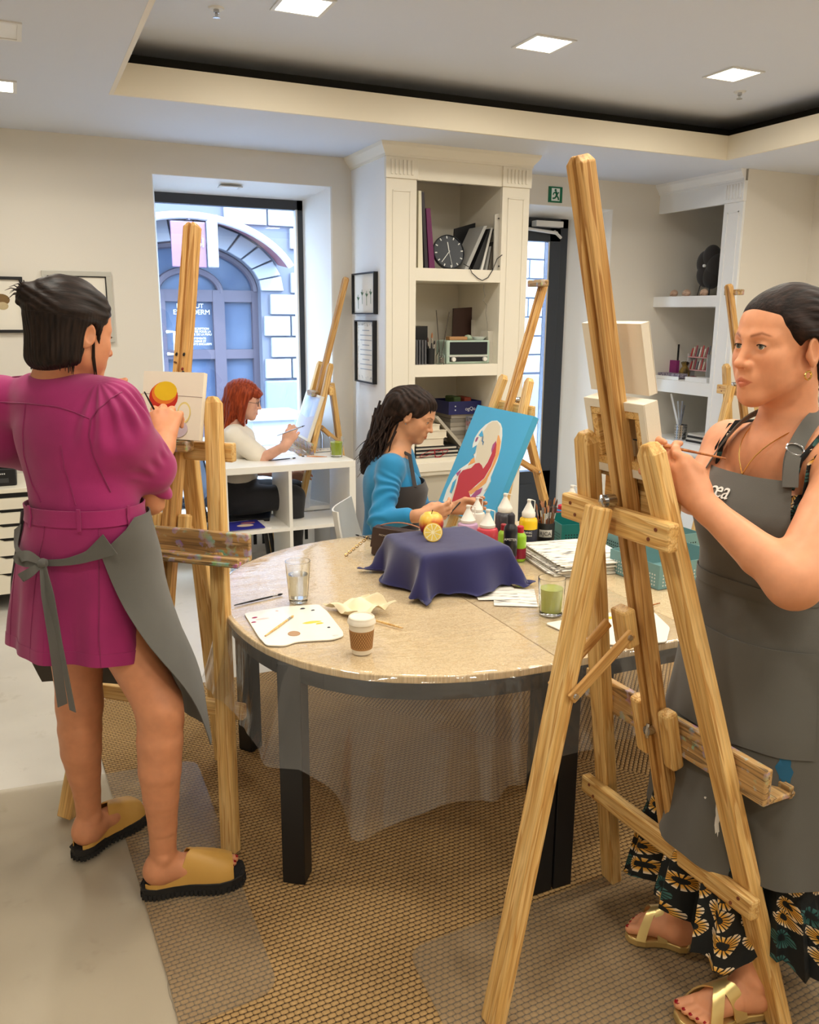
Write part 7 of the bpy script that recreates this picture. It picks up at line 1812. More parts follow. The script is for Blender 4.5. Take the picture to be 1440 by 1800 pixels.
lc = PZ(761, 952, zt3); lg_ = thing('lemon_half', 'half lemon showing its cut face beside the apple', 'fruit', tuple(lc))
fd = unit(nm((-.35, -.93, .22))); Ml_ = frame_m(lc + nm((0, 0, .033)), fd); lr = .033
obj('peel', MB().lathe([(lr, 0), (lr*.97, -.008), (lr*.8, -.020), (lr*.45, -.029), (.0, -.034)], 28).lathe([(lr, 0), (lr*.91, .0006)], 28), mat('lemon_peel', (232, 190, 56), .4, bump=.2, bs=180), lg_, M=Ml_, smooth=True)
obj('pith', MB().lathe([(lr*.92, .0004), (0, .0005)], 28), mat('lemon_pith', (244, 232, 190), .6), lg_, M=Ml_)
for k_ in range(9):
    a0, a1 = 2*math.pi*k_/9 + .07, 2*math.pi*(k_+1)/9 - .07; ri, ro_ = lr*.14, lr*.83
    poly = [(ri*math.cos((a0+a1)/2), ri*math.sin((a0+a1)/2), .0007)] + [(ro_*math.cos(a0 + (a1-a0)*q_/4), ro_*math.sin(a0 + (a1-a0)*q_/4), .0007) for q_ in range(5)]
    obj('segment', MB().prism(poly, (0,0,0), (0,0,.0008)), MT.get('lemon_pulp') or mat('lemon_pulp', (232, 200, 90), .25), lg_, M=Ml_)
bd_ = obj('seed', MB().lathe([(0, 0), (.003, .001), (0, .002)], 8), mat('seed_dark', (50, 40, 30), .6), lg_, M=Matrix.Translation(Vector(PZ(775, 925, zt3) + nm((0, 0, .012)))))
# paint bottles
def bottle(label, px, py, r, h, col, cap, lab=None, cone=True, txt=None, txtc=(230, 230, 230), capc=None, z=TZP, flat=1.0):
    c = on(px, py, z); g = thing('paint_bottle', label, 'paint bottle', tuple(c)); cm = mat('bottle_%d_%d' % (px, py), col, .3, coat=.3)
    sh = [(.0, 0), (r*.9, 0), (r, .005), (r, h*.80), (r*.92, h*.88), (r*.55, h*.95), (r*.5, h)]
    obj('bottle_body', MB().lathe(sh, 28, tuple(c)), cm, g, smooth=True)
    km = mat('cap_%d_%d' % (px, py), capc or (232, 226, 214), .4)
    if cone:
        obj('cap', MB().lathe([(r*.72, h*.93), (r*.74, h*.95), (r*.74, h*1.04), (r*.66, h*1.07), (r*.22, h*1.07 + r*.9), (r*.18, h*1.07 + r*1.1), (0, h*1.07 + r*1.1)], 24, tuple(c)), km, g, smooth=True)
        tip = c + nm((0, 0, h*1.07 + r*1.1)); obj('spout', MB().lathe([(r*.20, 0), (r*.24, r*.1), (r*.2, r*.25), (0, r*.28)], 14, tuple(tip)), km, g, smooth=True)
        obj('tether', MB().tube([tip + nm((r*.2, 0, r*.2)), tip + nm((r*.75, 0, -.0)), c + nm((r*.72, 0, h*1.03))], r*.06, 5), km, g)
    else: obj('cap', MB().lathe([(r*.55, h*.96), (r*.55, h*1.15), (r*.4, h*1.18), (0, h*1.18)], 20, tuple(c)), km, g, smooth=True)
    if lab:
        z0, z1, lc_ = lab; obj('label_band', MB().lathe([(r*1.012, h*z0), (r*1.012, h*z1)], 28, tuple(c)), mat('band_%d_%d' % (px, py), lc_, .4), g, smooth=True)
        if txt:
            d = unit(nm((CP[0]-c[0], CP[1]-c[1], 0))); 
            for i, (tx, ty_, ts) in enumerate(txt):
                p = c + d*(r*1.03) + nm((0, 0, h*ty_)); xx = np.cross((0, 0, 1.0), d)
                text_mesh(tx, ts, MT.get('label_print') or mat('label_print', (226, 222, 210), .5), Matrix(((xx[0],0,d[0],p[0]),(xx[1],0,d[1],p[1]),(xx[2],1,d[2],p[2]),(0,0,0,1))), 'lettering', g)
    return g
bottle('lilac paint bottle with a white cone cap', 822, 957, .042, .100, (198, 160, 190), True)
bottle('white paint bottle with a ball-tipped cap', 838, 938, .034, .105, (230, 222, 208), True)
bottle('coral red paint bottle with a white cap', 856, 968, .042, .104, (206, 70, 82), True)
bottle('charcoal paint bottle with a white cone cap', 886, 958, .040, .150, (62, 60, 66), True)
bottle('yellow paint bottle with a navy label', 927, 968, .036, .150, (232, 188, 24), True, lab=(.12, .62, (28, 30, 48)), txt=[('RANIC', .55, .011), ('RYLIQUE', .47, .008)])
bottle('lime green paint bottle with a red cap', 913, 985, .024, .115, (150, 196, 40), True, cone=False, capc=(180, 26, 40), lab=(.1, .45, (140, 30, 50)))
bottle('black paint tube with a purple foot', 896, 992, .026, .165, (28, 27, 32), True, cone=False, capc=(36, 34, 40), lab=(.02, .22, (120, 30, 74)), txt=[('AMSTER', .62, .013)])
bottle('small lime bottle behind the black paint tube', 884, 978, .021, .11, (158, 196, 60), True, cone=False, capc=(150, 30, 40))
bottle('pale pink paint bottle behind the brush pot', 1003, 917, .042, .105, (222, 150, 150), True)
bottle('red-lidded blue tub beside the teal basket', 988, 926, .040, .085, (30, 110, 160), True, cone=False, capc=(190, 30, 48), lab=(.62, .92, (190, 30, 48)))
c = on(767, 934); rc = thing('plastic_cup', 'small red plastic cup behind the apple', 'cup', tuple(c)); obj('cup', MB().lathe([(0, 0), (.026, 0), (.030, .085), (.0275, .085), (.024, .006), (0, .006)], 24, tuple(c)), mat('red_plastic', (190, 26, 36), .3), rc, smooth=True)
# brush pot with brushes
c = on(958, 962); pt = thing('brush_pot', 'black pot with a paper label holding paint brushes', 'pot', tuple(c)); pr_, ph_ = .036, .105
obj('pot', MB().lathe([(0, 0), (pr_, 0), (pr_, ph_), (pr_-.003, ph_), (pr_-.003, .004), (0, .004)], 28, tuple(c)), black_m, pt, smooth=True)
d = unit(nm((CP[0]-c[0], CP[1]-c[1], 0))); xx = np.cross((0, 0, 1.0), d); a_0 = math.atan2(d[1], d[0])
obj('paper_label', MB().grid([[(c[0] + (pr_+.0006)*math.cos(a_0 + a_), c[1] + (pr_+.0006)*math.sin(a_0 + a_), c[2] + z) for z in (.05, .08)] for a_ in np.linspace(-.75, .75, 9)]), mat('label_grey', (190, 186, 176), .7), pt, smooth=True)
p = c + d*(pr_ + .003) + nm((0, 0, .065)); text_mesh('RJCA', .021, mat('marker_black', (40, 38, 38), .6), Matrix(((xx[0],0,d[0],p[0]),(xx[1],0,d[1],p[1]),(xx[2],1,d[2],p[2]),(0,0,0,1))), 'lettering', pt)
rr = random.Random(11); bh = [mat('bh_%d' % i, q_, .5) for i, q_ in enumerate(((150, 92, 50), (120, 70, 44), (176, 130, 80), (96, 60, 40), (190, 186, 178)))]; br_m = [mat('bb_%d' % i, q_, .8) for i, q_ in enumerate(((70, 46, 34), (150, 96, 60), (40, 30, 26), (176, 120, 84)))]
labs = ['brush with %s handle and %s bristles standing in the black pot' % (a_, b_) for a_ in ('chestnut', 'brown', 'tan', 'umber', 'silver') for b_ in ('brown', 'ginger', 'black', 'sandy')]
for i in range(22):
    a_ = rr.uniform(0, 6.28); q_ = rr.uniform(.1, .9)*pr_; base = c + nm((q_*math.cos(a_)*.4, q_*math.sin(a_)*.4, .008)); tip = c + nm((q_*math.cos(a_)*1.5, q_*math.sin(a_)*1.5, rr.uniform(.165, .20)))
    hi_, bi_ = i % 5, (i*7) % 4
    brush(labs[hi_*4 + bi_], base, tip, bh[hi_], br_m[bi_], r=.0036, fr=.3, group='brushes in the black pot')
# handbag
bg = fabric('bag_leather', (62, 44, 38), .5, weave=.3, sheen=0); bc = on(700, 946); bgt = thing('handbag', 'small dark brown handbag with a chain beside the navy cloth', 'bag', tuple(bc))
bl_, br2 = PD(651, 942, 3.28), PD(742, 952, 3.22); dxy = unit(nm((br2[0]-bl_[0], br2[1]-bl_[1], 0))); nrm = nm((dxy[1], -dxy[0], 0)); c0 = nm((*bl_[:2], TZP)); wB = .235; hB = .115; dB = .05
P0 = [c0, c0 + dxy*wB, c0 + dxy*wB + nm((0, 0, hB*.86)), c0 + dxy*.01 + nm((0, 0, hB))]
obj('bag_body', MB().prism(P0, (0,0,0), -nrm*dB), bg, bgt, bevel=.008)
obj('flap', MB().prism([c0 + nrm*.003 + nm((0, 0, hB*.3)), c0 + dxy*wB*.99 + nrm*.003 + nm((0, 0, hB*.25)), c0 + dxy*wB*.99 + nrm*.003 + nm((0, 0, hB*.84)), c0 + dxy*.012 + nrm*.003 + nm((0, 0, hB*.98))], (0,0,0), -nrm*.003), bg, bgt)
text_mesh('MICHAEL KORS', .0095, mat('bag_print', (200, 190, 176), .4, metal=.5), Matrix(((dxy[0],0,nrm[0],(c0+dxy*.07)[0]+nrm[0]*.005),(dxy[1],0,nrm[1],(c0+dxy*.07)[1]+nrm[1]*.005),(0,1,0,TZP+hB*.72),(0,0,0,1))) @ Matrix.Rotation(-.08, 4, 'Z'), 'lettering', bgt)
obj('handle_strap', MB().tube([c0 + dxy*wB*k_ - nrm*.02 + nm((0, 0, hB*.9 + .03*math.sin(k_*math.pi))) for k_ in np.linspace(.15, .98, 12)], .006, 6, flat=.4), mat('tan_strap', (150, 96, 66), .6), bgt, smooth=True)
for k_ in range(7): obj('chain_link', MB().tube([c0 + nm((-.012 - .013*k_, 0.004*k_, .07 - .011*k_)) + nm((.008*math.cos(a_), .003*math.cos(a_), .005*math.sin(a_))) for a_ in np.linspace(0, 2*math.pi, 11)], .0018, 5), gold_m, bgt)
# teal baskets, papers
teal = mat('teal_metal', (16, 104, 98), .45); teal2 = mat('grey_teal_metal', (104, 142, 142), .45)
def perf(m):
    t = NT(m); co = t.coord('Object'); s3 = t.sep(co); return t
def basket(label, c, w, d, h, m, rz, hm):
    M = Matrix.Translation(Vector(c)) @ Matrix.Rotation(rz, 4, 'Z'); g = thing('basket', label, 'basket', M=M); th = .003
    boxo_ = lambda nme, lo, hi, mm: obj(nme, MB().box(lo, hi), mm, g, M=M)
    boxo_('floor_plate', (-w/2, -d/2, 0), (w/2, d/2, th), m)
    boxo_('long_side', (-w/2, -d/2, th), (w/2, -d/2+th, h), m); boxo_('long_side', (-w/2, d/2-th, th), (w/2, d/2, h), m)
    boxo_('short_side', (-w/2, -d/2+th, th), (-w/2+th, d/2-th, h), m); boxo_('short_side', (w/2-th, -d/2+th, th), (w/2, d/2-th, h), m)
    mb = MB()
    rowsz = max(1, int((h - .03)/.013))
    def dots_(face):
        L = w if face in 'ft' else d
        for i in range(int((L - .03)/.012)):
            for j in range(rowsz):
                u = -L/2 + .02 + i*.012; z = .012 + j*.012
                k_ = 6; rr_ = .0035
                for sgn in (-1, 1):
                    off = (d/2 if face == 'f' else w/2)*sgn + sgn*.0006
                    ring = [(u + rr_*math.cos(2*math.pi*q_/k_), off, z + rr_*math.sin(2*math.pi*q_/k_)) if face == 'f' else (off, u + rr_*math.cos(2*math.pi*q_/k_), z + rr_*math.sin(2*math.pi*q_/k_)) for q_ in range(k_)]
                    mb.add(ring, [tuple(range(k_))])
    dots_('f'); dots_('s'); o_ = obj('perforation', mb, hm, g, M=M); o_['kind'] = 'stuff'
    return g
hole_d = mat('hole_dark', (30, 48, 50), .8); hole_w = mat('hole_pale', (196, 202, 196), .7)
b1 = on(1020, 950); basket('dark teal metal basket of papers behind the near easel', nm((2.155, 2.87, TZP)), .36, .22, .08, teal, -.22, hole_d)
b2_ = on(1130, 1000); basket('grey-teal perforated tray nearest the woman in the apron', nm((2.07, 2.30, TZP)), .32, .25, .085, teal2, .06, hole_w)
b3 = on(1110, 958); basket('grey-teal perforated tray holding sheets, behind another tray', nm((2.22, 2.58, TZP)), .32, .22, .085, teal2, .0, hole_d)
pap = mat('paper_sheet', (232, 226, 212), .7, var=.08, vs=9); t = NT(pap); co = t.coord(); nzp = t.noise(t.mapping(co, (6, 24, 6)), 2.0, 4); t.color(t.ramp(nzp, [(.34, (96, 92, 88)), (.44, (214, 208, 196)), (.6, (236, 231, 219))]))
pap2 = mat('paper_plain', (236, 230, 216), .65)
st0 = on(985, 985); rr = random.Random(3)
for i in range(14):
    M = Matrix.Translation((st0[0] + .04 + rr.uniform(-.012, .012) - .0012*(13-i), st0[1] - .04 + rr.uniform(-.012, .012), TZP + .0003 + i*.0034)) @ Matrix.Rotation(-.14 + rr.uniform(-.06, .06), 4, 'Z')
    o_ = obj('paper_sheet', MB().box((-.145, -.17, 0), (.145, .14, .0028)), pap if i % 3 else pap2, None, M=M)
    tag(o_, 'sketch sheet in a plastic sleeve, %s of the paper stack beside the juice' % ('topmost' if i == 13 else 'one'), 'paper', 'sheets in the stack beside the juice')
    if i == 13:
        for k_ in range(9): obj('punch_hole', MB().lathe([(0, .0002), (.003, .0002)], 8), mat('hole_ink', (90, 86, 80), .8) if 'hole_ink' not in MT else MT['hole_ink'], o_, M=M @ Matrix.Translation((-.14 + .0, -.09 + k_*.022, .003)))
for i, (px, py, rz) in enumerate(((905, 1050, -.5), (870, 1040, -.35))):
    c = on(px, py); M = Matrix.Translation((c[0], c[1], TZP + .0003 + i*.0015)) @ Matrix.Rotation(rz, 4, 'Z'); tag(obj('paper_sheet', MB().box((-.07, -.09, 0), (.07, .09, .001)), pap, None, M=M), ['printed sheet lying flat against the navy cloth', 'printed sheet under the corner of another by the cloth'][i], 'paper')
# second palette by the near easel
pg2 = thing('palette', 'white palette with yellow paint lying behind the near easel', 'palette', tuple(on(1075, 1105)))
pp = [on(x, y)[:2] for x, y in ((958, 1097), (1030, 1085), (1090, 1076), (1150, 1078), (1178, 1105), (1172, 1130), (1100, 1136), (1030, 1132), (1010, 1120))]
obj('board', MB().prism([(x, y, TZP) for x, y in rounded(pp, .015, 4)][::-1], (0,0,0), (0,0,.004)), pal_m2, pg2, bevel=.001)
for px, py, m, r_ in ((1072, 1086, yel_m, .02), (1088, 1084, yl2, .018), (1110, 1112, bk2, .010), (1040, 1128, bk2, .012), (1150, 1115, gy2, .014)): blob(on(px, py, zp), r_, r_*.45, m, pg2, seed=px, z=.0002)
brush('wooden brush on the table beyond the white palette', on(1160, 1060, TZP + .004), on(1075, 1082, TZP + .004), MT['brush_handle'])
# things on the white cube shelf
c = PZ(560, 792, KZ); wp_ = thing('palette', 'white paint palette with colour dabs on the cube shelf', 'palette', (c[0], c[1], KZ)); obj('board', MB().prism([(c[0]-.11, c[1]-.06, KZ), (c[0]+.10, c[1]-.05, KZ), (c[0]+.10, c[1]+.05, KZ), (c[0]-.09, c[1]+.06, KZ)], (0,0,0), (0,0,.006)), pal_m2, wp_, bevel=.002)
for i in range(8): blob(nm((c[0] - .09 + .024*i, c[1] - .035 + .012*(i % 3), KZ + .006)), .008, .006, [MT['paint_black'], MT['paint_sky'], MT['paint_grey'], MT['paint_orange']][i % 4], wp_, seed=i, z=.0002)
brush('dark brush lying along the edge of the cube shelf', nm((*PZ(472, 811, KZ)[:2], KZ+.004)), nm((*PZ(520, 806, KZ)[:2], KZ+.004)), black_m); brush('orange-handled brush under the palette on the cube shelf', nm((*PZ(575, 804, KZ)[:2], KZ+.004)), nm((*PZ(530, 803, KZ)[:2], KZ+.004)), mat('orange_handle', (206, 130, 60), .4))
c = PZ(500, 797, KZ); tag(obj('paper_sheet', MB().prism([(c[0]-.05, c[1]-.07, KZ), (c[0]+.09, c[1]-.06, KZ), (c[0]+.08, c[1]+.05, KZ), (c[0]-.06, c[1]+.04, KZ)], (0,0,0), (0,0,.0012)), pap2), 'white sheet of paper on the cube shelf beside the palette', 'paper')
c = nm((*PZ(562, 790, KZ)[:2], KZ)); wb = thing('water_bottle', 'clear plastic bottle standing on the cube shelf', 'bottle', tuple(c + nm((.02, .05, 0)))); obj('bottle_body', MB().lathe([(0, 0), (.022, 0), (.023, .004), (.022, .05), (.023, .055), (.022, .09), (.010, .115), (.010, .125), (0, .125)], 20, tuple(c + nm((.02, .05, 0)))), clear_m, wb, smooth=True); obj('cap', MB().lathe([(.011, .122), (.011, .136), (0, .136)], 14, tuple(c + nm((.02, .05, 0)))), mat('cap_blue', (150, 180, 210), .4), wb, smooth=True)
zK = .39; mg0 = nm((1.14, 4.90, zK))
tag(obj('magazine', MB().box((mg0[0]-.12, mg0[1]-.10, zK), (mg0[0]+.14, mg0[1]+.12, zK+.008)), mat('magazine_white', (226, 222, 216), .4)), 'white magazine lying in the left cubby of the cube shelf', 'magazine')
mgo = thing('magazine', 'blue art magazine with a pale abstract cover in the cube shelf', 'magazine', (mg0[0]-.02, mg0[1]-.02, zK+.008)); boxo('cover', (mg0[0]-.12, mg0[1]-.11, zK+.0085), (mg0[0]+.10, mg0[1]+.09, zK+.014), mat('mag_blue', (44, 44, 140), .4), mgo)
for (x, y, rx, ry, cl) in ((.0, -.03, .05, .03, (216, 190, 160)), (.03, .03, .045, .025, (150, 90, 110))): obj('print_patch', MB().prism([(mg0[0] + x + rx*math.cos(a_), mg0[1] + y + ry*math.sin(a_), zK+.0142) for a_ in np.linspace(0, 2*math.pi, 17)[:-1]], (0,0,0), (0,0,.0004)), mat('mag_%d' % cl[0], cl, .5), mgo)
# black-edged canvas leaning in the window recess
a = PY(575, 757, 5.6); tag(obj('leaning_canvas', MB().prism([(1.70, 5.50, .33), (1.74, 5.50, .33), (1.80, 5.50, .95), (1.76, 5.50, .95)], (0,0,0), (0, .30, 0)), lb_m, bevel=.002), 'abstract blue canvas leaning in the window recess behind the cube shelf', 'canvas')
# ================================================================ things in the bookcase by the window
def cslab(name, label, cat, pts, Y, depth, m, parent=None, zb=None, group=None, bevel=.0015):
    """flat-sided thing: outline in photo pixels on the plane Y, given depth away from the camera"""
    P = [PY(x, y, Y) for x, y in pts]
    if zb is not None:
        z0 = min(p[2] for p in P); P = [nm((p[0], p[1], zb if p[2] - z0 < .025 else p[2])) for p in P]
    o = obj(name, MB().prism(P, (0,0,0), (0, depth, 0)), m, parent, bevel=bevel)
    return tag(o, label, cat, group) if parent is None else o
def m_(n, c, r=.6, **k): return MT.get(n) or mat(n, c, r, **k)
Z1, Z2, Z3 = 1.916, 1.324, .72
cslab('book', 'tall cream folder at the end of the top niche', 'book', [(735, 470), (744, 470), (741, 335), (736, 335)], 4.97, .22, m_('bk_cream', (226, 220, 196)), zb=Z1)
cslab('book', 'tall clear-wrapped dark portfolio in the top niche', 'book', [(747, 470), (753, 470), (746, 337), (741, 337)], 4.98, .22, m_('bk_dark', (52, 46, 52), .3), zb=Z1)
cslab('book', 'purple wrapped book beside the clock', 'book', [(755, 470), (765, 470), (757, 366), (749, 366)], 4.98, .2, m_('bk_purple', (104, 34, 84), .35), zb=Z1)
ccx = PY(792, 436, 5.02); rC = .108; ck = thing('wall_clock', 'round black wall clock leaning in the top niche', 'clock', (ccx[0], 5.05, Z1)); tl_ = Matrix.Translation((ccx[0], 5.04, Z1 + rC + .002)) @ Matrix.Rotation(math.pi/2 - .22, 4, 'X')
obj('clock_face', MB().lathe([(0, -.02), (rC, -.02), (rC, .004), (rC-.005, .006), (rC-.006, 0), (0, 0)], 48), m_('clock_black', (36, 40, 46), .4), ck, M=tl_, smooth=True, ang=30)
for k_ in range(12):
    a_ = 2*math.pi*k_/12 + .08; obj('hour_mark', MB().box((-.0035, rC*.78, .0004), (.0035, rC*.93, .0016)), m_('clock_white', (222, 222, 216), .5), ck, M=tl_ @ Matrix.Rotation(a_, 4, 'Z'))
for L_, w_, a_ in ((.062, .003, .10), (.088, .002, 2.42), (.095, .0012, 3.3)): obj('clock_hand', MB().box((-w_, -.008, .002), (w_, L_, .0032)), m_('clock_white', (222, 222, 216), .5), ck, M=tl_ @ Matrix.Rotation(a_, 4, 'Z'))
cslab('book', 'black portfolio lying tilted behind the clock', 'book', [(800, 402), (866, 383), (866, 440), (815, 470), (795, 468)], 5.28, .02, m_('bk_black', (28, 28, 30), .5), zb=Z1)
cslab('book', 'green folder behind the leaning books', 'book', [(815, 470), (817, 430), (828, 410), (850, 401), (850, 470)], 5.24, .015, m_('bk_green', (32, 88, 62), .6), zb=Z1)
for i, (x0, x1, xt, yt, m, lab) in enumerate(((816, 823, 851, 397, ('bk_silver', (170, 170, 166)), 'pale grey book leaning in the top niche'), (845, 849, 864, 400, ('bk_white', (226, 224, 216)), 'thin white book leaning in the top niche'), (830, 842, 860, 402, ('bk_black', (28, 28, 30)), 'black book leaning between two pale ones'), (853, 857, 861, 433, ('bk_silver', (170, 170, 166)), 'short grey book leaning in the top niche'), (858, 866, 868, 425, ('bk_grey', (112, 106, 96)), 'grey-brown book standing in the top niche'))):
    cslab('book', lab, 'book', [(x0, 472), (x1, 472), (xt + (x1-x0)*.8, yt), (xt, yt)], 5.0 + .006*i, .2, m_(*m), zb=Z1)
cslab('acrylic_stand', 'clear acrylic sheet with black bolts at the niche edge', 'stand', [(868, 475), (881, 476), (883, 374), (870, 377)], 4.955, .012, m_('acrylic_grey', (190, 186, 176), .15), zb=Z1)
for y in (384, 468): tag(obj('bolt', MB().tube([PY(877, y, 4.953), PY(877, y, 4.945)], .005, 8), black_m), 'black bolt %s the clear acrylic sheet' % ('at the head of' if y < 400 else 'at the foot of'), 'bolt')
cab_ = [PY(x, y, 4.922) for x, y in ((815, 464), (826, 470), (830, 480), (840, 489), (848, 493), (858, 488), (866, 475), (874, 455), (883, 448))]
tag(obj('cable', MB().tube(cab_, .0028, 6), black_m, smooth=True), 'thin black cable hanging over the top niche edge', 'cable')
tag(obj('cable', MB().tube([PY(x, y, 4.945) for x, y in ((851, 500), (850, 510), (853, 520), (849, 528), (856, 537), (854, 550), (857, 570), (857, 582))], .0014, 5), m_('cord_grey', (110, 104, 96)), smooth=True), 'crinkled thin wire hanging into the radio niche', 'cable')
# radio niche
a, b = PY(785, 637, 4.98), PY(862, 598, 4.98); rd = thing('radio', 'retro mint radio with black grille and two white knobs', 'radio', ((a[0]+b[0])/2, 5.05, Z2))
zr0, zr1 = Z2, b[2]
boxo('cabinet', (a[0], 4.98, zr0), (b[0], 5.14, zr1), m_('radio_mint', (176, 196, 180), .4), rd, bevel=.012, seg=3)
h = zr1 - zr0; boxo('speaker_grille', (a[0]+.022, 4.975, zr0 + h*.40), (b[0]-.022, 4.981, zr1 - h*.07), m_('grille_black', (24, 23, 28), .8), rd, bevel=.004)
boxo('dial_panel', (a[0]+.022, 4.975, zr0 + h*.10), (b[0]-.022, 4.981, zr0 + h*.29), black_m, rd, bevel=.003); boxo('chrome_strip', (a[0]+.018, 4.974, zr0 + h*.30), (b[0]-.018, 4.981, zr0 + h*.37), m_('radio_silver', (196, 196, 188), .3), rd, bevel=.002)
for x in (a[0]+.045, b[0]-.045): obj('knob', MB().tube([(x, 4.978, zr0 + h*.2), (x, 4.958, zr0 + h*.2)], .014, 16), m_('knob_white', (230, 228, 220), .3), rd, smooth=True, bevel=.001)
for i in range(4): cslab('file_holder', 'black wire file holder beside the brush jar', 'file holder', [(732 + i*5, 636), (735 + i*5, 636), (735 + i*5, 598), (732 + i*5, 598)], 4.97 + .004*i, .14, m_('file_grey', (84, 84, 88), .5), zb=Z2, group='file holders in the radio niche')
cslab('box', 'black box behind the file holders in the radio niche', 'box', [(731, 636), (752, 636), (752, 573), (731, 575)], 5.2, .15, black_m, zb=Z2)
c = PY(757, 637, 5.0); c[2] = Z2; bp_ = thing('brush_jar', 'black jar holding make-up brushes in the radio niche', 'jar', tuple(c)); obj('jar', MB().lathe([(0, 0), (.026, 0), (.026, .10), (.023, .10), (.023, .005), (0, .005)], 20, tuple(c)), black_m, bp_, smooth=True)
for i, (dx, hh_, lb) in enumerate(((-.012, .17, 'soft brush with ginger tip in the black jar'), (.004, .20, 'broad blush brush in the black jar'), (.014, .15, 'small silver brush in the black jar'))): brush(lb, c + nm((dx*.3, 0, .01)), c + nm((dx*2.0, 0, hh_)), chrome_m if i == 2 else black_m, br_m[i], r=.006, fr=.35)
c = PY(774, 638, 4.985); c[2] = Z2; rf = thing('reed_diffuser', 'clear glass reed diffuser bottle with two dark sticks', 'diffuser', tuple(c)); obj('bottle', MB().lathe([(0, 0), (.028, 0), (.030, .01), (.030, .055), (.012, .082), (.012, .098), (.010, .098), (.010, .08), (.026, .054), (.026, .006), (0, .006)], 24, tuple(c)), clear_m, rf, smooth=True)
boxo('label', (c[0]-.013, c[1]-.0315, Z2+.012), (c[0]+.013, c[1]-.0300, Z2+.042), m_('rd_label', (96, 90, 80)), rd if False else rf)
for x, y in ((767, 545), (790, 548)): obj('reed', MB().tube([c + nm((0, 0, .01)), PY(x, y, 5.0)], .003, 6), m_('reed_dark', (64, 54, 44)), rf)
cslab('book', 'dark brown printed book standing behind the radio', 'book', [(795, 590), (830, 588), (832, 540), (798, 542)], 5.30, .02, m_('bk_brown', (66, 40, 30), .5, var=.4, vs=18), zb=Z2)
cslab('card', 'pale stamped card behind the radio', 'card', [(829, 590), (845, 590), (845, 562), (829, 562)], 5.26, .006, m_('card_pale', (186, 178, 164), .7, var=.3, vs=40), zb=Z2); cslab('card', 'grey photo card beside the stamped card', 'card', [(846, 590), (856, 590), (856, 561), (846, 561)], 5.25, .006, m_('card_grey', (128, 124, 126), .7), zb=Z2)
zt4 = zr1 + .001
x_ = lambda px: PY(px, 590, 5.04)[0]
tag(boxo('wood_block', (x_(786), 5.0, zt4), (x_(817), 5.06, zt4 + .022), m_('block_wood', (176, 130, 84), .6, var=.2, vs=30), bevel=.003), 'small wooden block on top of the radio', 'block')
c = nm((x_(843), 5.05, zt4)); ds = thing('dish', 'small white dish on top of the radio', 'dish', tuple(c)); obj('bowl', MB().lathe([(0, 0), (.03, .0), (.05, .018), (.052, .02), (.048, .02), (.03, .005), (0, .004)], 24, tuple(c)), white_m, ds, smooth=True)
tag(obj('crumpled_cloth', MB().lathe([(0, .0), (.024, .002), (.03, .014), (.018, .03), (.0, .034)], 9, (x_(823), 5.04, zt4)), m_('cloth_mint', (160, 176, 150), .9), smooth=True), 'pale green crumpled cloth on the radio', 'cloth')
cslab('acrylic_stand', 'clear acrylic sheet holder at the radio niche side', 'stand', [(860, 639), (872, 639), (872, 582), (858, 582)], 5.0, .10, m_('acrylic_clear', (206, 200, 186), .2), zb=Z2)
# lower niche
def hbook(label, x0, x1, y0, y1, Y, dep, col, nme='book'): return cslab(nme, label, 'book', [(x0, y1), (x1, y1 - .02*(x1-x0)), (x1, y0 - .02*(x1-x0)), (x0, y0)], Y, dep, m_('bk_%d_%d' % (x0, y0), col, .5))
zb_ = Z3
for i, (lab) in enumerate(('lowest black album in the lower niche', 'middle black album of the stack in the lower niche', 'uppermost black album of the stack in the lower niche')):
    x0, x1 = PY(731, 800, 4.97)[0], PY(812, 800, 4.97)[0]; g = thing('album', lab, 'book', ((x0+x1)/2, 5.08, Z3 + i*.024))
    boxo('cover', (x0, 4.97 + .004*i, Z3 + .0005 + i*.024), (x1 - .012*i, 5.2, Z3 + .0225 + i*.024), black_m, g, bevel=.001); boxo('page_block', (x0+.004, 4.968 + .004*i, Z3 + .005 + i*.024), (x1 - .016 - .012*i, 5.19, Z3 + .016 + i*.024), m_('pages', (196, 190, 176)), g)
zz5 = Z3 + .073
for i, (x0, x1, hh_, lab) in enumerate(((732, 780, .052, 'thick cream book lying on the black albums'), (738, 785, .05, 'second cream book lying above the thick one'), (745, 773, .038, 'small cream book topping the pile'))):
    X0, X1 = PY(x0, 770, 5.0)[0], PY(x1, 770, 5.0)[0]; g = thing('book', lab, 'book', ((X0+X1)/2, 5.08, zz5)); boxo('page_block', (X0, 4.995, zz5 + .003), (X1 - .004, 5.16, zz5 + hh_ - .004), m_('pages_cream', (226, 216, 194)), g); boxo('cover', (X0, 4.99, zz5 + hh_ - .004), (X1, 5.17, zz5 + hh_ - .0005), m_('cover_cream', (236, 226, 204)), g); boxo('cover', (X0, 4.99, zz5 + .0003), (X1, 5.17, zz5 + .003), m_('cover_cream', (236, 226, 204)), g); zz5 += hh_
cslab('cardboard_sheet', 'grey cardboard propped at a slant in the lower niche', 'cardboard', [(811, 787), (815, 783), (770, 731), (766, 734)], 5.0, .16, m_('lid_grey', (176, 168, 152), .5))
zz6 = Z3
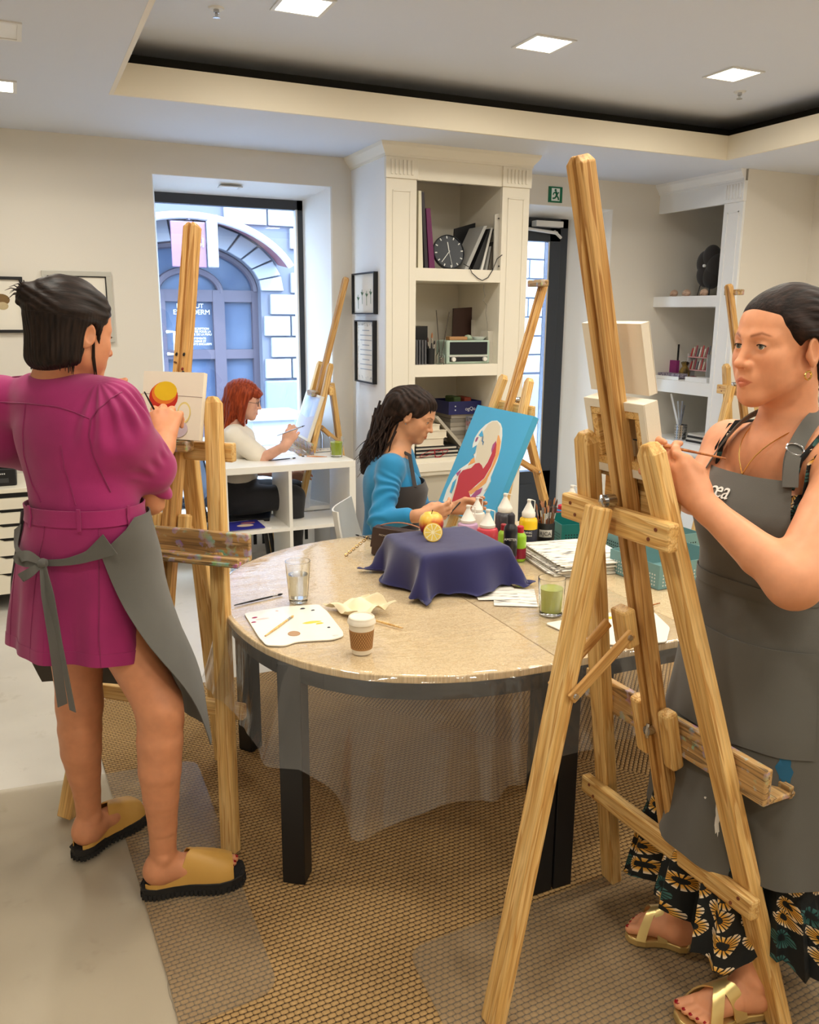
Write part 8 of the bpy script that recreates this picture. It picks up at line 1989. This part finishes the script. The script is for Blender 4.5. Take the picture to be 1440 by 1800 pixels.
for i in range(9):
    X0, X1 = PY(789, 760, 5.16)[0], PY(822, 760, 5.16)[0]
    tag(boxo('magazine', (X0 + .003*(i % 3), 5.14 + .004*(i % 2), zz6), (X1 + .10, 5.38, zz6 + .028), m_('mag_grey%d' % (i % 3), ((150, 142, 128), (126, 120, 108), (170, 162, 148))[i % 3], .6), bevel=.002), 'grey magazine bundle under the blue box, %s' % ('topmost of its stack' if i == 8 else 'lowest of its stack' if i == 0 else 'within the stack'), 'magazine', 'magazine bundles in the lower niche'); zz6 += .0285
for i in range(8):
    X0 = PY(822, 760, 5.1)[0]; col = ((170, 40, 52), (60, 70, 100), (196, 190, 186))[i % 3]
    tag(boxo('booklet', (X0, 5.04, Z3 + i*.030), (X0 + .075, 5.13, Z3 + i*.030 + .0295), m_('bklt%d' % (i % 3), col, .5, var=.5, vs=40, rgb2=(200, 196, 200)), bevel=.001), '%s patterned booklet in the stack behind the painting' % ('red', 'blue', 'pale')[i % 3], 'booklet', 'patterned booklets in the lower niche')
X0, X1 = PY(789, 715, 5.12)[0], PY(860, 715, 5.12)[0]; bb = thing('box', 'dark blue cardboard box full of odds and ends in the lower niche', 'box', ((X0+X1)/2, 5.25, zz6)); zb0 = zz6; zb1 = PY(800, 706, 5.12)[2]
mb_ = m_('box_blue', (24, 30, 92), .45); X1 = min(X1, 2.86)
boxo('front_side', (X0, 5.12, zb0), (X1, 5.124, zb1), mb_, bb); boxo('back_side', (X0, 5.38, zb0), (X1, 5.384, zb1), mb_, bb); boxo('end_side', (X0, 5.124, zb0), (X0+.004, 5.38, zb1), mb_, bb); boxo('end_side', (X1-.004, 5.124, zb0), (X1, 5.38, zb1), mb_, bb); boxo('box_floor', (X0+.004, 5.124, zb0), (X1-.004, 5.38, zb0+.004), mb_, bb)
text_mesh('ogQo', .034, m_('print_white2', (214, 216, 226)), Matrix.Translation((X0 + .165, 5.1185, (zb0+zb1)/2 - .008)) @ Matrix.Rotation(math.pi/2, 4, 'X'), 'lettering', bb)
for i in range(2): obj('bullet', MB().tube([(X0+.05, 5.1195, zb0 + .03 + .026*i), (X0+.05, 5.1175, zb0 + .03 + .026*i)], .005, 8), m_('print_white2', (214, 216, 226)), bb)
for i, (dx, col, lab) in enumerate(((.06, (70, 90, 50), 'green craft scrap in the blue box'), (.14, (140, 60, 40), 'rust craft scrap in the blue box'), (.22, (120, 80, 130), 'mauve craft scrap in the blue box'), (.28, (40, 36, 44), 'black craft scrap in the blue box'))):
    if X0 + dx + .05 < X1: tag(boxo('craft_scrap', (X0+dx, 5.16, zb0+.005), (X0+dx+.055, 5.30, zb1 + .028 - .006*i), m_('scrap%d' % i, col, .8, var=.4, vs=30), bevel=.008), lab, 'craft scrap')
rr = random.Random(6); pts = [PY(765 + 28*math.sin(k_*.9)*(.5 + .5*math.sin(k_*.37)), 797 + 7*math.cos(k_*1.3), 4.955) for k_ in np.linspace(0, 14, 90)] + [PY(785, 806, 4.95), PY(791, 809, 4.945), PY(788, 811, 4.94), PY(776, 808, 4.94)]
tag(obj('cord', MB().tube(pts, .0022, 5), m_('cord_red', (150, 26, 40)), smooth=True), 'tangled red cord hanging on the black albums', 'cord')

# ================================================================ things in the bookcase on the right
def RXp(px, py, X=4.72): return PX(px, py, X)
S1, S2, S3 = 1.788, 1.155, .69
c = RXp(1242, 470, 4.80); pc_ = thing('lobed_cushion', 'dark lobed cushion with a white button on a wire stand', 'cushion', (4.82, c[1], S1)); cz = c[2]
cu = fabric('cushion_charcoal', (46, 42, 40), .9); rx_, rz_ = .125, .155
for k_ in range(5):
    a_ = 2*math.pi*k_/5 + .5; Fd = Field(); Fd.ell((4.84, c[1] + .055*math.cos(a_), cz + .065*math.sin(a_)*1.1), (.065, .075, .095), k=.01); body('lobe', [Fd.mesh(.006)], cu, pc_)
obj('button', MB().tube([(4.775, c[1] - .01, cz + .01), (4.762, c[1] - .01, cz + .01)], .011, 14), white_m, pc_, smooth=True)
for s in (-1, 1): obj('wire_leg', MB().tube([(4.80, c[1] + .05*s, cz - .13), (4.79, c[1] + .065*s, S1 + .004), (4.90, c[1] + .065*s, S1 + .004), (4.90, c[1] + .05*s, cz - .1)], .004, 6), black_m, pc_)
shm = mat('shell_pink', (204, 170, 146), .5, var=.35, vs=40)
for i, (px, py, l_, lab) in enumerate(((1185, 517, .07, 'ribbed brown seashell at the end of the shelf'), (1207, 516, .08, 'long spiral seashell on the top shelf'), (1238, 514, .075, 'pink spiky seashell below the dark cushion'))):
    c = RXp(px, py, 4.70); g = thing('seashell', lab, 'shell', (4.70, c[1], S1)); R_ = []
    for k_ in np.linspace(0, 1, 12): rr_ = (.026*math.sin(k_*math.pi)**.7 + .002)*(1 + .15*math.sin(k_*30)); R_.append([(4.70 + rr_*math.cos(a_), c[1] + l_*(k_ - .5), S1 + .026 + rr_*.9*math.sin(a_)) for a_ in np.linspace(0, 2*math.pi, 12)[:-1]])
    obj('shell', MB().rings(R_), shm, g, smooth=True); obj('shell_lip', MB().tube([(4.68, c[1] - l_*.2, S1 + .03), (4.67, c[1], S1 + .02), (4.68, c[1] + l_*.2, S1 + .012)], .008, 6), shm, g, smooth=True)
def xslab(name, label, cat, y0, y1, z0, z1, X, dep, m, parent=None): 
    o = boxo(name, (X, min(y0, y1), z0), (X + dep, max(y0, y1), z1), m, parent, bevel=.001); return tag(o, label, cat) if parent is None else o
Yp = lambda px, X=4.70: PX(px, 660, X)[1]
g = thing('book', 'black book with a red flame cover on the middle shelf', 'book', (4.9, Yp(1165, 4.9), S2)); xslab('cover', '', '', Yp(1148, 4.9), Yp(1188, 4.9), S2, PX(1165, 604, 4.9)[2], 4.90, .02, black_m, g); xslab('red_print', '', '', Yp(1156, 4.9), Yp(1183, 4.9), S2 + .10, PX(1165, 618, 4.9)[2], 4.898, .002, m_('flame_red', (140, 24, 36)), g)
xslab('box', 'magenta box before the black book on the middle shelf', 'box', Yp(1156, 4.83), Yp(1188, 4.83), S2, PX(1165, 632, 4.83)[2], 4.83, .03, m_('box_magenta', (140, 44, 110), .5))
g = thing('tray', 'white tray of small patterned things on the middle shelf', 'tray', (4.72, Yp(1175), S2)); ya, yb2 = Yp(1158), Yp(1200); za = PX(1170, 660, 4.68)[2]
xslab('tray_front', '', '', ya, yb2, S2, za, 4.66, .004, white_m, g); xslab('tray_floor', '', '', ya, yb2, S2, S2 + .004, 4.664, .12, white_m, g); xslab('contents', '', '', ya - .01, yb2 + .02, S2 + .01, za + .02, 4.68, .09, m_('tray_mix', (190, 180, 190), .7, var=.7, vs=60, rgb2=(60, 50, 80)), g)
xslab('box', 'white lidded box at the front of the middle shelf', 'box', Yp(1205, 4.65), Yp(1243, 4.65), S2, PX(1225, 664, 4.65)[2], 4.65, .10, white_m)
rk = thing('marker_rack', 'two-tier rack of colour markers on the middle shelf', 'rack', (4.85, Yp(1228, 4.85), S2)); ya, yb2 = Yp(1212, 4.85), Yp(1246, 4.85)
for i, z in enumerate((S2 + .07, S2 + .17)):
    xslab('rack_shelf', '', '', ya, yb2, z, z + .008, 4.82, .08, m_('rack_pink', (206, 150, 146), .5), rk)
    for j in range(9):
        y = ya + (yb2 - ya)*(j + .5)/9; obj('marker', MB().tube([(4.84, y, z + .008), (4.86, y + .004, z + .07 + .012*(j % 3))], .006, 6), m_('mk%d' % (j % 5), ((190, 60, 60), (210, 190, 170), (150, 60, 70), (90, 90, 96), (220, 200, 190))[j % 5], .4), rk)
for s in (ya, yb2): xslab('rack_side', '', '', s - .003, s + .003, S2, S2 + .2, 4.82, .08, m_('rack_clear', (190, 190, 190), .3), rk)
c = nm((4.80, Yp(1203, 4.8), S2)); vs_ = thing('gift_bag', 'black and gold wrapped bundle on the middle shelf', 'bundle', tuple(c)); obj('wrap', MB().lathe([(0, 0), (.04, 0), (.045, .06), (.02, .10), (.035, .13), (0, .14)], 9, tuple(c)), m_('wrap_gold', (150, 120, 50), .4, var=.6, vs=20, rgb2=(30, 26, 24)), vs_); obj('bow', MB().tube([c + nm((0, -.03, .13)), c + nm((0, 0, .10)), c + nm((0, .03, .13))], .012, 6), black_m, vs_)
c = nm((4.72, Yp(1219, 4.72), S2)); tag(obj('pincushion', MB().lathe([(0, 0), (.03, .002), (.036, .018), (.028, .034), (0, .04)], 16, tuple(c)), m_('dark_red', (110, 26, 36)), smooth=True), 'dark red round pincushion behind the white box', 'pincushion')
# steel cup with rulers on the lower shelf
c = PX(1196, 766, 4.70); c[2] = S3; ut = thing('utensil_cup', 'perforated steel cup holding rulers and pens', 'cup', tuple(c)); obj('cup', MB().lathe([(0, 0), (.045, 0), (.048, .12), (.045, .12), (.042, .004), (0, .004)], 28, tuple(c)), chrome_m, ut, smooth=True)
mb = MB()
for i in range(5):
    for j in range(16): a_ = 2*math.pi*j/16; mb.add([(c[0] + (.0466 + .0006*i)*math.cos(a_ + .05*math.cos(q_)), c[1] + (.0466 + .0006*i)*math.sin(a_ + .05*math.cos(q_)), c[2] + .02 + .02*i + .004*math.sin(q_)) for q_ in np.linspace(0, 2*math.pi, 8)[:-1]], [tuple(range(7))])
o_ = obj('perforation', mb, hole_d, ut); o_['kind'] = 'stuff'
for i, (px, py, w_, m, lab) in enumerate(((1180, 692, .012, ('ruler_white', (206, 204, 200)), 'white ruler leaning out of the steel cup'), (1192, 705, .010, ('ruler_grey', (150, 150, 150)), 'grey ruler in the steel cup'), (1200, 705, .011, ('ruler_pat', (120, 120, 124)), 'patterned ruler in the steel cup'), (1204, 712, .006, ('pen_dark', (60, 60, 64)), 'dark pen in the steel cup'))):
    tip = PX(px, py, 4.70); beam_ = obj('ruler' if i < 3 else 'pen', MB().tube([c + nm((0, .012*(i-1), .006)), tip], w_, 6, flat=.25, up=(1, 0, 0)), m_(*m)); tag(beam_, lab, 'ruler' if i < 3 else 'pen')
for i in range(4): tag(boxo('sketch_pad', (4.68 + .006*i, PX(1240, 766, 4.68)[1] + .004*i, S3 + .0005 + .016*i), (4.95, PX(1206, 766, 4.68)[1], S3 + .0155 + .016*i), m_('pad%d' % (i % 2), ((34, 32, 32), (206, 200, 188))[i % 2], .6), bevel=.001), '%s sketch pad in the pile beside the steel cup' % ('lowest black', 'lower white', 'upper black', 'topmost white')[i], 'sketch pad')
